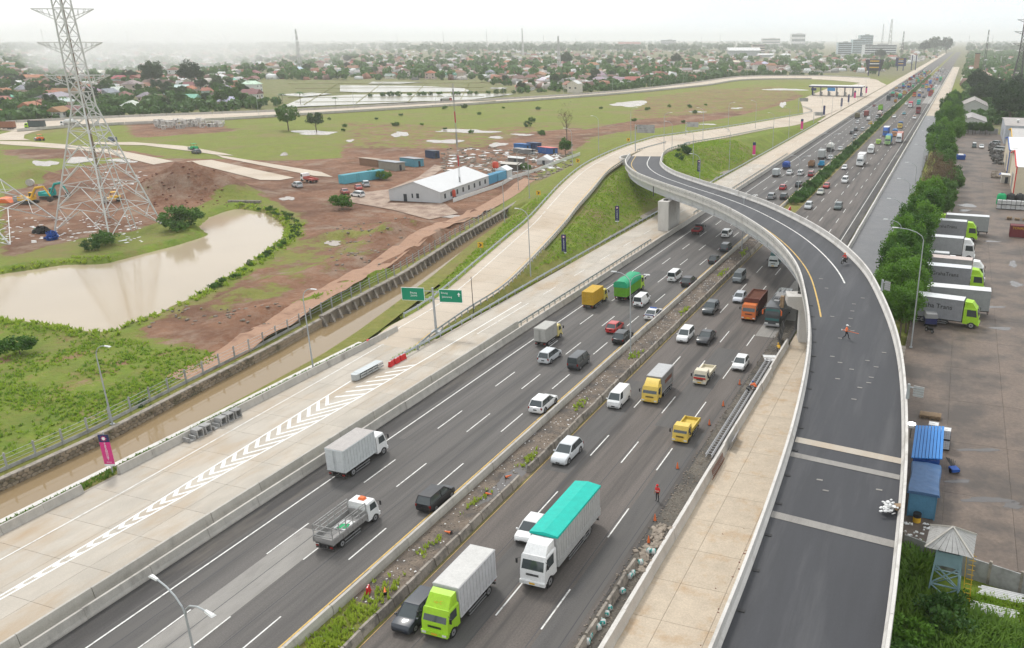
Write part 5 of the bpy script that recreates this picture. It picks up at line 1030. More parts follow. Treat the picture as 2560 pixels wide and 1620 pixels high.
obj('frame', mb.mesh('frame', M['dark_metal']), scf); obj('netting', MB().add([(-.8, -1.5, .2), (-.8, 1.5, .2), (-.2, 1.5, 2.8), (-.2, -1.5, 2.8)], [(0, 1, 2, 3)]).mesh('netting', M['dark_metal']), scf)
sk_me = MB().loft([[(x * s, y * s, z) for x, y in [(-.2, -.3), (.2, -.3), (.26, 0), (.2, .3), (-.2, .3), (-.26, 0)]] for z, s in ((0, .85), (.12, 1.05), (.35, 1.0), (.5, .6), (.56, .25))]).mesh('sack_body', M['sack'], 60); sk2 = MB().box((0, 0, .34), (.52, .5, .24), tx=.85, ty=.85).mesh('print', M['p_teal'])
for k, (x, y) in enumerate([(2165, 845), (2195, 850), (2105, 925), (2050, 1000), (2030, 1020), (1978, 1125), (1885, 1245), (1865, 1285), (1820, 1330), (1840, 1345), (1808, 1378), (1735, 1480), (1750, 1440)]):
    t = thing('cement_sack', '%s white and green sack, farthest first, behind the right row of blocks' % nth(k + 1), 'sack', at(*C8(x, y), .03), random.uniform(0, 3), 'sacks of the right works'); t.scale = (.8, .8, .85); b = obj('sack_body', sk_me, t); obj('print', sk2, b)
# grey panel clipped on the frontage barrier, dark rebar grille
t = thing('metal_sheet', 'grey sheet leaning on the frontage barrier beside the workers', 'sheet', (-19.1, 82.2, .1), 0); o = obj('sheet', MB().box((0, 0, .55), (.05, 3.2, 1.1)).mesh('sheet', M['concrete_grey']), t); o.rotation_euler.y = .2; obj('edge', MB().box((0, 0, 1.1), (.08, 3.2, .05)).mesh('edge', M['rim']), o)
t = thing('rebar_grille', 'rusty wavy grille leaning on the frontage barrier', 'grille', (-19.05, 75.5, .1), 0); mb = MB()
for k in range(16): mb.tube([(.0, -2 + k * .27, .1), (.12, -1.9 + k * .27, .45), (.0, -2 + k * .27, .75), (-.12, -1.9 + k * .27, 1.15)], .035, 5)
obj('bars', mb.mesh('bars', M['rust']), t)
# litter heap on the parapet
pz_ = at(*C9(1450, 545), 7.4); t = thing('litter_heap', 'white plastic litter heap spilling over the right parapet', 'litter', (pz_.x, pz_.y, 7.2)); pts = r.normal(size=(60, 3)) * (.28, .4, .18) + (0.0, 0, .45); obj('plastic', blocks_mesh('plastic', pts, .06, .18, M['white'], .6, 12), t); obj('carton', MB().box((.8, .5, .35), (.6, .5, .35), rz=.4).mesh('carton', M['wood']), t)
stuff('mud_clods', blocks_mesh('clods', np.stack([r.normal(-11.6, 1.3, 130), r.uniform(32, 66, 130), np.full(130, .105)], -1), .03, .12, M['rust'], .3, 13))
t = thing('flood_lamp', 'glaring white work lamp on the right parapet above the blue container', 'lamp', (-.72, 73.6, 8.9)); obj('housing', MB().box((0, 0, .25), (.5, .35, .3)).mesh('housing', M['rim']), t); em = bpy.data.materials.new('lamp_glow'); em.use_nodes = True; b_ = em.node_tree.nodes['Principled BSDF']; b_.inputs['Emission Color'].default_value = (1, 1, 1, 1); b_.inputs['Emission Strength'].default_value = 3; obj('lit_face', MB().cyl((0, 0, .42), (0, 0, .5), .36, n=14).mesh('lit_face', em), t); obj('stand', MB().cyl((0, 0, -1.0), (0, 0, .2), .04, n=6).mesh('stand', M['black']), t)
# ------------------------------------------------------------------ vehicles (x right, y forward, origin on the road under the middle)
def wheel_meshes(r, w, cache={}):
    k = (r, w)
    if k not in cache:
        ty = MB().cyl((-w / 2, 0, 0), (w / 2, 0, 0), r, n=16).mesh('tyre', M['rubber'], 40)
        ri = MB().cyl((-w / 2 - .012, 0, 0), (w / 2 + .012, 0, 0), r * .62, n=12, mi=0).cyl((-w / 2 - .02, 0, 0), (w / 2 + .02, 0, 0), r * .2, n=6, mi=1).mesh('rim', [M['rim'], M['black']], 40)
        cache[k] = (ty, ri)
    return cache[k]
def add_wheels(t, pos, r, w, lod):
    ty, ri = wheel_meshes(r, w)
    for x, y in pos:
        e = obj('wheel', ty if lod else None, t, (x, y, r))
        if not lod: obj('tyre', ty, e); obj('rim', ri, e)
PROTO = {}
CARS = {  # L, W, H, belt, hood z, windshield base y, roof front y, roof rear y, rear glass base y (fractions of L from the rear), wheel r
    'hatch': (3.95, 1.70, 1.50, .93, .90, .78, .56, .17, .03, .31), 'sedan': (4.75, 1.82, 1.46, .93, .88, .71, .52, .28, .11, .33),
    'mpv': (4.4, 1.74, 1.70, 1.0, .96, .80, .61, .09, .01, .32), 'suv': (4.65, 1.86, 1.70, 1.02, 1.0, .745, .56, .13, .03, .36),
    'van': (4.1, 1.68, 1.92, 1.12, 1.02, .93, .80, .02, .0, .29), 'minibus': (4.2, 1.70, 1.90, 1.10, 1.0, .92, .80, .03, .01, .29)}
def car_proto(kind, panel=False):
    key = ('car', kind, panel)
    if key in PROTO: return PROTO[key]
    L, W, H, belt, hood, wb, rf, rr, rb0, r = CARS[kind]; h = W / 2; Y = lambda f: (f - .5) * L; P = {}
    st = [(0, .86, .30, belt * .80), (.012, .95, .24, belt * .94), (.05, 1, .20, belt * .99), (max(rb0, .06), 1, .20, belt), (wb, 1, .20, belt), (wb + (1 - wb) * .25, 1, .20, (belt + hood) / 2), (wb + (1 - wb) * .78, .97, .20, hood * .90), (.985, .90, .24, hood * .74), (1, .78, .32, hood * .62)]
    rings = []
    for f, kx, zb, zt in st:
        w = h * kx; y = Y(f)
        rings.append([(-w * .86, y, zb), (w * .86, y, zb), (w, y, zb + .12), (w, y, zt - .22), (w * .955, y, zt - .04), (w * .8, y, zt), (-w * .8, y, zt), (-w * .955, y, zt - .04), (-w, y, zt - .22), (-w, y, zb + .12)])
    b = MB().loft(rings, 0)
    fw, rw = Y(.815 if kind not in ('van', 'minibus') else .84), Y(.20)
    for y in (fw, rw):
        for s in (-1, 1): b.cyl((s * (h - .04), y, r), (s * (h + .006), y, r), r * 1.2, n=16, mi=1)
    b.box((0, 0, .24), (W * .99, L * .80, .14), 1); b.box((0, Y(.985), .36), (W * .72, .12, .16), 1); b.box((0, Y(.012), .38), (W * .80, .10, .18), 1 if kind in ('suv', 'van') else 0)
    # pillars
    bw, tw = h * .93, h * .77; zt = H - .07
    cor = [(bw, Y(wb), belt - .02, tw, Y(rf), zt), (bw, Y(rb0) + .02, belt - .02, tw, Y(rr), zt)]
    for x0, y0, z0, x1, y1, z1 in cor:
        for s in (-1, 1): b.cyl((s * x0, y0, z0), (s * x1, y1, z1), .05, n=5)
    for f in ((.45,) if not panel else ()):
        y = Y(f)
        for s in (-1, 1): b.cyl((s * (bw + .01), y, belt - .02), (s * (tw + .015), y, zt), .05, n=5, mi=1)
    P['body'] = b.mesh('body', [M['paint'], M['black']], 32)
    P['roof'] = MB().loft([[(-tw - .02, Y(rr) - .03, zt - .02), (tw + .02, Y(rr) - .03, zt - .02), (tw + .02, Y(rf) + .03, zt - .02), (-tw - .02, Y(rf) + .03, zt - .02)], [(-tw, Y(rr) + .02, H - .015), (tw, Y(rr) + .02, H - .015), (tw, Y(rf) - .05, H - .015), (-tw, Y(rf) - .05, H - .015)], [(-tw * .8, Y(rr) + .2, H), (tw * .8, Y(rr) + .2, H), (tw * .8, Y(rf) - .3, H), (-tw * .8, Y(rf) - .3, H)]]).mesh('roof', M['paint'], 32)
    q = lambda pts, nm, m: MB().add(pts, [(0, 1, 2, 3)]).mesh(nm, m)
    P['windshield'] = q([(-bw, Y(wb), belt - .03), (bw, Y(wb), belt - .03), (tw, Y(rf), zt), (-tw, Y(rf), zt)], 'windshield', M['glass'])
    P['rear_window'] = q([(bw, Y(rb0) + .01, belt - .03), (-bw, Y(rb0) + .01, belt - .03), (-tw, Y(rr), zt), (tw, Y(rr), zt)], 'rear_window', M['glass'])
    side = []
    for s in (-1, 1):
        a, c = Y(rb0), Y(wb)
        if panel:
            m = Y(.66); f = (m - a) / (c - a); m2 = Y(rr) + (Y(rf) - Y(rr)) * f
            side.append((q([(s * bw, m, belt - .03), (s * bw, c, belt - .03), (s * tw, Y(rf), zt), (s * tw, m2, zt)], 'side_window', M['glass']), q([(s * bw, a, belt - .03), (s * bw, m, belt - .03), (s * tw, m2, zt), (s * tw, Y(rr), zt)], 'side_panel', M['paint'])))
        else: side.append((q([(s * bw, a, belt - .03), (s * bw, c, belt - .03), (s * tw, Y(rf), zt), (s * tw, Y(rr), zt)], 'side_window', M['glass']), None))
    P['side'] = side
    P['headlight'] = [MB().hexa([(s * h * .50, Y(.992), hood * .56), (s * h * .88, Y(.955), hood * .60), (s * h * .88, Y(.93), hood * .60), (s * h * .5, Y(.95), hood * .56), (s * h * .50, Y(.975), hood * .78), (s * h * .92, Y(.925), hood * .84), (s * h * .9, Y(.90), hood * .84), (s * h * .5, Y(.93), hood * .78)]).mesh('headlight', M['lens']) for s in (-1, 1)]
    P['taillight'] = [MB().box((s * h * .86, Y(.012), belt * .80), (h * .22, .10, belt * .26)).mesh('taillight', M['tail']) for s in (-1, 1)]
    P['grille'] = MB().box((0, Y(.985), hood * .58), (W * .44, .07, .16)).mesh('grille', M['black'])
    P['plate'] = [MB().box((0, Y(1) + .015, .42), (.44, .03, .13)).mesh('license_plate', M['plate']), MB().box((0, Y(0) - .01, .62), (.44, .03, .14)).mesh('license_plate', M['plate'])]
    P['mirror'] = [MB().box((s * (h + .09), Y(wb) - .12, belt + .06), (.18, .12, .13), tx=.8).mesh('mirror', M['paint']) for s in (-1, 1)]
    P['wheels'] = ([(s * (h - .10), y) for y in (fw, rw) for s in (-1, 1)], r, .21); P['L'], P['W'] = L, W; PROTO[key] = P; return P
def place(corner, L, W, toward, snap):
    x, y = corner.x - W / 2, corner.y + L / 2
    if snap:
        lanes = (-53.8, -50.2, -46.6, -43.2, -34.8, -31.0, -27.2, -23.3); x = min(lanes, key=lambda v: abs(v - x)) + random.uniform(-.25, .25)
    return x, y
def car(kind, col, px, py, toward, label, panel=False, lod=0, group=None, snap=False, roof=None, pos=None, rz=None, name=None):
    P = car_proto(kind, panel); x, y = place(at(px, py), P['L'], P['W'], toward, snap) if pos is None else pos[:2]
    t = thing(name or {'van': 'panel_van', 'minibus': 'minibus'}.get(kind, 'car'), label, 'van' if kind in ('van', 'minibus') else 'car', (x, y, pos[2] if pos else .005), (math.pi if toward else 0) + random.uniform(-.012, .012) if rz is None else rz, group)
    obj('body', P['body'], t, color=col); obj('roof', P['roof'], t, color=roof or col)
    obj('windshield', P['windshield'], t); obj('rear_window', P['rear_window'], t)
    for g, pn in P['side']:
        obj('side_window', g, t)
        if pn: obj('side_panel', pn, t, color=col)
    if lod < 2:
        for m in P['headlight']: obj('headlight', m, t)
        for m in P['taillight']: obj('taillight', m, t)
    if lod < 1:
        obj('grille', P['grille'], t)
        for m in P['plate']: obj('license_plate', m, t)
        for m in P['mirror']: obj('mirror', m, t, color=col)
    pos_, r, w = P['wheels']; add_wheels(t, pos_, r, w, lod); return t
def truck_proto(key, L, W, H, cabL, cabH, r, axles, cargo, deflector):
    if key in PROTO: return PROTO[key]
    P = {}; h = W / 2; yf = L / 2; yc = yf - cabL; z0 = r * 1.5; hc = min(h, 1.12) * (1.0 if W > 1.9 else .98)
    sec = lambda y, z1, kx=1.0: [(-hc * kx, y, z0 - .1), (hc * kx, y, z0 - .1), (hc * kx, y, z1 - .12), (hc * kx * .93, y, z1), (-hc * kx * .93, y, z1), (-hc * kx, y, z1 - .12)]
    zs = z0 + (cabH - z0) * .46
    c = MB(); c.loft([sec(yc, cabH), sec(yf - .45, cabH), [(-hc, yf - .02, z0 - .1), (hc, yf - .02, z0 - .1), (hc, yf - .08, zs), (hc * .93, yf - .08, zs + .02), (-hc * .93, yf - .08, zs + .02), (-hc, yf - .08, zs)]])
    for s in (-1, 1): c.box((s * (hc - .02), yf - cabL * .42, r * .95), (.1, r * 2.2, r * 1.2), 1)
    P['cab'] = c.mesh('cab', [M['truck_paint'], M['black']], 30)
    e = .012; w = hc * .88
    P['windshield'] = MB().add([(-w, yf - .08 + e, zs + .06), (w, yf - .08 + e, zs + .06), (w * .95, yf - .42 + e, cabH - .16), (-w * .95, yf - .42 + e, cabH - .16)], [(0, 1, 2, 3)]).mesh('windshield', M['glass'])
    P['side_window'] = [MB().add([(s * (hc + e), yc + cabL * .22, zs + .02), (s * (hc + e), yf - .30, zs + .02), (s * (hc + e), yf - .52, cabH - .22), (s * (hc + e), yc + cabL * .22, cabH - .22)], [(0, 1, 2, 3)]).mesh('side_window', M['glass']) for s in (-1, 1)]
    P['bumper'] = MB().box((0, yf - .02, z0 - .05), (hc * 2.02, .26, .34)).mesh('bumper', M['paint_dull']); P['grille'] = MB().box((0, yf + .005, zs - .30), (hc * 1.0, .04, .05)).box((0, yf + .005, zs - .40), (hc * 1.0, .04, .05)).mesh('grille', M['black'])
    P['headlight'] = [MB().box((s * hc * .78, yf + .115, z0 - .02), (.34, .05, .17)).mesh('headlight', M['lens']) for s in (-1, 1)]; P['mirror'] = [MB().cyl((s * hc, yf - .3, cabH - .3), (s * (hc + .28), yf - .1, cabH - .35), .02, n=5).box((s * (hc + .28), yf - .1, cabH - .55), (.16, .08, .42)).mesh('mirror', M['black']) for s in (-1, 1)]
    P['plate'] = MB().box((0, yf + .118, z0 - .06), (.5, .03, .15)).mesh('license_plate', M['p_yellow'])
    P['deflector'] = MB().loft([[(-hc * .9, yc + .05, cabH - .02), (hc * .9, yc + .05, cabH - .02), (hc * .9, yf - .5, cabH - .02), (-hc * .9, yf - .5, cabH - .02)], [(-hc * .88, yc + .05, H - .15), (hc * .88, yc + .05, H - .15), (hc * .82, yf - 1.15, H - .25), (-hc * .82, yf - 1.15, H - .25)]]).mesh('deflector', M['truck_paint'], 30) if deflector else None
    ch = MB(); yb = yc - .12; y0 = -L / 2; zf = z0 + .25; bl_ = yb - y0; ym = (yb + y0) / 2
    for s in (-1, 1): ch.box((s * .42, ym + .3, z0), (.14, bl_ + .8, .26))
    ch.box((0, ym, z0 + .16), (W * .9, bl_ - .1, .12)); ch.box((0, y0 + .12, z0 - .28), (W * .9, .14, .16)); ch.box((hc * .72, ym + bl_ * .22, z0 - .2), (.4, .9, .45)); ch.box((-hc * .72, ym + bl_ * .22, z0 - .2), (.4, .7, .45)); P['chassis'] = ch.mesh('chassis', M['dark_metal'])
    rails = MB()
    for s in (-1, 1):
        for zz in (z0 - .1, z0 - .4): rails.box((s * (h - .06), ym + .1, zz), (.05, bl_ * .5, .09))
    P['side_rail'] = rails.mesh('side_rail', M['rim']); cg = []
    if cargo in ('box', 'wing', 'tarp', 'cage'):
        b = MB(); zt = H
        if cargo in ('box', 'wing'):
            b.box((0, ym, (zf + zt) / 2), (W - .06, bl_, zt - zf))
            n = max(4, int(bl_ / .45))
            for s in (-1, 1):
                for k in range(n): b.box((s * (h - .02), y0 + bl_ * (k + .5) / n, (zf + zt) / 2), (.05, .06, zt - zf - .1))
                b.box((s * (h - .015), ym, zt - .05), (.06, bl_, .1)); b.box((s * (h - .015), ym, zf + .05), (.06, bl_, .1))
                if cargo == 'wing':
                    for q in range(3): b.box((s * (h - .005), ym, zf + .22 + .2 * q), (.05, bl_, .12))
            cg.append(('cargo_box', b.mesh('cargo_box', M['paint_dull']), 'c', [('door', MB().box((s * h * .48, y0 - .02, (zf + zt) / 2), (h * .9, .05, zt - zf - .1)).box((s * h * .12, y0 - .06, (zf + zt) / 2), (.05, .05, zt - zf - .2)).mesh('door', M['paint_dull']), 'c') for s in (-1, 1)] + [('roof_panel', MB().box((0, ym, zt + .012), (W - .1, bl_ - .06, .03)).mesh('roof_panel', M['paint_dull']), 'r')]))
            if cargo == 'wing':
                g_ = MB().loft([[(-h - .04, y, zt - .15), (h + .04, y, zt - .15), (h + .03, y, zt + .04), (0, y, zt + .22), (-h - .03, y, zt + .04)] for y in (y0 - .1, ym, yb + .08)]); cg.append(('tarpaulin', g_.mesh('tarpaulin', M['tarp']), 't', []))
        else:
            top = zt - (.75 if cargo == 'tarp' else 0); b.box((0, ym, zf + .05), (W - .1, bl_, .1))
            for s in (-1, 1):
                n = max(5, int(bl_ / .42))
                for k in range(n + 1): b.box((s * (h - .05), y0 + .05 + (bl_ - .1) * k / n, (zf + top) / 2), (.06, .07, top - zf))
                for k in range(9): b.box((s * (h - .08), ym, zf + (top - zf) * (k + .5) / 9), (.03, bl_, (top - zf) / 9 * .72))
            for k in range(9): b.box((0, y0 + .06, zf + (top - zf) * (k + .5) / 9), (W - .15, .04, (top - zf) / 9 * .72))
            for k in range(6): b.box((h * (-1 + .4 * k) * .95, y0 + .02, (zf + top) / 2), (.06, .06, top - zf))
            b.box((0, yb - .03, (zf + top) / 2), (W - .1, .06, top - zf)); cg.append(('cargo_bed', b.mesh('cargo_bed', M['paint_dull']), 'c', []))
            if cargo == 'tarp':
                rings = []
                for i in range(7):
                    y = y0 - .06 + (bl_ + .12) * i / 6; dz = .12 * math.sin(i * 2.1); rings.append([(-h - .05, y, top - .35), (h + .05, y, top - .35), (h + .06, y, top + .3 + dz), (h * .7, y, zt - .08 + dz), (0, y, zt + dz * .6), (-h * .7, y, zt - .06 - dz), (-h - .06, y, top + .3 - dz)])
                cg.append(('tarpaulin', MB().loft(rings).mesh('tarpaulin', M['tarp'], 50), 't', []))
            else:
                rf_ = MB(); n = 9
                for k in range(n): rf_.box((0, y0 + bl_ * (k + .5) / n, zt), (W - .1, bl_ / n * .8, .05))
                cg.append(('roof_slats', rf_.mesh('roof_slats', M['paint_dull']), 'c', []))
    elif cargo in ('dump', 'flat', 'rack'):
        hh = {'dump': H - zf, 'flat': .45, 'rack': .5}[cargo]; b = MB(); b.box((0, ym, zf + .06), (W - .04, bl_, .12))
        for s in (-1, 1):
            b.box((s * (h - .04), ym, zf + hh / 2), (.08, bl_, hh)); n = max(4, int(bl_ / .6))
            for k in range(n + 1): b.box((s * (h + .01), y0 + bl_ * k / n, zf + hh / 2), (.08, .10, hh))
            b.box((s * (h - .02), ym, zf + hh), (.13, bl_, .09))
        b.box((0, y0 + .04, zf + hh / 2), (W - .05, .08, hh)); b.box((0, yb - .04, zf + hh / 2 + .15), (W - .05, .08, hh + .3)); cg.append(('cargo_bed', b.mesh('cargo_bed', M['paint_dull']), 'c', []))
        if cargo == 'dump' and H > 2.2:
            ld = MB(); ld.box((0, ym, zf + hh * .45), (W - .2, bl_ - .2, hh * .8)); cg.append(('load', ld.mesh('load', M['rust']), 'x', []))
            if W > 2.1:
                rb2 = MB()
                for k in range(10): rb2.box((0, y0 + bl_ * (k + .5) / 10, H + .02), (W - .1, .12, .08))
                cg.append(('cover_bars', rb2.mesh('cover_bars', M['rust']), 'x', []))
        if cargo == 'rack':
            rk = MB()
            for s in (-1, 1):
                for k in range(6): rk.bar((s * (h - .05), y0 + .05 + (bl_ - .1) * k / 5, zf), (s * (h - .05), y0 + .05 + (bl_ - .1) * k / 5, H), .06)
                for z in (.35, .6, .85, 1.0): rk.bar((s * (h - .05), y0, zf + (H - zf) * z), (s * (h - .05), yb, zf + (H - zf) * z), .06)
            for z in (.4, .7, 1.0): rk.bar((-h + .05, y0 + .05, zf + (H - zf) * z), (h - .05, y0 + .05, zf + (H - zf) * z), .06)
            cg.append(('rack', rk.mesh('rack', M['concrete_grey']), 'x', [])); cg.append(('deck_load', MB().box((0, ym + .5, zf + .2), (W * .7, 1.5, .12)).mesh('deck_load', M['white']), 'x', [])); cg.append(('green_sheet', MB().box((.1, ym + .2, zf + .30), (.9, .7, .06), rz=.3).mesh('green_sheet', M['p_green']), 'x', []))
            cg.append(('roof_bundle', MB().box((0, yf - .9, cabH + .12), (.7, .5, .22), tx=.7, ty=.7).mesh('roof_bundle', M['p_orange']), 'x', []))
    elif cargo in ('tank', 'mixer'):
        b = MB(); rr_ = (H - zf) / 2 - .05; zc = zf + rr_ + .1
        if cargo == 'tank': prof = [(rr_ * .75, y0 + .05), (rr_, y0 + .3), (rr_, yb - .3), (rr_ * .75, yb - .05)]
        else: prof = [(rr_ * .45, y0 + .1), (rr_ * .75, y0 + bl_ * .25), (rr_, y0 + bl_ * .55), (rr_ * .8, yb - .4), (rr_ * .3, yb - .1)]
        rings = [[(r_ * math.cos(2 * math.pi * i / 16), y, zc + r_ * math.sin(2 * math.pi * i / 16)) for i in range(16)] for r_, y in prof]; b.loft(rings)
        for k in range(4): yk = y0 + .5 + (bl_ - 1) * k / 3; b.box((0, yk, zf + .2), (W * .8, .12, .5))
        cg.append(('tank' if cargo == 'tank' else 'mixer_drum', b.mesh('tank', M['paint_dull'], 40), 'c', [])); cg.append(('rear_frame', MB().box((0, y0 + .1, zf + .5), (W * .9, .25, .9)).mesh('rear_frame', M['dark_metal']), 'x', []))
    P['cargo'] = cg; P['taillight'] = [MB().box((s * (h - .3), y0 + .03, z0 - .05), (.3, .06, .14)).mesh('taillight', M['tail']) for s in (-1, 1)]
    fy = yf - cabL * .42; wp = [(s * (hc - .16), fy) for s in (-1, 1)]; ry = y0 + max(1.0, bl_ * .24)
    for a in range(axles): wp += [(s * (hc - .2), ry + a * (r * 2.35)) for s in (-1, 1)]
    P['wheels'] = (wp, r, .36 if W > 1.9 else .26); P['L'], P['W'] = L, W; PROTO[key] = P; return P
TR = {'big': (9.6, 2.48, 4.0, 2.1, 2.95, .50, 2, True), 'mid': (7.0, 2.25, 3.35, 1.75, 2.5, .42, 1, True), 'midflat': (6.6, 2.15, 3.1, 1.7, 2.35, .40, 1, False), 'small': (5.2, 1.85, 2.5, 1.55, 2.05, .34, 1, False), 'pick': (4.6, 1.75, 2.0, 1.55, 1.9, .32, 1, False), 'long': (8.8, 2.4, 3.6, 1.8, 2.6, .46, 2, False)}
def truck(size, cargo, cab, box, px, py, toward, label, roof=None, tarp=None, lod=0, group=None, snap=False, deflector=None, pos=None, rz=None, dims=None, name='truck'):
    L, W, H, cl, chh, r, ax, df = dims or TR[size]; df = df if deflector is None else deflector
    P = truck_proto((size, cargo, df, dims), L, W, H, cl, chh, r, ax, cargo, df); x, y = place(at(px, py), L, W, toward, snap) if pos is None else pos[:2]
    t = thing(name, label, 'truck', (x, y, pos[2] if pos else .005), (math.pi if toward else 0) + random.uniform(-.01, .01) if rz is None else rz, group); cc = {'c': box, 't': tarp or box, 'r': roof or box, 'x': (1, 1, 1)}
    c = obj('cab', P['cab'], t, color=cab); obj('windshield', P['windshield'], t if lod else c)
    for m in P['side_window']: obj('side_window', m, t if lod else c)
    if P['deflector']: obj('deflector', P['deflector'], t, color=cab)
    obj('chassis', P['chassis'], t)
    for nm, me, k, ch in P['cargo']:
        o = obj(nm, me, t, color=cc[k])
        for n2, m2, k2 in ch: obj(n2, m2, o, color=cc[k2])
    if lod < 2:
        obj('bumper', P['bumper'], t, color=cab); obj('grille', P['grille'], t)
        for m in P['headlight']: obj('headlight', m, t)
        for m in P['taillight']: obj('taillight', m, t)
    if lod < 1:
        obj('side_rail', P['side_rail'], t); obj('license_plate', P['plate'], t)
        for m in P['mirror']: obj('mirror', m, t)
    w = P['wheels']; add_wheels(t, w[0], w[1], w[2], lod); return t
WH, SIL, DGR, BLK, RED, GRY = (.78, .78, .77), (.50, .52, .53), (.05, .055, .06), (.015, .015, .018), (.42, .02, .025), (.22, .23, .24)
YEL, LIME, ORA, BLU, TEAL, CREAM, GRN, MAR = (.70, .50, .10), (.36, .62, .03), (.62, .16, .04), (.03, .12, .42), (.0, .42, .36), (.66, .60, .46), (.03, .36, .14), (.22, .02, .025)
# --- outbound side, seen from behind
t = truck('mid', 'box', WH, (.56, .58, .58), *C8(45, 345), False, 'dirty white box truck in the outer outbound lane', roof=(.40, .37, .35), deflector=False)
truck('midflat', 'rack', WH, (.27, .26, .25), *C7(2345, 855), False, 'white-cab rack truck with green sheet on its bed near the pale patch', roof=None, dims=(6.4, 2.1, 2.5, 1.6, 2.25, .38, 1, False))
car('mpv', BLK, *C8(640, 585), False, 'black people carrier close to the median wall at bottom centre')
car('suv', WH, *C5(1415, 1400), False, 'white rounded crossover alone in the outbound lanes')
car('mpv', (.55, .57, .58), *C5(1462, 1048), False, 'silver people carrier with dark tailgate behind the small box truck')
car('van', DGR, *C5(1668, 1092), False, 'dark grey boxy van beside the silver people carrier', panel=False)
truck('small', 'box', (.62, .52, .20), (.40, .39, .36), *C5(1445, 922), False, 'small grey box truck with yellow cab at the outbound edge line', deflector=False, dims=(5.4, 1.95, 2.75, 1.5, 2.1, .36, 1, False))
truck('mid', 'cage', (.62, .50, .10), (.58, .36, .03), *C5(1775, 660), False, 'yellow slatted cage truck at the outbound edge line', deflector=False, dims=(6.2, 2.1, 3.0, 1.6, 2.2, .38, 1, False))
truck('long', 'tarp', (.42, .62, .05), (.16, .42, .03), *C5(2010, 606), False, 'long lime truck under a green tarpaulin', tarp=(.02, .33, .16), deflector=False)
car('van', WH, *C5(2115, 648), False, 'white panel van right behind the green tarpaulin truck', panel=True)
pc_ = car('sedan', WH, *C5(2198, 738), False, 'white police saloon with blue tail close to the median wall')
obj('light_bar', MB().box((0, -.1, 1.52), (1.1, .26, .12)).mesh('light_bar', M['p_blue']), pc_); obj('boot_stripe', MB().box((0, -2.2, .92), (1.5, .42, .06)).mesh('boot_stripe', M['p_navy']), pc_); obj('door_stripe', MB().box((.915, .2, .72), (.01, 1.9, .3)).mesh('door_stripe', M['p_navy']), pc_)
car('hatch', (.50, .03, .03), *C5(1928, 832), False, 'red hatchback ahead of the black off-roader')
car('suv', BLK, *C5(1983, 912), False, 'black off-roader beside the median lamp')
car('minibus', WH, *C5(2348, 468), False, 'white minibus ahead of the green tarpaulin truck')
car('suv', (.035, .03, .035), *C6(72, 506), False, 'dark car beside the white minibus'); car('hatch', DGR, *C6(252, 343), False, 'dark grey hatchback against the median wall below the flyover'); car('mpv', (.06, .07, .08), *C6(332, 258), False, 'charcoal people carrier next in line towards the flyover'); car('mpv', WH, *C6(337, 156), False, 'white people carrier about to pass under the flyover')
pk = truck('pick', 'flat', BLK, (.30, .02, .025), *C6(130, 136), False, 'black pickup with red tailgate and piled load near the flyover pier'); obj('load', MB().box((0, -.7, 1.15), (1.4, 1.6, .6), tx=.8, ty=.7).mesh('load', M['black']), pk)
# --- inbound side, facing the camera
car('mpv', (.035, .042, .055), *C8(488, 1446), True, 'dark navy people carrier overtaken by the green-cab truck')
gt_ = truck('mid', 'box', LIME, (.52, .52, .53), *C8(760, 1478), True, 'green-cab box truck with pale container at the bottom edge', roof=(.52, .51, .49), dims=(7.4, 2.25, 3.5, 1.75, 2.45, .42, 1, True))
text('lettering', 'C', .34, gt_, (-.28, 2.98, 2.86), (math.pi / 2 - .55, 0, math.pi), M['p_yellow']); text('lettering', 'argo', .22, gt_, (.12, 2.98, 2.84), (math.pi / 2 - .55, 0, math.pi), M['p_yellow'])
truck('big', 'wing', WH, (.46, .46, .45), *C8(1450, 1130), True, 'large white truck under a bright teal cover', tarp=(.0, .44, .36), dims=(11.2, 2.5, 3.9, 2.2, 3.0, .5, 2, True))
car('hatch', WH, *C8(1332, 808), True, 'white hatchback half hidden beside the teal-covered truck')
car('suv', (.62, .64, .65), *C8(1582, 252), True, 'silver off-roader close to the median blocks')
car('van', WH, *C5(1955, 1362), True, 'white panel van next to the yellow box truck', panel=True)
yb_ = truck('mid', 'box', YEL, (.27, .26, .25), *C5(2222, 1326), True, 'yellow-cab box truck with dark printed sides', roof=(.42, .42, .42), dims=(6.3, 2.05, 3.0, 1.6, 2.2, .38, 1, True))
for s in (1,): obj('side_print', MB().box((-1.035, -1.0, 2.0), (.012, 2.6, .5)).mesh('side_print', M['rust']), yb_); obj('side_print', MB().box((-1.036, -1.6, 1.5), (.012, 1.2, .35)).mesh('side_print', M['p_grey']), yb_)
truck('pick', 'flat', YEL, (.60, .44, .08), 1719, 1112, True, 'yellow pickup with empty high-sided bed in the right inbound lane', dims=(4.8, 1.8, 1.95, 1.5, 1.95, .33, 1, False))
pk2 = truck('pick', 'flat', CREAM, CREAM, *C6(182, 1192), True, 'cream pickup with a red stripe across its nose', dims=(4.7, 1.75, 1.9, 1.5, 1.85, .32, 1, False)); obj('nose_stripe', MB().box((0, 2.37, .98), (1.6, .03, .22)).mesh('nose_stripe', M['p_red']), pk2)
car('hatch', WH, *C6(442, 1097), True, 'white hatchback near the two crouching road workers'); car('mpv', WH, *C6(47, 897), True, 'white people carrier beside the black saloon'); car('sedan', (.02, .022, .026), *C6(192, 914), True, 'black saloon beside the white people carrier'); car('suv', (.05, .06, .065), *C6(227, 702), True, 'charcoal off-roader left of the orange truck'); car('hatch', (.60, .62, .66), *C6(432, 618), True, 'silver hatchback just behind the orange truck')
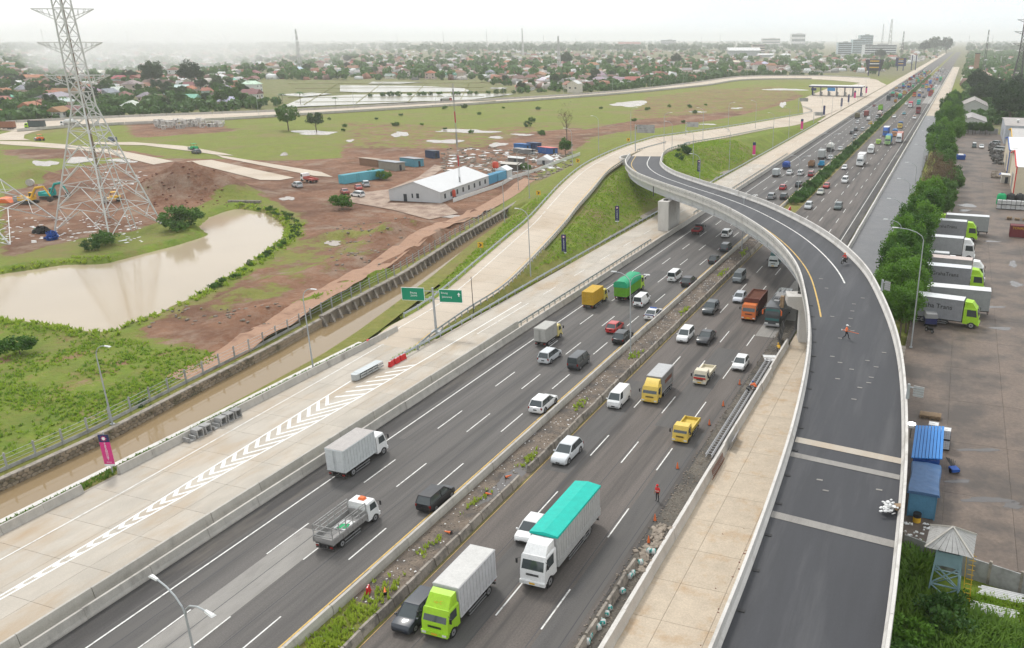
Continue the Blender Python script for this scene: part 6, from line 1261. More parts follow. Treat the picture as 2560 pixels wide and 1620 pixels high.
truck('long', 'dump', ORA, (.12, .04, .03), *C6(527, 746), True, 'orange truck with a rust-brown open load bed beside the bus', dims=(8.6, 2.4, 3.0, 1.75, 2.65, .46, 2, False))
car('minibus', (.20, .22, .23), *C6(427, 476), True, 'grey minivan in the inner inbound lane below the flyover'); truck('small', 'box', (.62, .66, .64), (.10, .22, .22), *C6(682, 367), True, 'white van-truck with teal windscreen emerging from under the flyover', deflector=False)
def bus(px, py, label):
    L, W, H = 11.2, 2.5, 3.5; c = at(px, py); t = thing('coach', label, 'bus', (c.x - W / 2, c.y + L / 2, .005), math.pi); h = W / 2; y0, y1 = -L / 2, L / 2
    sec = lambda y, k, zt: [(-h * k, y, .35), (h * k, y, .35), (h * k, y, zt - .5), (h * k * .9, y, zt - .08), (h * k * .7, y, zt), (-h * k * .7, y, zt), (-h * k * .9, y, zt - .08), (-h * k, y, zt - .5)]
    obj('body', MB().loft([sec(y0, .96, H - .1), sec(y0 + .3, 1, H), sec(y1 - 1.2, 1, H), sec(y1 - .35, .98, H - .25), sec(y1, .9, H - 1.3)]).mesh('body', M['paint'], 30), t, color=(.05, .055, .06))
    obj('windshield', MB().add([(-h * .85, y1 + .05, 1.2), (h * .85, y1 + .05, 1.2), (h * .9, y1 - .20, H - .5), (-h * .9, y1 - .20, H - .5)], [(0, 1, 2, 3)]).mesh('windshield', mk('coach_glass', (.05, .15, .15), .06, .05, spec=.8)), t)
    for s in (-1, 1):
        for k in range(7): obj('side_window', MB().add([(s * (h + .006), y0 + .8 + k * 1.35, 1.75), (s * (h + .006), y0 + 2.05 + k * 1.35, 1.75), (s * (h + .006), y0 + 2.05 + k * 1.35, 2.85), (s * (h + .006), y0 + .8 + k * 1.35, 2.85)], [(0, 1, 2, 3)]).mesh('side_window', M['glass']), t)
        obj('mirror', MB().tube([(s * h * .9, y1 - .2, H - .5), (s * (h + .2), y1 + .3, H - .55)], .03, 5).box((s * (h + .2), y1 + .3, H - .95), (.2, .16, .7)).mesh('mirror', M['p_orange']), t); obj('headlight', MB().box((s * h * .7, y1 + .02, .75), (.5, .12, .2)).mesh('headlight', M['lens']), t)
    obj('bumper', MB().box((0, y1 - .02, .5), (W * .94, .28, .3)).mesh('bumper', M['rim']), t); obj('roof_unit', MB().box((0, -.5, H + .1), (1.5, 2.6, .25), tx=.9, ty=.9).box((0, 2.6, H + .05), (.8, .8, .15)).mesh('roof_unit', M['p_grey']), t)
    for k in range(3): obj('roof_rail', MB().box(((k - 1) * .7, -1.5, H + .03), (.06, 6, .07)).mesh('roof_rail', M['rim']), t)
    add_wheels(t, [(s * (h - .17), y) for y in (y1 - 2.4, y0 + 2.8) for s in (-1, 1)], .5, .34, 0); return t
bus(*C6(697, 790), 'black coach with orange mirrors beside the flyover pier')
# --- beyond the flyover
def zb(f, x0, y0, x1, y1, k=.80): return f(x0 + (x1 - x0) * k, y1)
for kind, col, f, bb, lab in [('suv', (.28, .29, .30), ZD, (1965, 765, 2050, 840), 'grey off-roader nearest the flyover parapet on the far side'), ('suv', BLK, ZD, (2125, 770, 2210, 845), 'black car nearest the flyover parapet on the far side'), ('hatch', (.48, .03, .035), ZD, (2110, 690, 2190, 750), 'red hatchback just beyond the flyover'), ('suv', (.03, .035, .04), ZD, (2257, 660, 2330, 725), 'black car ahead of the red hatchback beyond the flyover'),
        ('sedan', WH, ZD, (2165, 553, 2235, 605), 'white saloon behind the blue tarpaulin truck'), ('mpv', WH, ZD, (2257, 555, 2325, 610), 'white people carrier beside the white saloon beyond the flyover'), ('mpv', (.30, .02, .03), Z2, (453, 1340, 520, 1398), 'dark red people carrier beyond the flyover'), ('sedan', WH, Z2, (630, 1185, 690, 1240), 'white saloon beside the grey box truck'), ('sedan', WH, Z2, (730, 1120, 790, 1160), 'white saloon with lit roof sign near the planted median'),
        ('suv', BLK, Z2, (835, 965, 885, 1010), 'black car in the small knot of four beyond the tanker'), ('suv', DGR, Z2, (875, 940, 915, 980), 'dark car at the head of the small knot of four'), ('mpv', SIL, Z2, (940, 940, 980, 980), 'silver car at the right of the small knot of four'), ('mpv', SIL, Z2, (870, 1000, 920, 1045), 'silver car at the back of the small knot of four'), ('hatch', WH, Z2, (895, 878, 930, 910), 'white hatchback before the brown truck'), ('hatch', (.75, .48, .02), Z2, (1012, 885, 1053, 918), 'small yellow car near the planted median'), ('hatch', MAR, Z2, (1025, 733, 1053, 755), 'dark red car beside the green dump truck'), ('mpv', WH, Z2, (925, 790, 955, 820), 'white car beside the maroon container truck'), ('mpv', SIL, Z2, (1115, 795, 1148, 828), 'silver car behind the green dump truck'), ('mpv', SIL, Z2, (1070, 835, 1105, 865), 'silver car behind the white-red tank truck')]:
    car(kind, col, *zb(f, *bb), False, lab, lod=1, snap=True)
for size, cargo, cab, box, f, bb, lab, tp in [('small', 'box', WH, (.46, .48, .48), ZD, (2010, 525, 2100, 625), 'small grey box truck nearest the flyover beyond it', None), ('small', 'tarp', BLU, (.05, .10, .30), ZD, (2115, 465, 2195, 550), 'small truck under a blue tarpaulin', (.02, .07, .32)), ('mid', 'box', WH, (.42, .43, .42), Z2, (520, 1135, 610, 1240), 'tall grey box truck next to the tanker', None), ('mid', 'tank', WH, (.62, .61, .57), Z2, (610, 1070, 700, 1170), 'white tank truck outbound beyond the flyover', None), ('pick', 'dump', BLK, (.30, .17, .09), Z2, (455, 1255, 520, 1315), 'pickup with an orange-brown load beside the blue pickup', None), ('pick', 'flat', (.03, .25, .42), (.03, .25, .42), Z2, (545, 1255, 600, 1312), 'bright blue pickup outbound beyond the flyover', None),
        ('pick', 'box', WH, WH, Z2, (975, 830, 1015, 885), 'white box pickup behind the maroon container truck', None), ('midflat', 'tarp', (.3, .25, .15), (.17, .15, .08), Z2, (865, 812, 918, 865), 'brown covered truck at the outer edge', (.16, .14, .08)), ('mid', 'box', WH, (.26, .07, .06), Z2, (950, 775, 1010, 850), 'maroon container truck in the outbound queue', None), ('mid', 'tank', RED, (.60, .52, .48), Z2, (1020, 770, 1090, 850), 'red and white tank truck', None), ('mid', 'dump', (.25, .5, .05), (.22, .52, .04), Z2, (1078, 735, 1130, 795), 'bright green dump truck in the outbound queue', None), ('long', 'box', DGR, (.04, .05, .06), Z2, (1160, 640, 1210, 700), 'dark container truck in the dense far traffic', None), ('long', 'tarp', (.03, .3, .15), (.02, .25, .12), Z2, (1228, 620, 1283, 685), 'green tarpaulin truck in the dense far traffic', (.03, .40, .20)), ('pick', 'dump', ORA, (.4, .2, .05), Z2, (1235, 685, 1265, 720), 'small orange pickup in the dense far traffic', None)]:
    truck(size, cargo, cab, box, *zb(f, *bb), False, lab, tarp=tp, lod=1, snap=True, deflector=False)
for kind, col, f, bb, lab in [('mpv', SIL, C3, (890, 1402, 950, 1472), 'silver people carrier inbound just beyond the flyover'), ('suv', (.10, .13, .13), C3, (1037, 1405, 1100, 1473), 'dark green car inbound just beyond the flyover'), ('sedan', (.42, .42, .36), C3, (965, 1318, 1022, 1370), 'beige saloon inbound beside the red car'), ('hatch', (.45, .03, .03), C3, (1020, 1277, 1078, 1325), 'red car inbound beyond the flyover'), ('minibus', WH, C3, (1113, 1230, 1163, 1285), 'white minibus inbound beyond the flyover'), ('hatch', WH, Z2, (755, 1285, 812, 1335), 'white car left of the tall white box truck'), ('sedan', WH, Z2, (1218, 820, 1255, 858), 'white car alone in the inner inbound lane'), ('hatch', (.05, .28, .33), Z2, (1308, 790, 1340, 828), 'small teal car inbound beyond the flyover'), ('mpv', WH, Z2, (1415, 832, 1455, 870), 'white taxi with orange roof inbound'), ('mpv', WH, Z2, (1330, 710, 1358, 740), 'white car beside the pink container truck')]:
    car(kind, col, *zb(f, *bb, .85), True, lab, lod=1, snap=True, roof=(.7, .25, .12) if 'orange roof' in lab else None)
for size, cargo, cab, box, f, bb, lab, tp in [('big', 'box', WH, (.66, .64, .63), Z2, (885, 1135, 985, 1305), 'tall white box truck inbound beyond the flyover', None), ('mid', 'mixer', WH, (.70, .70, .68), Z2, (990, 1078, 1060, 1185), 'white concrete mixer truck inbound', None), ('small', 'flat', (.42, .62, .10), (.35, .5, .1), Z2, (1065, 1050, 1110, 1100), 'small lime truck inbound', None), ('big', 'box', BLU, (.05, .13, .42), Z2, (1108, 930, 1190, 1030), 'blue box truck with pale roof inbound', None), ('big', 'tarp', (.30, .50, .20), (.05, .22, .40), Z2, (1142, 1008, 1220, 1110), 'green-fronted truck under a blue cover', (.04, .20, .42)), ('midflat', 'tarp', (.62, .28, .12), (.5, .3, .2), Z2, (1205, 955, 1260, 1030), 'orange-fronted truck under a blue cover', (.05, .18, .40)), ('big', 'box', WH, (.50, .22, .18), Z2, (1260, 1008, 1330, 1088), 'white-cab truck with red load inbound', None), ('midflat', 'tarp', YEL, (.5, .3, .1), Z2, (1255, 890, 1303, 955), 'yellow truck under a blue cover', (.06, .12, .25)), ('long', 'dump', MAR, (.16, .02, .03), Z2, (1387, 762, 1440, 822), 'dark red truck inbound', None), ('long', 'box', WH, (.50, .06, .10), Z2, (1365, 690, 1415, 765), 'white-cab truck with a pink container', None), ('midflat', 'box', TEAL, (.03, .35, .25), Z2, (1440, 685, 1475, 738), 'green box truck inbound', None), ('long', 'box', RED, (.26, .06, .06), Z2, (1575, 605, 1615, 648), 'red coach-like truck on the pale patch', None), ('small', 'box', WH, WH, Z2, (1580, 555, 1607, 585), 'far white box van inbound', None), ('midflat', 'box', RED, (.35, .08, .07), Z2, (1525, 545, 1555, 590), 'far red box truck inbound', None), ('big', 'box', GRN, (.03, .30, .16), Z2, (1640, 465, 1670, 520), 'far tall green truck inbound', None)]:
    truck(size, cargo, cab, box, *zb(f, *bb, .85), True, lab, roof=(.68, .68, .66) if 'pale roof' in lab else None, tarp=tp, lod=1, snap=True, deflector=False if size not in ('big',) else True)
# --- hazy far queue: one lane position after another
def queue(y0, y1, lanes, toward, gap, grp, lab):
    for ln in lanes:
        y = y0 + random.uniform(0, 25)
        while y < y1:
            if random.random() < .68: car(random.choice(('mpv', 'hatch', 'suv', 'sedan')), random.choice((WH, WH, SIL, DGR, BLK, RED, GRY)), 0, 0, toward, lab[0], lod=2, pos=(ln + random.uniform(-.3, .3), y, .005), group=grp[0])
            else: truck(random.choice(('mid', 'midflat', 'long', 'small')), random.choice(('box', 'tarp', 'dump')), random.choice((WH, GRN, ORA, YEL, BLU, RED)), random.choice(((.5, .5, .5), GRN, MAR, (.5, .3, .1), BLU, (.25, .07, .06))), 0, 0, toward, lab[1], tarp=random.choice(((.03, .35, .2), (.04, .15, .4), (.4, .25, .08))), lod=2, pos=(ln + random.uniform(-.2, .2), y, .005), group=grp[1], deflector=False)
            y += random.uniform(*gap)
queue(690, 1290, (-53.8, -50.2, -46.6, -43.2), False, (16, 44), ('far outbound cars', 'far outbound trucks'), ('small hazy car in the dense far outbound traffic', 'small hazy truck in the dense far outbound traffic'))
queue(700, 1400, (-34.8, -31.0, -27.2, -23.3), True, (50, 110), ('far inbound cars', 'far inbound trucks'), ('small hazy car in the thin far inbound traffic', 'small hazy truck in the thin far inbound traffic'))
# ------------------------------------------------------------------ left field: pylons, machines, site camp
def row_of(x, y, z):
    xx, fw, up = x * math.cos(YAW) + y * math.sin(YAW), -x * math.sin(YAW) + y * math.cos(YAW), z - CAM_H
    return CY - F_PX * (fw * SP + up * CP) / (fw * CP - up * SP)
def z_at_row(x, y, row):
    lo, hi = 0, 150
    for _ in range(40):
        m = (lo + hi) / 2
        if row_of(x, y, m) > row: lo = m
        else: hi = m
    return lo
def pylon(label, base, cen, ztop, arms, name='pylon', waist=28, wt=2.6, mat='pylon', panels=13, bw=.16):
    t = thing(name, label, 'pylon'); cx, cy = cen; n = len(base)
    def ring(z):
        k = max(0, min(1, z / waist)); o = []
        for bx, by in base:
            l = math.hypot(bx - cx, by - cy); wx, wy = cx + (bx - cx) / l * wt * 1.2, cy + (by - cy) / l * wt * 1.2; s = 1 - .35 * max(0, (z - waist) / (ztop - waist))
            q = (bx + (wx - bx) * k, by + (wy - by) * k) if z < waist else (cx + (wx - cx) * s, cy + (wy - cy) * s); o.append(Vector((*q, z)))
        return o
    zs = [0, 5.5, 10.5, 15, 19, 22.5, 25.5, waist]; z = waist
    while z < ztop - 1: z = min(ztop, z + 2.9); zs.append(z)
    R_ = [ring(z) for z in zs]
    for i in range(n): obj('leg', MB().tube([r[i] for r in R_], bw * 1.15, 5).mesh('leg', M[mat]), t)
    for k, (a, b) in enumerate(zip(R_[:-1], R_[1:])):
        for i in range(n):
            j = (i + 1) % n; mb = MB()
            if k < 4:
                m = (b[i] + b[j]) / 2; mb.bar(a[i], m, bw * .9).bar(a[j], m, bw * .9); q1, q2 = (a[i] + m) / 2, (a[j] + m) / 2; mb.bar(q1, (a[i] + b[i]) / 2, bw * .6).bar(q2, (a[j] + b[j]) / 2, bw * .6).bar(q1, b[i], bw * .6).bar(q2, b[j], bw * .6)
            else: mb.bar(a[i], b[j], bw * .75).bar(a[j], b[i], bw * .75)
            mb.bar(b[i], b[j], bw * .8); obj('brace', mb.mesh('brace', M[mat]), t)
    for z, L in arms:
        r0, r1 = ring(z), ring(z - 2.2); dx = Vector((.86, .50, 0))
        for s in (-1, 1):
            tip = Vector((cx, cy, z)) + dx * s * L; near = sorted(range(n), key=lambda i: -s * (r0[i] - Vector((cx, cy, z))).dot(dx))[:2]; mb = MB()
            for i in near:
                mb.bar(r0[i], tip, bw * .9).bar(r1[i], tip, bw * .8)
                for q in (.25, .5, .75): mb.bar(r0[i].lerp(tip, q), r1[i].lerp(tip, q * .85), bw * .5)
            for q in (.3, .6): mb.bar(r0[near[0]].lerp(tip, q), r0[near[1]].lerp(tip, q), bw * .5)
            obj('cross_arm', mb.mesh('cross_arm', M[mat]), t)
    return t, ring
PB = [(-194.5, 135.5), (-175.5, 134.2), (-177.5, 150), (-196, 151)]; PCN = (-185, 142.3)
za = [z_at_row(*PCN, r_) for r_ in (22, 106, 188)]
py_t, ringf = pylon('tall grey lattice pylon standing on debris beside the brown pond', PB, PCN, 60, [(za[0], 6.3), (za[1], 6.6), (za[2], 6.8)], wt=1.95)
obj('axis_tube', MB().cyl((PCN[0], PCN[1], 14), (PCN[0], PCN[1], 60), .32, .26, 8).mesh('axis_tube', mk('axis_tube_brown', (.22, .17, .13), .7, .2)), py_t)  # brown tube added on the pylon axis, standing in for a dark back leg
lad = MB(); b0, b1 = Vector((-178.5, 143.0, 0)), Vector((-183.4, 142.0, 31))
for s in (-.7, .7): lad.bar(b0 + Vector((0, s, 0)), b1 + Vector((0, s, 0)), .16)
for k in range(26): q = b0.lerp(b1, k / 26); lad.bar(q + Vector((0, -.7, 0)), q + Vector((0, .7, 0)), .12)
obj('ladder', lad.mesh('ladder', M['pylon']), py_t)
pylon('second lattice pylon of which only a foot shows at the left edge', [(-226, 104), (-190.5, 122.4), (-208, 146), (-238, 132)], (-224, 124), 60, [(48, 8)])
def excavator(label, loc, rz, body, boom):
    t = thing('excavator', label, 'excavator', loc, rz)
    for s in (-1, 1): tr = obj('track', MB().loft([[(s * 1.15 + x, y, z) for y, z in [(-1.7, .1), (1.7, .1), (2.0, .45), (1.7, .8), (-1.7, .8), (-2.0, .45)]] for x in (-.28, .28)]).mesh('track', M['dark_metal']), t)
    obj('deck', MB().box((0, -.4, 1.35), (2.6, 3.4, .75)).box((.0, -1.7, 1.7), (2.5, .9, .8), tx=.9).mesh('deck', M[body]), t); c = obj('operator_cab', MB().box((-.8, .7, 2.2), (.95, 1.5, 1.5), ty=.85).mesh('operator_cab', M[body]), t); obj('cab_window', MB().box((-.8, .72, 2.3), (1.0, 1.3, .9), ty=.9).mesh('cab_window', M['glass']), c)
    def beam(nm, pts, w, hh): 
        mb = MB()
        for a, b in zip(pts[:-1], pts[1:]): mb.cyl(a, b, hh, hh * .8, 6)
        return obj(nm, mb.mesh(nm, M[boom]), t)
    beam('boom', [(.2, 1.0, 1.6), (.2, 2.6, 4.2), (.2, 5.0, 4.6)], .4, .34); beam('stick', [(.2, 4.8, 4.7), (.2, 6.2, 2.0)], .3, .24); obj('ram', MB().cyl((.2, 1.4, 1.8), (.2, 3.0, 4.0), .1, n=6).cyl((.2, 3.6, 5.0), (.2, 5.2, 4.9), .09, n=6).mesh('ram', M['rim']), t)
    obj('bucket', MB().loft([[(x, y, z) for y, z in [(5.9, 1.9), (6.5, 1.9), (6.6, 1.0), (6.0, .5), (5.3, .8)]] for x in (-.35, .75)]).mesh('bucket', M['dark_metal']), t); return t
pe = at(*L0(290, 1018)); excavator('yellow excavator working beside the orange tarpaulin', (pe.x, pe.y, gz(pe.x, pe.y)), -1.2, 'p_yellow', 'p_yellow'); pe2 = at(*L0(420, 985)); excavator('teal excavator with raised arm behind the yellow one', (pe2.x, pe2.y + 2, gz(pe2.x, pe2.y)), -1.35, 'p_teal', 'p_teal')
def onsite(f, x, y): p = at(*f(x, y)); return Vector((p.x, p.y, gz(p.x, p.y)))
p = onsite(L0, 60, 1000); t = thing('tarpaulin_heap', 'orange tarpaulin over a heap at the left edge', 'tarpaulin', p, .3); obj('cover', MB().loft([[(x, y, z) for x, z in [(-2.6, 0), (2.6, 0), (1.2, 1.1), (-1.0, 1.3)]] for y in (-1.6, 1.6)]).mesh('cover', M['p_orange']), t); obj('end_crate', MB().box((3.2, .2, .8), (1.0, 1.8, 1.6)).mesh('end_crate', M['p_grey']), t)
def roller(label, p, rz, col):
    t = thing('road_roller', label, 'roller', p, rz); obj('body', MB().box((0, -.6, 1.2), (1.7, 2.6, .9), tx=.9).box((0, .9, 1.0), (1.5, .9, .5)).mesh('body', M[col]), t); obj('drum', MB().cyl((-.95, 1.9, .7), (.95, 1.9, .7), .7, n=14).mesh('drum', M['rim'], 40), t); obj('canopy', MB().box((0, -.5, 2.7), (1.6, 1.8, .1)).mesh('canopy', M[col]), t); mb = MB()
    for sx in (-.7, .7):
        for sy in (-1.3, .3): mb.bar((sx, sy, 1.6), (sx, sy, 2.7), .07)
    obj('posts', mb.mesh('posts', M['black']), t); add_wheels(t, [(-.75, -1.4), (.75, -1.4)], .65, .45, 1)
roller('yellow roller half hidden behind the pylon foot', onsite(L0, 1110, 1000), 2.4, 'p_yellow'); roller('green roller on the curved site road', onsite(L0, 1895, 490), 1.4, 'p_green'); roller('orange loader parked at the loop of the site road', onsite(L0, 390, 395), 1.5, 'p_orange')
def parked(kind, col, f, x, y, rz, lab): p = onsite(f, x, y); return car(kind, col, 0, 0, False, lab, lod=1, pos=(p.x, p.y, p.z + .1), rz=rz)
parked('suv', DGR, L0, 1920, 522, 1.3, 'dark car parked below the green roller'); parked('van', (.08, .12, .2), L0, 1100, 405, 1.6, 'dark blue van on the site road behind the pylon'); parked('suv', SIL, TE, 140, 385, 1.1, 'silver car on the muddy track left of the tent'); parked('sedan', (.35, .08, .07), TE, 520, 430, .9, 'dull red car parked left of the white tent'); parked('sedan', (.5, .1, .1), TE, 630, 400, .8, 'red saloon parked by the teal containers'); parked('mpv', WH, TE, 625, 455, 1.4, 'white car parked at the corner of the tent'); parked('suv', SIL, TE, 690, 375, .8, 'silver car parked by the teal containers')
def site_truck(lab, f, x, y, rz, cargo, cab, box, sz='long'): p = onsite(f, x, y); return truck(sz, cargo, cab, box, 0, 0, False, lab, lod=1, pos=(p.x, p.y, max(p.z, .32)), rz=rz, deflector=False)
site_truck('lime dump truck on the loop road at far left', L0, 350, 282, 2.1, 'dump', LIME, (.05, .07, .07)); site_truck('rust-red dump truck cut by the left edge', L0, 60, 292, 2.0, 'dump', ORA, (.30, .12, .07)); site_truck('white mixer truck on the loop road behind the pylon', L0, 690, 262, 1.9, 'mixer', WH, (.6, .6, .58)); p = at(*C2(745, 715)); truck('long', 'mixer', (.5, .1, .1), (.62, .6, .58), 0, 0, False, 'red and white mixer truck on the loop road across the field', lod=1, pos=(p.x, p.y, .33), rz=-.35, deflector=False)
site_truck('red and white crane truck in the mud left of the tent', TE, 240, 345, 1.2, 'flat', WH, (.45, .1, .08), 'mid')
cul = MB().loft([[(x, y, z) for x, z in [(-1, 0), (1, 0), (1, 1.8), (-1, 1.8)]] for y in (-.9, .9)], caps=False).loft([[(x, y, z) for x, z in [(-.8, .2), (.8, .2), (.8, 1.6), (-.8, 1.6)]] for y in (-.9, .9)], caps=False)
for y in (-.9, .9): cul.add([(-1, y, 0), (1, y, 0), (1, y, 1.8), (-1, y, 1.8), (-.8, y, .2), (.8, y, .2), (.8, y, 1.6), (-.8, y, 1.6)], [(0, 1, 5, 4), (1, 2, 6, 5), (2, 3, 7, 6), (3, 0, 4, 7)])
cul = cul.mesh('culvert', M['concrete_new'])
for k in range(64):
    u, lv = (k % 32) / 31, k // 32; p = at(*L0(1530 + 640 * u + random.uniform(-12, 12), 288 - 22 * u - random.choice((0, 14, 28)))); o = obj('box_culvert', cul, None, (p.x, p.y, max(0, gz(p.x, p.y)) + 1.82 * lv * (u < .75)), random.uniform(0, 1.6)); tag(o, 'pale precast box culvert in the pile beyond the pylon', 'culvert', 'box culvert pile')
ring_me = MB().lathe([(1.0, 0), (1.0, 1.5), (.82, 1.5), (.82, .1)], 14).mesh('shell', M['concrete_new'], 40); lip = MB().lathe([(1.06, 1.36), (1.06, 1.52), (.8, 1.52)], 14).mesh('lip', M['concrete'])
for k, (x, y) in enumerate([(1745, 735), (1890, 748), (2195, 800)]): t = thing('manhole_ring', ['leftmost concrete manhole ring behind the red earth mound', 'middle concrete manhole ring behind the red earth mound', 'concrete manhole ring at the right of the black pipes'][k], 'concrete ring', onsite(L0, x, y)); t.scale = (1.25,) * 3; obj('shell', ring_me, t); obj('lip', lip, t)
p = onsite(L0, 310, 835); t = thing('concrete_pipe', 'short concrete pipe lying behind the excavators', 'pipe', (p.x, p.y, p.z + 1.0)); t.rotation_euler = (1.5, 0, .7); obj('shell', ring_me, t); obj('lip', lip, t)
t = thing('pipe_bundle', 'black pipes lying beside the manhole rings', 'pipe', (0, 0, 0)); a, b = onsite(L0, 1780, 735), onsite(L0, 2190, 815)
for k in range(3): o = Vector((.5 * k, .7 * k, 1.2)); obj('pipe', MB().tube([a + o, a.lerp(b, .5) + o + Vector((0, 0, -.5)), b + o], .2, 6).mesh('pipe', M['dark_metal']), t)
# tent, containers, camp
TC = at(*TE(860, 497)), at(*TE(1312, 500)); fx = (TC[1] - TC[0]); t = thing('marquee', 'large white marquee with grey walls on the muddy site', 'tent', (TC[0] + TC[1]) / 2 + Vector((0, 0, .1)), 0.09); hw_, L_, eh, rh = fx.length / 2, 31, 2.9, 5.4
tm = mk('tent_wall', (.50, .51, .52), .7, .06, .5); tr_ = mk('tent_roof', (.62, .62, .62), .6, .04, .4)
for s in (-1, 1):
    obj('side_wall', MB().box((s * hw_, L_ / 2, eh / 2), (.08, L_, eh)).mesh('side_wall', tm), t); o = obj('roof_sheet', MB().add([(s * (hw_ + .2), -.2, eh - .05), (s * (hw_ + .2), L_ + .2, eh - .05), (0, L_ + .2, rh), (0, -.2, rh), (s * (hw_ + .2), -.2, eh + .03), (s * (hw_ + .2), L_ + .2, eh + .03), (0, L_ + .2, rh + .08), (0, -.2, rh + .08)], [(0, 1, 2, 3), (4, 5, 6, 7), (0, 1, 5, 4), (0, 3, 7, 4), (1, 2, 6, 5)]).mesh('roof_sheet', tr_), t)
    for k in range(8): obj('side_window', MB().box((s * (hw_ + .05), 2.5 + k * 3.7, 1.5), (.06, 1.0, 1.3)).mesh('side_window', M['window_dark']), t)
for y in (0, L_): obj('gable', MB().add([(-hw_, y, 0), (hw_, y, 0), (hw_, y, eh), (0, y, rh), (-hw_, y, eh)], [(0, 1, 2, 3, 4)]).mesh('gable', tm), t)
for x, w, h in ((-2.9, 1.0, 2.0), (-.7, .4, 1.2), (.9, .8, 1.3)): obj('door' if h > 1.5 else 'window', MB().box((x, -.04, h / 2 + (0 if h > 1.5 else 1)), (w, .06, h)).mesh('door', M['window_dark']), t)
def container(label, loc, rz, col, L=6.0, W=2.44, H=2.6, name='container', group=None):
    t = thing(name, label, 'container', loc, rz, group); b = MB(); b.box((0, 0, H / 2), (W - .1, L - .1, H - .1)); n = int(L / .35)
    for s in (-1, 1):
        for k in range(n): b.box((s * (W / 2 - .05), -L / 2 + L * (k + .5) / n, H / 2), (.07, .18, H - .3))
    for s in (-1, 1):
        for k in range(7): b.box((-W / 2 + W * (k + .5) / 7, s * (L / 2 - .05), H / 2), (.18, .07, H - .3))
    obj('shell', b.mesh('shell', M['paint_dull']), t, color=col); f = MB()
    for sx in (-1, 1):
        for sy in (-1, 1): f.box((sx * (W / 2 - .05), sy * (L / 2 - .05), H / 2), (.14, .14, H))
        for z in (.06, H - .06): f.box((sx * (W / 2 - .05), 0, z), (.12, L, .12))
    obj('frame', f.mesh('frame', M['paint_dull']), t, color=tuple(c * .8 for c in col)); rp = MB()
    for k in range(int(L / .4)): rp.box((0, -L / 2 + .2 + k * .4, H), (W - .1, .22, .05))
    obj('roof_rib', rp.mesh('roof_rib', M['paint_dull']), t, color=col); return t
CY_ = (.12, .42, .50)
for k, u in enumerate((0.05, .42, .8)): a, b = at(*TE(545, 350)), at(*TE(815, 305)); p = a.lerp(b, u); container(['teal site container nearest the parked cars', 'middle teal site container left of the tent', 'teal site container behind the banana plants'][k], (p.x, p.y, gz(p.x, p.y) + .1), math.atan2(b.y - a.y, b.x - a.x) + math.pi / 2, CY_)
a, b = at(*TE(1670, 365)), at(*TE(1760, 330)); container('blue site container adjoining the far end of the tent', (a.x - 1.4, a.y + 3.4, .1), .05, (.10, .33, .50)); container('second blue site container behind the tent', (a.x - 1.6, a.y + 9.8, .1), .05, (.13, .38, .55))
tk = MB().lathe([(.9, 0), (1.0, .2), (1.0, 1.6), (.75, 1.9), (.2, 2.0)], 14).mesh('tank', mk('tank_red', (.50, .06, .03), .5, .08), 40)
for lab, f, x, y, z in (('red water tank on a stand behind the tent', TE, 1735, 300, 3.0), ('red water tank at the front corner of the tent', TE, 1385, 470, .6)):
    p = onsite(f, x, y); t = thing('water_tank', lab, 'water tank', p); obj('tank', tk, t, (0, 0, z)); mb = MB()
    for sx in (-.7, .7):
        for sy in (-.7, .7): mb.bar((sx, sy, 0), (sx, sy, z), .12)
    obj('stand', mb.box((0, 0, z - .05), (1.8, 1.8, .1)).mesh('stand', M['dark_metal']), t)
def shack(label, p, rz, w, l, h, wall, roof, group=None, gable=False):
    t = thing('shack', label, 'shack', p, rz, group); obj('wall', MB().box((0, 0, h / 2), (w, l, h)).mesh('wall', M['wall_paint']), t, color=wall)
    if gable: obj('roof', MB().loft([[(-w / 2 - .3, y, h), (w / 2 + .3, y, h), (0, y, h + w * .3)] for y in (-l / 2 - .3, l / 2 + .3)]).mesh('roof', M['roof_metal']), t, color=roof)
    else: o = obj('roof', MB().box((0, 0, h + .1), (w + .6, l + .6, .08)).mesh('roof', M['roof_metal']), t, color=roof); o.rotation_euler.y = .06
    obj('door', MB().box((0, -l / 2 - .02, .95), (.9, .05, 1.9)).mesh('door', M['window_dark']), t)
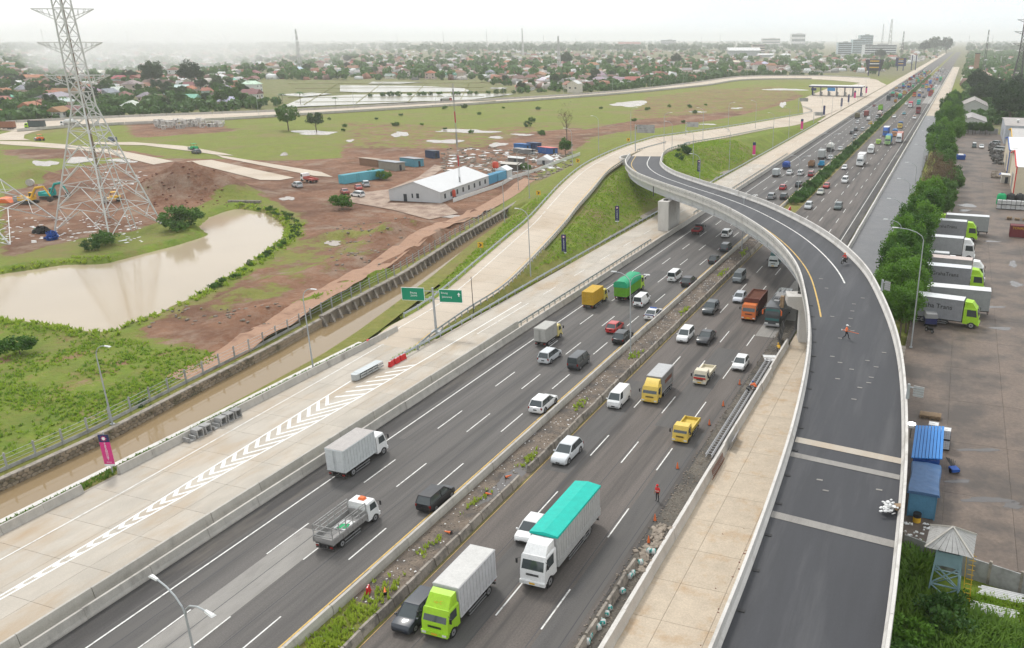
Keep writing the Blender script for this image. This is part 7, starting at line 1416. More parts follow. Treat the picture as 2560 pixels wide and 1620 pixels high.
for lab, x, y, rz, w, l, h, wc, rc, gb in [('grey-roofed site shed behind the teal containers', 900, 235, 1.3, 4, 9, 2.6, (.25, .24, .2), (.33, .35, .37), 0), ('blue-ended site shed in the row behind the containers', 1060, 205, 1.3, 4, 8, 2.6, (.1, .28, .36), (.30, .31, .33), 0), ('brown timber shed at the left of the shed row', 740, 205, 1.3, 3, 10, 2.2, (.22, .13, .08), (.35, .27, .2), 0), ('dark blue cabin alone behind the camp', 1225, 140, 1.2, 3, 5, 2.6, (.03, .05, .10), (.06, .07, .1), 0), ('small white tent cabin behind the blue containers', 1800, 305, .1, 4, 4, 2.6, (.6, .62, .62), (.74, .75, .74), 1), ('open tin-roofed shelter in the scrap yard', 1855, 240, .3, 6, 5, 2.3, (.09, .08, .07), (.45, .42, .37), 0), ('shelter with pale torn roof in the scrap yard', 1900, 190, .2, 5, 4, 2.2, (.15, .14, .13), (.55, .56, .55), 0), ('white tarpaulin tent beside the white fence', 2130, 190, .2, 5, 5, 1.6, (.5, .5, .5), (.70, .71, .72), 1), ('blue tarpaulin hut at the top of the camp', 1945, 80, 1.3, 3.5, 6, 2.4, (.03, .14, .36), (.03, .16, .42), 0), ('navy tarpaulin hut at the top of the camp', 2040, 75, 1.3, 3.5, 5, 2.6, (.03, .06, .14), (.05, .09, .18), 0), ('hut under a red and blue tarpaulin near the lone tree', 2150, 105, 1.2, 4, 7, 2.2, (.04, .12, .34), (.62, .14, .14), 0), ('long low tin shed in the scrap yard', 1960, 105, 1.3, 3, 9, 1.6, (.2, .2, .2), (.42, .41, .40), 0)]: shack(lab, onsite(TE, x, y), rz, w, l, h, wc, rc, gable=gb)
wf = thing('white_fence', 'low white panel fence running past the marquee', 'fence'); A = [at(*TE(x, y)) for x, y in ((1390, 500), (1800, 362), (1880, 312), (2220, 190), (2408, 122))]; pan = MB().box((0, 0, .55), (.08, 2.9, 1.1)).mesh('panel', M['white'])
for a, b in zip(resample(A, step=3)[:-1], resample(A, step=3)[1:]): c = (a + b) / 2; obj('panel', pan, wf, (c.x, c.y, gz(c.x, c.y)), math.atan2(b.y - a.y, b.x - a.x) - math.pi / 2)
p = at(*C2(845, 1360)); t = thing('radio_mast', 'thin red and white mast rising in front of the marquee', 'mast', (p.x, p.y, 0)); mb = MB()
for k in range(3): a = k * 2.09; mb.bar((.25 * math.cos(a), .25 * math.sin(a), 0), (.18 * math.cos(a), .18 * math.sin(a), 30.5), .06)
obj('mast', mb.mesh('mast', M['p_grey']), t)
for k in range(5): obj('section', MB().cyl((0, 0, 2 + 6 * k), (0, 0, 5 + 6 * k), .16, n=6).mesh('section', M['p_red' if k % 2 else 'p_grey']), t)
def scat(name, f, box, n, smin, smax, mat, flat, seed):
    r_ = np.random.default_rng(seed); P = []
    for k in range(n): p = at(*f(r_.uniform(box[0], box[2]), r_.uniform(box[1], box[3]))); P.append((p.x, p.y, gz(p.x, p.y) + .02))
    return stuff(name, blocks_mesh(name, P, smin, smax, M[mat], flat, seed))
scat('pylon_debris', L0, (0, 1130, 1400, 1400), 150, .1, .55, 'white', .12, 31); scat('site_debris', TE, (1300, 60, 2350, 330), 420, .2, 1.0, 'rubble', .5, 32); scat('scrap_sheets', TE, (1350, 70, 2300, 250), 110, .4, 1.4, 'white', .15, 33); scat('scrap_sheets', L0, (900, 700, 1700, 900), 45, .2, .8, 'white', .1, 34); scat('earth_clods', L0, (1400, 780, 2250, 1050), 160, .1, .4, 'rust', .8, 35); scat('rubble_stones', C4, (1000, 650, 2300, 800), 60, .1, .35, 'rubble', .7, 36); scat('rubble_stones', C5, (-100, 60, 600, 420), 110, .1, .4, 'rubble', .7, 37)
p = onsite(L0, 415, 1290); t = thing('tarpaulin_heap', 'black tarpaulin bundle near the pylon foot', 'tarpaulin', p); obj('cover', crown_mesh('cover', 3, 1.6, .7, 12, 20, .5, M['black'], .5), t); obj('lining', MB().box((-1.7, 0, .5), (.1, 1.2, 1.1)).mesh('lining', M['p_green']), t)
p = onsite(L0, 515, 1365); t = thing('tarpaulin_heap', 'bright blue tarpaulin bundle by the pond bank', 'tarpaulin', p); obj('cover', crown_mesh('cover', 4, 1.5, .8, 14, 24, .5, M['p_blue'], .6), t); obj('tie', MB().box((0, 0, .3), (2.2, .2, .5)).mesh('tie', M['p_blue']), t)
p = at(*C1(1715, 1428)); t = thing('culvert_outlet', 'dark concrete outlet opening at the head of the pond', 'culvert', (p.x, p.y, -.4), .3); obj('lintel', MB().box((0, 0, 1.1), (9, .8, .6)).mesh('lintel', M['concrete_old']), t); obj('opening', MB().box((0, .2, .2), (7.5, .4, 1.3)).mesh('opening', M['black']), t)
# bushes, trees and grass of the field
for f, x, y, s, k, lab in [(C4, 740, 205, 1.7, 'bush', 'round bush on the pond bank below the pylon'), (C4, 1280, 100, 3.0, 'bush', 'large bush on the pond spit'), (C4, 1330, 70, 2.2, 'bush', 'bush behind the large bush on the pond spit'), (C4, 640, 240, 1.2, 'bush', 'small bush left of the bush below the pylon'), (C1, 2020, 915, 1.35, 'village', 'spreading tree in the middle of the field'), (C1, 2215, 918, 1.1, 'village', 'slimmer tree beside the field pool'), (C2, 1590, 1000, 1.55, 'bare', 'tall bare tree behind the scrap yard'), (TE, 2290, 130, .7, 'village', 'small green tree at the top of the scrap yard'), (TE, 500, 560, 2.0, 'bush', 'dark bush by the muddy track in front of the camp'), (TE, 830, 320, 1.6, 'bush', 'banana clump beside the teal containers'), (TE, 750, 310, 1.5, 'bush', 'banana clump between the parked cars and containers'), (TE, 1970, 240, 1.3, 'bush', 'shrub in the scrap yard'), (C4, 980, 1330, 1.4, 'bush', 'bush growing against the canal fence'), (C4, 140, 960, 1.6, 'bush', 'round bush in the grass at far left'), (ZD, 1165, 420, 2.0, 'bush', 'dark shrub on the green slope beside the ramp'), (ZD, 1120, 470, 1.4, 'bush', 'smaller shrub on the green slope'), (C4, 1700, 1110, .8, 'bush', 'shrub on top of the stone wall')]: p = onsite(f, x, y) if f is not ZD else at(*f(x, y), 4.5); tree(k, p.x, p.y, p.z, s, lab, name='bush' if k == 'bush' else 'tree')
rr = np.random.default_rng(77)
for k in range(34):
    px, py = rr.uniform(820, 1950), rr.uniform(262, 345); p = at(px, py)
    if p.x > -135 or p.x < -420: continue
    tree('bush', p.x, p.y, gz(p.x, p.y), rr.uniform(.6, 1.4), 'small shrub scattered over the open green field', 'field shrubs', 'bush')
for k in range(46):
    u = k / 45; q = resample([Vector((*v, 0)) for v in POND], 120)[(14 + k * 2) % 120 if False else int(48 + u * 46)]; tree('bush', q.x + rr.uniform(2.2, 4.4), q.y + rr.uniform(-1, 2), gz(q.x + 3, q.y + 1), rr.uniform(.25, .55), 'leafy scrub along the right bank of the pond', 'pond bank scrub', 'bush')
def field_pts(poly, n, seed, conv=at, zf=True):
    r_ = np.random.default_rng(seed); W = np.array([tuple(conv(*p)[:2]) for p in poly]); lo, hi = W.min(0), W.max(0); P = np.stack([r_.uniform(lo[0], hi[0], n * 3), r_.uniform(lo[1], hi[1], n * 3)], -1); d = sdist(W, P[:, 0][None], P[:, 1][None])[0]; P = P[d < 0][:n]; Z = height(P[:, 0][None], P[:, 1][None])[0]; return np.concatenate([P, Z[:, None] - .03], 1)
fg = field_pts([(-150, 780), (0, 800), (230, 835), (420, 865), (560, 885), (430, 970), (0, 1180), (-200, 1260)], 9000, 5); fg = fg[vnoise(fg[:, 0], fg[:, 1], 5, 21) + rr.uniform(-.5, .5, len(fg)) > .66]; m_ = rr.random(len(fg)) > .25
stuff('meadow_grass', tuft_mesh('grass', fg[m_], .34, .14, M['grass_blade'], 6, 15, .7)); stuff('meadow_grass_dark', tuft_mesh('grass', fg[~m_], .3, .16, M['grass_dark'], 5, 16, .7))
bk = []
for i, q in enumerate(resample([Vector((*v, 0)) for v in POND], 900)):
    for _ in range(5): x, y = q.x + rr.uniform(-1, 4.5) * (1 if q.x > -150 else -.2), q.y + rr.uniform(-1, 1) + (rr.uniform(0, 3) if q.y > 100 else -rr.uniform(0, 3)); z = gz(x, y); 
    if z > -.6: bk.append((x, y, z - .05))
stuff('bank_grass', tuft_mesh('grass', bk, .6, .2, M['grass_blade'], 8, 17, .8))
sl = np.stack([rr.uniform(-98, -71, 16000), rr.uniform(108, 330, 16000)], -1); sz = height(sl[:, 0][None], sl[:, 1][None])[0]; dmin = np.full(len(sl), 1e9)
for Pth in (ra, rb): dmin = np.minimum(dmin, np.min(np.hypot(sl[:, 0][:, None] - np.array([q.x for q in Pth])[None], sl[:, 1][:, None] - np.array([q.y for q in Pth])[None]), 1))
inr = np.array([sdist([(q.x, q.y) for q in ra] + [(q.x, q.y) for q in rb[::-1]], sl[:, 0][None], sl[:, 1][None])[0]])[0]; ok = (sz > .05) & (inr > .8) & (sdist([(q.x, q.y) for q in fa] + [(q.x, q.y) for q in fb[::-1]], sl[:, 0][None], sl[:, 1][None])[0] > .8)
stuff('slope_grass', tuft_mesh('grass', np.concatenate([sl, sz[:, None] - .03], 1)[ok], .3, .14, M['grass_blade'], 5, 18, .6))
vg = np.stack([rr.uniform(-78.5, -77.1, 1800), rr.uniform(20, 95, 1800), np.full(1800, .04)], -1); stuff('verge_grass', tuft_mesh('grass', vg, .3, .08, M['grass_dark'], 5, 19)); gg = np.stack([-69.6 + rr.uniform(-.7, .3, 700), rr.uniform(91, 135, 700), np.full(700, .05)], -1); stuff('gore_grass', tuft_mesh('grass', gg, .3, .08, M['grass_blade'], 5, 20))
# ------------------------------------------------------------------ right side: yard, trees, sheds
lot = flat_strip('yard', -3.4, 22, 67.2, 440, .02, M['concrete_old'])
for xa, xb in ((-3.3, 3.0), (3.0, 9.2), (9.2, 15.4), (15.4, 21.6)):
    for k in range(31): slab(lot, xa, xb, 67.3 + 12 * k, 79.3 + 12 * k, .08, M['lot'])
for f, x, y, a, b in [(C6, 2350, 480, 16, 8), (C6, 2200, 640, 26, 3), (C6, 2250, 790, 26, 5), (C6, 2330, 340, 12, 8), (C6, 2180, 180, 22, 2), (C3, 2010, 1440, 28, 4), (C3, 1990, 1475, 20, 2.5), (C9, 2150, 480, 60, 9), (C9, 1950, 350, 30, 6), (C9, 2100, 130, 50, 5), (C6, 2110, 400, 10, 2), (C9, 2330, 520, 30, 8)]: sheet('yard_puddle', blob(*f(x, y), a, b, seed=x), .088, M['wet'])
GRB = (.27, .275, .29)
def graha(lab, X, Y, rz, cab, box, roof, txt=True, small=False, size=1.0, dims=(11.6, 2.55, 4.3, 2.3, 3.2, .52, 2, True)):
    t = truck('big', 'wing' if False else 'box', cab, box, 0, 0, False, lab, roof=roof, pos=(X - dims[0] / 2 * math.cos(rz + math.pi / 2), Y + dims[1] / 2 - dims[0] / 2 * math.sin(rz + math.pi / 2), .085), rz=rz, dims=dims, deflector=dims[7])
    if txt: text('lettering', txt, .95 * size, t, (1.30, -.8, 3.0), (math.pi / 2, 0, math.pi / 2), M['black']); obj('emblem', MB().cyl((1.28, -4.9, 3.0), (1.30, -4.9, 3.0), .5, n=12).mesh('emblem', M['p_blue']), t)
    return t
Q = -math.pi / 2
graha('nearest lime-cab truck with large dark lettering in the yard', 6.6, 133.0, Q - .12, LIME, GRB, (.66, .67, .67), 'Graha Trans', size=1.1); graha('grey box truck backed in behind the nearest lime-cab truck', -3.5, 140.2, math.pi / 2, WH, (.30, .305, .31), (.68, .68, .68), None); graha('second lime-cab truck with blue emblem in the yard', 7.6, 154.0, Q - .04, LIME, GRB, (.66, .68, .70), 'GrahaTrans'); graha('white-cab truck with pinkish roof between the lime-cab trucks', 7.8, 160.3, Q - .05, WH, (.36, .35, .35), (.56, .47, .43), None)
graha('small white box truck squeezed between the large ones', 3.0, 171.6, Q, WH, (.44, .45, .46), (.62, .63, .64), None, dims=(5.6, 1.9, 2.7, 1.5, 2.1, .36, 1, False)); graha('large white-cab truck in the middle of the yard row', 6.2, 178.6, Q - .06, WH, (.34, .345, .35), (.62, .63, .64), None); graha('third lime-cab truck with lettering far in the yard row', 6.8, 196.6, Q - .03, LIME, GRB, (.64, .65, .66), 'GrahaTrans'); graha('grey box truck backed in at the far end of the yard row', -2.5, 204.0, math.pi / 2, LIME, (.31, .315, .32), (.62, .63, .64), 'GrahaTrans')
t = thing('cargo_tricycle', 'small tricycle cart with dark canvas hood by the trees', 'tricycle', (-.5, 133.2, .085), .2); obj('tray', MB().box((0, 0, .9), (1.7, 2.2, .9)).mesh('tray', M['p_navy']), t); obj('hood', MB().loft([[(-.95, y, 1.4), (.95, y, 1.4), (.8, y, 2.1), (-.8, y, 2.1)] for y in (-1.2, 1.2)]).mesh('hood', M['p_grey']), t); add_wheels(t, [(-.9, -.6), (.9, -.6), (0, 1.6)], .33, .14, 1); motorcycle('blue motorcycle parked behind the tricycle cart', (1.4, 134.8, .085), 1.2, 'p_blue'); motorcycle('black motorcycle parked in front of the tricycle cart', (-.4, 129.5, .085), .8)
c_ = container('maroon container with yellow lettering at the right edge of the yard', (16.8, 206.2, .085), math.pi / 2, (.16, .02, .025)); text('lettering', 'TONAS', .75, c_, (-1.27, 1.3, 2.05), (math.pi / 2, 0, -math.pi / 2), M['p_yellow'])
ib = MB().box((0, 0, .62), (1.0, 1.0, .95)).cyl((0, 0, 1.09), (0, 0, 1.16), .14, n=10).mesh('bottle', M['white']); cgm = MB()
for k in range(6):
    for s in (-.52, .52): q = -.52 + 1.04 * k / 5; cgm.bar((q, s, .14), (q, s, 1.12), .02).bar((s, q, .14), (s, q, 1.12), .02).bar((-.52, s, .14 + .98 * k / 5), (.52, s, .14 + .98 * k / 5), .02).bar((s, -.52, .14 + .98 * k / 5), (s, .52, .14 + .98 * k / 5), .02)
cgm = cgm.mesh('cage', M['rim']); plm = MB().box((0, 0, .07), (1.15, 1.1, .13)).mesh('pallet', M['black'])
def ibc(lab, x, y, z, grp): t = thing('ibc_tank', lab, 'tank', (x, y, z), random.uniform(-.1, .1), grp); obj('bottle', ib, t); obj('cage', cgm, t); obj('pallet', plm, t)
for k, (x, y, lv) in enumerate([(1.5, 87.6, 0), (2.7, 89.2, 0), (2.7, 89.2, 1), (1.4, 90.2, 0), (1.4, 90.2, 1), (2.5, 90.8, 0)]): ibc('white caged liquid tank stacked behind the blue containers', x, y, .085 + 1.2 * lv, 'caged tanks by the blue containers')
for k in range(14): ibc('white caged liquid tank in the row beside the red-trimmed shed', 12.6 + 1.15 * (k % 7), 240.5 + .2 * (k % 2), .085 + 1.2 * (k // 7), 'caged tanks by the shed')
for k, (x, y, c) in enumerate([(13.3, 247.5, 'p_green'), (15.6, 248.2, 'black'), (17.9, 248.6, 'black')]): t = thing('water_tank', ['dark green storage tank behind the caged tanks', 'black storage tank next to the green one', 'farther black storage tank behind the caged tanks'][k], 'tank', (x, y, .085)); obj('shell', MB().lathe([(1.15, 0), (1.2, .2), (1.2, 2.3), (.9, 2.8), (.3, 3.0)], 16).mesh('shell', M[c], 40), t); obj('lid', MB().cyl((0, 0, 3.0), (0, 0, 3.1), .35, n=10).mesh('lid', M['black']), t)
pal = MB()
for k in range(5): pal.box((0, -.5 + .25 * k, .14), (1.2, .14, .03))
for x in (-.5, 0, .5): pal.box((x, 0, .06), (.1, 1.2, .1))
pal = pal.mesh('pallet', M['wood'])
for k in range(16): o = obj('wooden_pallet', pal, None, ((14.6, 16.4, 18.2)[k % 3] if k < 10 else (.4, 1.6)[k % 2], (226 if k < 10 else 97) + random.uniform(-.1, .1), .085 + .17 * (k // 3 if k < 10 else (k - 10) // 2)), random.uniform(-.1, .1)); tag(o, 'wooden pallet stacked beyond the maroon container' if k < 10 else 'weathered pallet stacked beside the right parapet', 'pallet', 'pallets far' if k < 10 else 'pallets near')
def shed(label, x0, x1, y0, y1, eave, ridge, wall, roof, trim, along='x', name='warehouse'):
    t = thing(name, label, 'warehouse'); xm, ym = (x0 + x1) / 2, (y0 + y1) / 2; pn = MB(); obj('wall', MB().box((xm, ym, eave / 2), (x1 - x0, y1 - y0, eave)).mesh('wall', M['wall_paint']), t, color=wall)
    for s, (ya) in ((0, y0), (1, y1)): obj('gable', MB().add([(x0, ya, eave), (x1, ya, eave), (xm, ya, ridge)], [(0, 1, 2)]).mesh('gable', M['wall_paint']), t, color=wall) if along == 'y' else None
    if along == 'x':
        for xa in (x0, x1): obj('gable', MB().add([(xa, y0, eave), (xa, y1, eave), (xa, ym, ridge)], [(0, 1, 2)]).mesh('gable', M['wall_paint']), t, color=wall)
        for a, b in ((y0, ym), (y1, ym)): obj('roof_slope', MB().hexa([(x0 - .4, a, eave), (x1 + .4, a, eave), (x1 + .4, b, ridge), (x0 - .4, b, ridge), (x0 - .4, a, eave + .15), (x1 + .4, a, eave + .15), (x1 + .4, b, ridge + .15), (x0 - .4, b, ridge + .15)]).mesh('roof_slope', M['roof_metal']), t, color=roof)
        if trim: obj('trim', MB().bar((x0 - .25, y0, 0), (x0 - .25, y0, eave + .2), .3).bar((x0 - .5, y0, eave + .1), (x0 - .5, ym, ridge + .1), .28).bar((x0 - .5, y1, eave + .1), (x0 - .5, ym, ridge + .1), .28).mesh('trim', M[trim]), t)
        obj('door', MB().box((x0 - .05, ym, 2.4), (.12, 5, 4.8)).mesh('door', M['rim']), t)
    else:
        for a, b in ((x0, xm), (x1, xm)): obj('roof_slope', MB().hexa([(a, y0 - .4, eave), (b, y0 - .4, ridge), (b, y1 + .4, ridge), (a, y1 + .4, eave), (a, y0 - .4, eave + .15), (b, y0 - .4, ridge + .15), (b, y1 + .4, ridge + .15), (a, y1 + .4, eave + .15)]).mesh('roof_slope', M['roof_metal']), t, color=roof)
        n = max(2, int((x1 - x0) / 5))
        for k in range(n): obj('window', MB().box((x0 + (x1 - x0) * (k + .5) / n, y0 - .04, eave * .55), (1.6, .1, 1.2)).mesh('window', M['window_dark']), t)
    return t
CRM = (.62, .54, .42)
shed('cream warehouse with red trim at the right edge', 17, 52, 259, 292, 8.6, 11.2, CRM, (.78, .78, .77), 'p_red'); shed('cream warehouse with blue trim behind the red-trimmed one', 17, 52, 303, 340, 8.2, 10.4, CRM, (.78, .79, .80), 'p_blue'); shed('pale grey-roofed warehouse with yellow trim farther back', 20, 60, 352, 384, 7.2, 9.2, (.55, .52, .45), (.46, .44, .42), 'p_yellow'); shed('grey corrugated warehouse with roof vents at the back of the yard', 19, 60, 398, 440, 7.6, 8.6, (.40, .42, .46), (.36, .33, .31), None)
for k in range(4): t = thing('roof_vent', 'white turbine vent on the grey warehouse roof', 'vent', (24 + 8 * k, 408, 8.0), 0, 'turbine vents'); obj('neck', MB().cyl((0, 0, 0), (0, 0, .7), .4, n=10).mesh('neck', M['rim']), t); obj('cap', MB().lathe([(.35, .7), (.75, 1.1), (.6, 1.5), (.1, 1.7)], 12).mesh('cap', M['white'], 40), t)
for k, (x, y, lab) in enumerate([(17.0, 263, 'tan gate pillar beside the red-trimmed warehouse')]): pass
shack('white awning stall in front of the blue-trimmed warehouse', Vector((16.0, 288, .08)), 0, 3, 4, 2.4, (.5, .48, .44), (.74, .75, .75))
t = thing('skip_bin', 'bright blue bin by the tree belt in the yard', 'skip', (2.3, 340, .085), .1); obj('bin', MB().box((0, 0, .9), (2.8, 3.0, 1.6), tx=1.1, ty=1.1).mesh('bin', M['p_blue']), t); obj('load', MB().box((0, 0, 1.8), (2.2, 2.4, .4), tx=.6, ty=.6).mesh('load', M['white']), t)
car('van', (.10, .14, .14), 0, 0, True, 'dark van parked far back in the yard', lod=1, pos=(7.2, 381, .085), rz=math.pi, roof=(.6, .62, .62)); car('sedan', WH, 0, 0, True, 'white saloon parked far back in the yard', lod=1, pos=(10.0, 380, .085), rz=math.pi); car('minibus', WH, 0, 0, True, 'white minibus parked at the right edge of the yard', lod=1, pos=(16.5, 372, .085), rz=1.2); car('mpv', SIL, 0, 0, True, 'silver car parked among scrap at the right of the yard', lod=1, pos=(15.6, 395, .085), rz=.9)
stuff('yard_scrap', blocks_mesh('scrap', np.stack([rr.uniform(12.6, 17, 130), rr.uniform(296, 306, 130), np.full(130, .09)], -1), .2, .9, M['rubble'], 1.1, 41)); stuff('yard_scrap', blocks_mesh('scrap', np.stack([rr.uniform(13, 17.5, 160), rr.uniform(330, 395, 160), np.full(160, .09)], -1), .2, .9, M['dark_metal'], .9, 42)); stuff('yard_tarps', blocks_mesh('tarps', np.stack([rr.uniform(13.4, 16, 16), rr.uniform(299, 304, 16), np.full(16, .09)], -1), .6, 1.2, M['p_blue'], .8, 43))
# boundary wall and the watch tower
bw = thing('boundary_wall', 'mouldy concrete panel wall at the near end of the yard', 'wall'); wp = resample([Vector((-.2, 67.2, 0)), Vector((3, 66.0, 0)), Vector((12, 63.6, 0)), Vector((26, 61.5, 0))], step=2.4); wpm = MB().box((0, 0, .85), (2.3, .12, 2.0)).mesh('panel', M['concrete_grey']); wpo = MB().box((0, 0, .95), (.22, .24, 2.3)).mesh('post', M['concrete_old'])
for a, b in zip(wp[:-1], wp[1:]): c = (a + b) / 2; an = math.atan2(b.y - a.y, b.x - a.x); obj('panel', wpm, bw, (c.x, c.y, -.1), an); obj('post', wpo, bw, (a.x, a.y, -.1), an)
t = thing('watch_tower', 'small blue-grey watch tower with pyramid tin roof', 'tower', (3.35, 61.6, 0), -.08); s0, s1, zc, ze = 1.15, .82, 3.6, 5.2; bl_m = mk('tower_blue', (.24, .36, .40), .6, .12, 1.5)
for sx in (-1, 1):
    for sy in (-1, 1): obj('leg', MB().bar((sx * s0, sy * s0, 0), (sx * s1, sy * s1, ze), .13).mesh('leg', bl_m), t)
C4P = [(-1, -1), (1, -1), (1, 1), (-1, 1)]
for (ax, ay), (bx, by) in zip(C4P, C4P[1:] + C4P[:1]):
    w = lambda z: s0 + (s1 - s0) * z / ze; mb = MB(); mb.bar((ax * w(.2), ay * w(.2), .2), (bx * w(1.7), by * w(1.7), 1.7), .08).bar((bx * w(.2), by * w(.2), .2), (ax * w(1.7), ay * w(1.7), 1.7), .08).bar((ax * w(1.8), ay * w(1.8), 1.8), (bx * w(3.5), by * w(3.5), 3.5), .09).bar((bx * w(1.8), by * w(1.8), 1.8), (ax * w(3.5), ay * w(3.5), 3.5), .09).bar((ax * w(1.75), ay * w(1.75), 1.75), (bx * w(1.75), by * w(1.75), 1.75), .09); obj('brace', mb.mesh('brace', bl_m), t)
obj('cabin', MB().box((0, 0, 4.05), (1.9, 1.9, 1.2)).mesh('cabin', bl_m), t); obj('opening', MB().box((0, 0, 4.95), (1.75, 1.75, .6)).mesh('opening', M['black']), t)
apx = (0, 0, 6.5); e_ = 1.75
for k, ((ax, ay), (bx, by)) in enumerate(zip(C4P, C4P[1:] + C4P[:1])):
    mb = MB(); n = 7
    for i in range(n):
        u0, u1 = i / n, (i + .93) / n; p0 = (ax * e_ * (1 - u0) + bx * e_ * u0, ay * e_ * (1 - u0) + by * e_ * u0, 5.25); p1 = (ax * e_ * (1 - u1) + bx * e_ * u1, ay * e_ * (1 - u1) + by * e_ * u1, 5.25); mb.add([p0, p1, apx], [(0, 1, 2)])
    obj('roof_sheet', mb.mesh('roof_sheet', M['concrete_grey']), t); obj('ridge_cap', MB().bar((ax * e_, ay * e_, 5.28), (0, 0, 6.54), .12).mesh('ridge_cap', M['concrete']), t)
mb = MB()
for sx in (-.25, .25): mb.bar((1.75 + sx, -.2, .3), (1.5 + sx, .0, 4.6), .05)
for k in range(10): mb.bar((1.5, -.2 + .02 * k, .6 + k * .42), (2.0, -.2 + .02 * k, .6 + k * .42), .04)
obj('ladder', mb.mesh('ladder', M['p_yellow']), t)
c1_ = container('blue site container with crumpled tarpaulin roof beside the parapet', (1.05, 76.3, .085), 0, (.10, .27, .42)); obj('tarpaulin', MB().loft([[(x + .06 * math.sin(7 * y + x * 3), y, z) for x, z in [(-1.4, 2.45), (1.4, 2.45), (1.3, 2.72 + .06 * math.sin(5 * y)), (0, 2.8 + .05 * math.sin(9 * y)), (-1.3, 2.72)]] for y in np.linspace(-3.1, 3.1, 9)]).mesh('tarpaulin', mk('blue_tarp', (.07, .15, .30), .5, .15, 2)), c1_)
t = thing('tin_shed', 'shed with bright blue corrugated roof behind the blue container', 'shed', (1.0, 83.6, .085)); obj('wall', MB().box((0, 0, 1.4), (2.5, 7.4, 2.8)).mesh('wall', M['p_blue']), t); brm = mk('blue_roof', (.03, .22, .60), .45, .05, 1)
for k in range(9): obj('roof_sheet', MB().box((-1.3 + .325 * k, 0, 2.95 + .04 * k), (.27, 7.9, .09)).mesh('roof_sheet', brm), t)
t = thing('oil_drum', 'yellow and black drum in front of the blue container', 'drum', (.75, 72.6, .05)); obj('shell', MB().cyl((0, 0, 0), (0, 0, .55), .36, n=14).mesh('shell', M['p_yellow'], 40), t); obj('tyre_ring', MB().cyl((0, 0, .55), (0, 0, .9), .38, n=14).mesh('tyre_ring', M['black'], 40), t)
stuff('camp_litter', blocks_mesh('litter', np.stack([rr.uniform(-.2, 2.2, 26), rr.uniform(69.5, 72.5, 26), np.full(26, .09)], -1), .05, .2, M['white'], .5, 45)); p = at(*C9(1915, 270), .09); t = thing('handcart', 'broken handcart and sticks lying on the yard', 'handcart', p, .5); mb = MB()
for k in range(7): mb.bar((0, 0, .1), (.9 * math.cos(1 + k * .25), .9 * math.sin(1 + k * .25), .7 + .1 * k), .07)
obj('sticks', mb.mesh('sticks', M['dark_metal']), t); obj('tray', MB().box((-.2, -.4, .4), (.8, .9, .3)).mesh('tray', M['p_blue']), t); add_wheels(t, [(-.6, -.4), (.3, -.4)], .25, .08, 1)
for k, (x, y, lab) in enumerate([(7.2, 60.9, 'nearer bundle of white poles lying in the grass'), (7.8, 63.3, 'farther bundle of white poles under the wall')]):
    t = thing('pole_bundle', lab, 'poles', (x, y, .15), -.06)
    for i in range(8): obj('pole', MB().cyl((-1.7 + random.uniform(-.2, .2), -.55 + .16 * i, .05 * (i % 3)), (1.7 + random.uniform(-.3, .2), -.5 + .16 * i, .05 * (i % 3)), .07, n=6).mesh('pole', M['white']), t)
# undergrowth and trees
P = np.stack([rr.uniform(-.6, 14, 9000), rr.uniform(34, 66, 9000), np.zeros(9000)], -1); keep = ~((P[:, 0] > 4.6) & (P[:, 1] > 58.5) & (P[:, 0] < 9.8)) & ((P[:, 1] < 60) | (P[:, 0] < 2)); stuff('undergrowth', tuft_mesh('undergrowth', P[keep], 1.3, .2, M['grass_dark'], 7, 46, .9)); P = np.stack([rr.uniform(4, 16, 3000), rr.uniform(48, 63, 3000), np.zeros(3000)], -1); stuff('yard_grass', tuft_mesh('grass', P, .35, .12, M['grass_blade'], 6, 47, .7))
for k in range(38): x, y = rr.uniform(-.2, 13), rr.uniform(36, 60); tree('bush', x, y, 0, rr.uniform(.8, 1.6), 'dense leafy shrub below the watch tower', 'shrubs below the watch tower', 'bush') if not (4.6 < x < 9.8 and y > 57) else None
for k, (x, y, s) in enumerate([(-4.4, 125, .9), (-3.8, 129, .85), (-6.0, 134, 1.05), (-4.2, 139, 1.05), (-6.6, 144, 1.1), (-4.2, 148, 1.05), (-6.2, 154, 1.15), (-4.3, 160, 1.0), (-6.6, 166, 1.1), (-4.4, 172, 1.1), (-6.4, 179, 1.05), (-4.4, 186, 1.1), (-6.4, 193, 1.15), (-7.4, 128, .8), (-7.8, 139, .9), (-7.8, 149, .95), (-8, 160, .95), (-8, 173, .95), (-8, 186, .95), (-3.8, 201, 1.2), (-6, 209, 1.1), (-3.6, 217, 1.15)]): tree('belt', x, y, .03, s * 1.12, '%s bright feathery tree from the near end of the belt beside the yard' % nth(k + 1), 'near tree belt')
for k, (x, y, s) in enumerate([(-4.6, 137, .8), (-4.4, 152, .85), (-4.6, 168, .85), (-4.6, 190, .9), (-1, 216, .9), (-.4, 232, .9), (-.8, 238, 1.0), (1.2, 256, .9), (.2, 266, 1.0), (-.4, 275, 1.0)]): tree('belt_dark', x, y, .08, s, '%s darker leafy tree from the near end of the yard belt' % nth(k + 1), 'dark belt trees')
for k in range(7): tree('dry', -5.5 + (k % 3) * 1.9, 236 + 7.5 * k, .03, random.uniform(1.0, 1.25), '%s brown withered tree in the middle of the belt' % nth(k + 1), 'withered belt trees')
for k in range(34): tree('belt' if k % 3 else 'belt_dark', -5.6 + rr.uniform(-2.2, 5.2), 292 + k * 9.5, .03, rr.uniform(1.1, 1.55), '%s green tree in the far belt along the pale frontage road' % nth(k + 1), 'far tree belt')
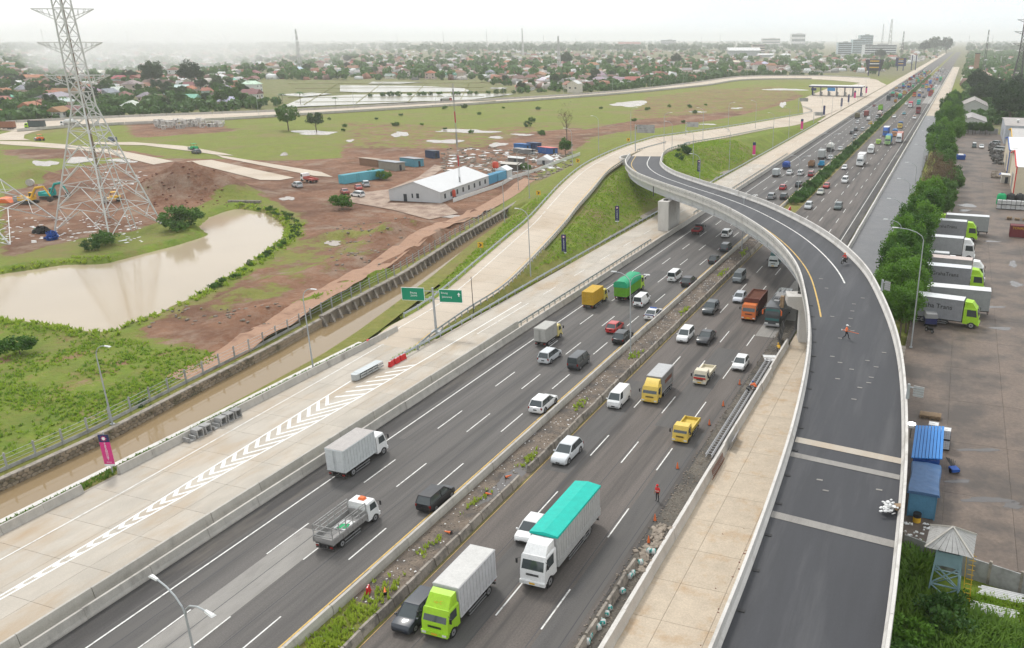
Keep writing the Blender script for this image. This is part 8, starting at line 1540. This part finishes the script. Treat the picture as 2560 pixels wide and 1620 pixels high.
for k in range(9): tree('belt_dark', 1.5 + 1.6 * k + rr.uniform(-.5, .5), 433, .05, rr.uniform(.55, .8), '%s small round tree from the left against the back wall of the yard' % nth(k + 1), 'back wall trees')
t = thing('boundary_wall', 'grey wall closing the far end of the yard', 'wall')
for k in range(8): obj('panel', MB().box((-.5 + 2.45 * k, 438.6, 1.3), (2.4, .2, 2.6)).mesh('panel', M['concrete_grey']), t)
shed('grey-roofed white building beyond the yard wall', -1.5, 13, 452, 482, 4.2, 6.4, (.62, .62, .60), (.33, .31, .30), None, 'y'); shed('large hip-roofed grey house behind the yard', -.5, 15, 540, 575, 5.5, 9.0, (.50, .50, .48), (.30, .27, .25), None, 'y'); shed('rusty-roofed factory hall by the chimney', 8, 28, 930, 1010, 6, 11, (.42, .40, .38), (.38, .24, .18), None, 'y'); shed('long grey factory roof under the dark pylon', 32, 80, 760, 840, 6, 9, (.42, .42, .42), (.33, .32, .33), None, 'y'); shed('low brown-roofed shed before the factory', 34, 60, 690, 740, 5, 8, (.50, .46, .40), (.26, .21, .19), None, 'y')
t = thing('chimney', 'square brown brick chimney right of the motorway', 'chimney', (11.4, 1100, 0)); obj('stack', MB().box((0, 0, 13), (6, 6, 26), tx=.85, ty=.85).mesh('stack', mk('brick', (.33, .22, .15), .9, .15, .5)), t); obj('cap', MB().box((0, 0, 26.2), (5.8, 5.8, .8)).mesh('cap', M['dark_metal']), t)
for k in range(22): a = rr.uniform(0, 1); tree('big', rr.uniform(8, 44) + a * 6, rr.uniform(470, 760), 0, rr.uniform(.7, 1.25), 'dark dense tree behind the yard buildings', 'trees behind the yard')
# ------------------------------------------------------------------ toll gate, billboards, towers, town
t = thing('toll_gate', 'white-roofed toll gate with navy fascia across the plaza', 'toll gate', (-92, 697, .27), -.02)
obj('roof', MB().box((0, 0, 7.6), (41, 13, .5)).mesh('roof', M['white']), t); obj('fascia', MB().box((0, -6.55, 6.9), (41, .2, .8)).box((0, 6.55, 6.9), (41, .2, .8)).mesh('fascia', M['p_navy']), t)
for k in range(7):
    x = -18.5 + k * 6.2; obj('column', MB().box((x, 0, 3.5), (1.0, 1.0, 7)).mesh('column', M['p_navy' if k in (0, 6) else 'p_grey']), t); b = obj('booth', MB().box((x, 3, 1.5), (1.8, 2.6, 2.6)).mesh('booth', M['white']), t); obj('booth_window', MB().box((x, 3, 1.9), (1.9, 2.0, 1.0)).mesh('booth_window', M['window_dark']), b); obj('island', MB().box((x, 1, .12), (2.2, 16, .26)).mesh('island', M['concrete']), t)
obj('gantry_sign', MB().box((-3, -7, 5.2), (6, .3, 2.4)).mesh('gantry_sign', mk('sign_blue', (.03, .22, .5), .5)), t); obj('gantry_sign', MB().box((-16.5, -7, 5.0), (4, .3, 1.8)).mesh('gantry_sign', M['p_navy']), t)
def billboard(label, p, h, w, ph, c, fl=0):
    t = thing('billboard', label, 'billboard', p, .15); obj('post', MB().box((-w * .28, 0, h / 2), (1.2, 1.2, h)).box((w * .28, 0, h / 2), (1.2, 1.2, h)).mesh('post', M['p_navy']), t); obj('board', MB().hexa([(-w / 2 + fl, -.4, h - ph), (w / 2 - fl, -.4, h - ph), (w / 2 - fl, .4, h - ph), (-w / 2 + fl, .4, h - ph), (-w / 2, -.4, h), (w / 2, -.4, h), (w / 2, .4, h), (-w / 2, .4, h)]).mesh('board', M[c]), t)
    if c != 'white':
        for z, ww, m in ((.85, .5, 'p_yellow'), (.62, .62, 'white'), (.3, .55, 'p_yellow')): obj('print_band', MB().box((0, -.45, h - ph + ph * z), (w * ww, .06, ph * .09)).mesh('print_band', M[m]), t)
billboard('flared black billboard with gold bands behind the toll plaza', (-103, 1100, 0), 19, 22, 13, 'black', 3); billboard('dark billboard with golden frame beyond the mosque-like house', (-86, 1300, 0), 17, 14, 11, 'p_navy'); billboard('pale billboard on a tall blue post beside the motorway', (-70, 1330, 0), 20, 10, 8, 'white')
# masts and towers standing out of the haze
def mast(px, base, top, w, kind='mast', col='pylon', lab='slender hazy mast on the horizon', g='horizon masts'):
    p = at(px, base); z = z_at_row(p.x, p.y, top); t = thing('radio_mast', lab, 'mast', (p.x, p.y, 0), 0, g); n = 7; mb = MB()
    for s in ((-1, -1), (1, -1), (1, 1), (-1, 1)): mb.bar((s[0] * w, s[1] * w, 0), (s[0] * w * .25, s[1] * w * .25, z), w * .22)
    obj('frame', mb.mesh('frame', M[col]), t); mb = MB()
    for k in range(n):
        a, b = 1 - .75 * k / n, 1 - .75 * (k + 1) / n; z0, z1 = z * k / n, z * (k + 1) / n
        for (ax, ay), (bx, by) in zip(C4P, C4P[1:] + C4P[:1]): mb.bar((ax * w * a, ay * w * a, z0), (bx * w * b, by * w * b, z1), w * .13).bar((bx * w * a, by * w * a, z0), (ax * w * b, ay * w * b, z1), w * .13)
    obj('bracing', mb.mesh('bracing', M[col]), t)
for px, b, tp in [(116, 135, 72), (327, 140, 76), (466, 135, 68), (568, 130, 76), (752, 175, 73), (995, 115, 82), (1110, 118, 78), (1218, 118, 73), (1308, 140, 70), (1360, 118, 88), (1398, 175, 90), (1440, 115, 92), (1754, 112, 84), (1800, 112, 82), (2090, 112, 80), (1680, 112, 90), (2138, 118, 84), (2420, 125, 88), (2478, 125, 88), (1560, 112, 92), (1270, 112, 86)]: mast(px, b, tp, 2.2)
mast(2222, 135, 47, 5.5, lab='tall grey telecom tower behind the office block', g=None); mast(2203, 132, 60, 3.5, lab='thinner telecom tower beside the tall one', g=None); mast(2254, 140, 78, 3, 'mast', 'dark_metal', 'dark tower right of the office block', None); mast(2458, 185, 74, 1.6, 'mast', 'dark_metal', 'tall thin mast right of the chimney', None); mast(2500, 170, 140, 1.2, lab='short white mast right of the chimney', g=None)
pylon('dark lattice pylon cut by the right edge behind the trees', [(40, 880), (49, 880), (50, 790 + 82), (41, 872)], (46, 876), 62, [(58, 9), (48, 10), (38, 10)], mat='dark_metal', bw=.3, wt=2.2)
def block(label, px0, px1, base, top, depth, wall, bands, n=6, band='window_dark'):
    a, b = at(px0, base), at(px1, base); w = (b - a).length; z = z_at_row(a.x, a.y, top); an = math.atan2(b.y - a.y, b.x - a.x); c = (a + b) / 2; t = thing('office_block', label, 'building', (c.x, c.y, 0), an); obj('wall', MB().box((0, depth / 2, z / 2), (w, depth, z)).mesh('wall', M['wall_paint']), t, color=wall)
    for k in range(n): obj('window_band', MB().box((0, -.1, z * (k + .55) / n), (w * .97, .3, z / n * .5)).mesh('window_band', M[band]), t)
    obj('roof_house', MB().box((w * .1, depth / 2, z + 1), (w * .3, depth * .4, 3)).mesh('roof_house', M['concrete_grey']), t)
block('long white office block with dark window bands', 2160, 2240, 141, 112, 30, (.60, .62, .62), 1, 5); block('tall pale glass office tower', 2148, 2180, 133, 88, 30, (.45, .53, .56), 1, 9); block('mid-rise blue-grey office tower', 2130, 2162, 134, 99, 30, (.42, .52, .55), 1, 8); block('short blue-grey block left of the offices', 2094, 2128, 136, 106, 25, (.42, .48, .52), 1, 6); block('white domed hall far behind the town', 1978, 2012, 118, 84, 60, (.66, .66, .66), 1, 3); block('hazy low block behind the town', 1905, 1950, 116, 96, 50, (.55, .52, .50), 1, 3); block('hazy cluster block left of the halls', 1652, 1690, 118, 100, 40, (.55, .55, .55), 1, 5); block('pale cream block among the trees', 1880, 1912, 136, 112, 20, (.62, .52, .46), 1, 4)
# houses
HW = [(.62, .58, .52), (.55, .50, .45), (.66, .66, .64), (.50, .42, .36), (.42, .52, .50), (.60, .46, .42)]
HR = {'orange-tiled': (.34, .15, .095), 'brown-tiled': (.21, .125, .10), 'red-tiled': (.28, .095, .075), 'grey-roofed': (.30, .29, .28), 'white-roofed': (.66, .66, .65), 'teal-roofed': (.20, .42, .38)}
def house_protos():
    o = []
    for k, (w, l, h, rh, hip) in enumerate([(8, 11, 3.4, 2.6, 0), (9, 13, 3.6, 2.8, 2.5), (7, 9, 3.2, 2.2, 0), (10, 12, 6.4, 2.4, 2.2), (12, 20, 4.6, 2.2, 0)]):
        wl = MB().box((0, 0, h / 2), (w, l, h)).mesh('wall', M['wall_paint']); e = .7
        rf = MB().add([(-w / 2 - e, -l / 2 - e, h - .2), (w / 2 + e, -l / 2 - e, h - .2), (w / 2 + e, l / 2 + e, h - .2), (-w / 2 - e, l / 2 + e, h - .2), (0, -l / 2 - e + hip * 1.4, h + rh), (0, l / 2 + e - hip * 1.4, h + rh)], [(0, 1, 4), (1, 2, 5, 4), (2, 3, 5), (3, 0, 4, 5), (0, 3, 2, 1)]).mesh('roof', M['roof_tile'])
        wd = [MB().box((x, -l / 2 - .03, z), (1.2, .1, 1.2)).mesh('window', M['window_dark']) for x in (-w * .3, w * .3) for z in ((1.8,) if h < 5 else (1.8, 4.6))]; wd += [MB().box((w / 2 + .03, y, 1.8), (.1, 1.2, 1.2)).mesh('window', M['window_dark']) for y in (-l * .25, l * .25)]; dr = MB().box((0, -l / 2 - .03, 1.05), (1.1, .1, 2.1)).mesh('door', M['wood']); o.append((wl, rf, wd, dr))
    return o
HP = house_protos()
def house(x, y, rz, s, k, rk, lab, grp, full):
    wl, rf, wd, dr = HP[k]; t = thing('house', lab, 'house', (x, y, -.05), rz, grp); t.scale = (s, s, s); obj('wall', wl, t, color=random.choice(HW)); obj('roof', rf, t, color=tuple(c * random.uniform(.8, 1.2) for c in HR[rk]))
    if full:
        for m in wd: obj('window', m, t)
        obj('door', dr, t)
BND = [(-60, 318), (118, 303), (321, 283), (643, 273), (857, 262), (1064, 252), (1296, 238), (1400, 228), (1480, 225), (1716, 203), (1858, 186), (2140, 184), (2175, 190), (2240, 172), (2330, 150), (2400, 128)]
def bnd(px):
    for (a, b), (c, d) in zip(BND[:-1], BND[1:]):
        if a <= px <= c: return b + (d - b) * (px - a) / (c - a)
    return 0
def free(px, py): return not (640 < px < 1300 and 200 < py < 275 and not (px > 1200 and py < 215)) and not (2060 < px < 2250 and py < 140)
placed = []
def try_spot(ymin, ymax, gap):
    for _ in range(60):
        px, py = rr.uniform(-20, 2330), rr.uniform(ymin, ymax)
        if py > bnd(px) - 4 or not free(px, py): continue
        p = at(px, py)
        if all((p.x - a) ** 2 + (p.y - b) ** 2 > (gap + c) ** 2 for a, b, c in placed[-700:]): placed.append((p.x, p.y, gap)); return p, px, py
    return None
where = lambda px: 'left village behind the pylon' if px < 640 else 'middle village beyond the paddies' if px < 1400 else 'town behind the loop road'
nh = 0
for (y0, y1, n, gap) in ((215, 310, 46, 5.5), (165, 240, 100, 6.0), (136, 185, 110, 7)):
    for _ in range(n):
        q = try_spot(y0, y1, gap)
        if not q: continue
        p, px, py = q; rk = random.choices(list(HR), (34, 22, 14, 16, 10, 4))[0]; k = random.choices(range(5), (30, 24, 24, 12, 10))[0]; house(p.x, p.y, random.choice((0, 1.57)) + random.uniform(-.3, .3) + .4, random.uniform(.85, 1.25), k, rk, '%s house in the %s' % (rk, where(px)), '%s houses, %s' % (rk, where(px)), py > 180); nh += 1
for px0, px1, py, lab, rk in [(1820, 1895, 139, 'wide white-roofed hall behind the town trees', 'white-roofed'), (1895, 1930, 143, 'lower white-roofed hall beside the wide hall', 'white-roofed'), (1945, 1982, 143, 'white hip-roofed hall left of the offices', 'white-roofed'), (1548, 1600, 119, 'long hazy hall far behind the middle village', 'red-tiled')]: a, b = at(px0, py), at(px1, py); c = (a + b) / 2; wl, rf, wd, dr = HP[1 if 'hip' in lab else 4]; t = thing('hall', lab, 'hall', (c.x, c.y, 0), math.atan2(b.y - a.y, b.x - a.x) + math.pi / 2); s = (b - a).length / 20; t.scale = (s * 1.3, s, s * .75); obj('wall', wl, t, color=(.4, .42, .43)); obj('roof', rf, t, color=HR[rk])
p = at(1432, 232); shed('pale two-storey house alone at the loop road', p.x - 5, p.x + 5, p.y, p.y + 9, 7, 9.5, (.6, .55, .48), (.62, .62, .6), None, 'y', 'house')
# village trees
nt_ = 0
for (y0, y1, n, gap, smin, smax) in ((200, 312, 105, 1.5, .7, 1.35), (150, 215, 68, 2, .9, 1.6), (128, 160, 14, 3, 1.1, 1.9)):
    for _ in range(n):
        q = try_spot(y0, y1, gap)
        if not q: continue
        p, px, py = q; tree('village' if random.random() < .9 else 'palm', p.x, p.y, -.1, random.uniform(smin, smax), 'leafy tree standing among roofs in the %s' % where(px), 'trees, %s' % where(px)); nt_ += 1
for px, py, s, k, lab in [(483, 222, 1.5, 'big', 'tall dark layered tree in the left village'), (385, 222, 1.5, 'big', 'broad pale tree left of the tall dark one'), (1690, 165, 1.3, 'big', 'tall dark tree cluster behind the paddies'), (1415, 168, 1.5, 'big', 'dark tree beside the thin tower'), (2335, 134, 3.2, 'big', 'high grove of dark trees beside the far motorway'), (2365, 134, 2.9, 'big', 'right part of the high grove'), (2310, 136, 2.4, 'big', 'left part of the high grove'), (2200, 150, 1.6, 'big', 'dark trees in front of the white office block'), (708, 262, 1.0, 'palm', 'palm at the edge of the paddies'), (752, 262, 1.2, 'palm', 'taller palm at the edge of the paddies'), (840, 268, .8, 'palm', 'small palm beside the loop road')]: p = at(px, py); tree(k, p.x, p.y, 0, s, lab)
for k in range(26): p = at(930 + k * 22 + rr.uniform(-8, 8), 246 - k * .55 - 3); tree('bush', p.x, p.y, .2, rr.uniform(1.2, 2.0), 'dark round shrub between the paddies and the loop road', 'paddy edge shrubs', 'bush')
# the mass of town and woodland that fades into the haze
def far_pts(n, y0, y1, seed, xr=(-60, 2620), p=1.0):
    r_ = np.random.default_rng(seed); o = []
    while len(o) < n:
        px, py = r_.uniform(*xr), y0 + (y1 - y0) * r_.random() ** p; q = at(px, py)
        if (px < 2400 and py > bnd(max(-20, min(px, 2399))) - 2) or not free(px, py) or -72 < q.x < 0: continue
        o.append((q.x, q.y, 0))
    return np.array(o)
def leaf_mass(name, pts, size, n, seed, mat):
    r_ = np.random.default_rng(seed); s = size * r_.uniform(.6, 1.4, len(pts)); c = np.repeat(pts, n, 0); ss = np.repeat(s, n); d = r_.normal(size=(len(c), 3)); d /= np.linalg.norm(d, axis=1)[:, None]; P = c + d * (ss * r_.uniform(.5, 1, len(c)))[:, None] * (1, 1, .8) + np.stack([0 * ss, 0 * ss, ss * .9], -1); P[:, 2] = np.maximum(P[:, 2], .1)
    u = r_.normal(size=(len(c), 3)); u /= np.linalg.norm(u, axis=1)[:, None]; w = np.cross(u, d); w /= np.linalg.norm(w, axis=1)[:, None] + 1e-9; k = (ss * .3)[:, None]; V = np.stack([P - u * k - w * k, P + u * k - w * k, P + u * k + w * k, P - u * k + w * k], 1).reshape(-1, 3); return mesh_np(name, V, np.arange(len(V)).reshape(-1, 4), mat)
stuff('distant_woodland', leaf_mass('wood', far_pts(1500, 120, 200, 61, p=1.3), 5.0, 34, 62, M['leaf']), 'distant tree cover between the roofs'); stuff('far_woodland', leaf_mass('wood', far_pts(2400, 101.5, 128, 63), 10, 26, 64, M['far_green']), 'far woodland fading into haze'); stuff('village_undergrowth', leaf_mass('scrub', far_pts(1500, 190, 315, 65), 2.6, 30, 66, M['leaf']), 'low green scrub between village houses')
rgt = np.stack([rr.uniform(2, 150, 620), 450 + 2600 * rr.random(620) ** 1.5, np.zeros(620)], -1); stuff('right_woodland', leaf_mass('wood', rgt[rgt[:, 1] > 700], 4.2, 34, 67, M['leaf']), 'dark woodland right of the far motorway')
for k, c in enumerate((HR['orange-tiled'], HR['grey-roofed'], HR['white-roofed'], (.5, .46, .42), HR['brown-tiled'])):
    P = far_pts(760, 103, 225, 70 + k, p=1.5); o = stuff('distant_roofs', blocks_mesh('roofs', P, 3, 7, M['roof_tile'], .8, 80 + k), 'distant roofs of the hazy town'); o.color = (*c, 1)
lo_ = resample(catmull([Vector(p) for p in LOOP_O[:-2]], 6), 420); lp_ = np.array([(p.x, p.y, 0) for p in offset_path(lo_, -5)]) + np.stack([-rr.random(420) ** 2 * 55, rr.random(420) ** 2 * 25, np.zeros(420)], -1); lp_ = lp_[~((lp_[:, 0] > -420) & (lp_[:, 0] < -285) & (lp_[:, 1] > 420) & (lp_[:, 1] < 680))]
stuff('roadside_scrub', leaf_mass('scrub', lp_, 3.0, 34, 68, M['leaf']), 'green scrub along the outer side of the loop road')
# ------------------------------------------------------------------ air
def volume(name, me, dens, col, aniso, lab):
    m = bpy.data.materials.new(name); m.use_nodes = True; nt = m.node_tree; nt.nodes.clear(); o = nt.nodes.new('ShaderNodeOutputMaterial'); v = nt.nodes.new('ShaderNodeVolumePrincipled'); v.inputs['Color'].default_value = (*col, 1); v.inputs['Density'].default_value = dens; v.inputs['Anisotropy'].default_value = aniso; nt.links.new(v.outputs['Volume'], o.inputs['Volume']); me.materials.append(m); ob = obj(name, me); ob['kind'] = 'stuff'; ob['label'] = lab; return ob
XM, YM = max(abs(GX[0]), abs(GX[-1])) + 50, GY[-1] + 50
volume('haze', MB().hexa([(-XM, GY[0] - 50, -6), (XM, GY[0] - 50, -6), (XM, YM, -6), (-XM, YM, -6), (-XM, GY[0] - 50, 125), (XM, GY[0] - 50, 125), (XM, YM, 125), (-XM, YM, 125)]).mesh('haze', []), 1.5e-4, (.975, .99, 1.0), .3, 'pale daytime haze over the plain')
def puff(c, r_, seed):
    bm = bmesh.new(); bmesh.ops.create_icosphere(bm, subdivisions=4, radius=1)
    for v in bm.verts: k = 1 + .18 * math.sin(3 * v.co.x + seed) + .14 * math.sin(5 * v.co.y + 2 * seed) + .1 * math.sin(7 * v.co.z + 4 * v.co.x); v.co = Vector((c[0] + v.co.x * r_[0] * k, c[1] + v.co.y * r_[1] * k, c[2] + v.co.z * r_[2] * k))
    me = bpy.data.meshes.new('smoke'); bm.to_mesh(me); bm.free(); return me
pp_ = at(250, 195)
for k, (px, py, rx, ry, rz_, d) in enumerate([(215, 198, 50, 60, 20, .005), (370, 182, 170, 150, 30, .0021), (600, 168, 260, 220, 40, .0011), (470, 150, 430, 380, 52, .0006)]): p = at(px, py); volume('smoke', puff((p.x, p.y, rz_ * .85 + 1), (rx, ry, rz_), k * 1.3), d, (.99, .99, .99), .2, 'white smoke drifting over the left village')
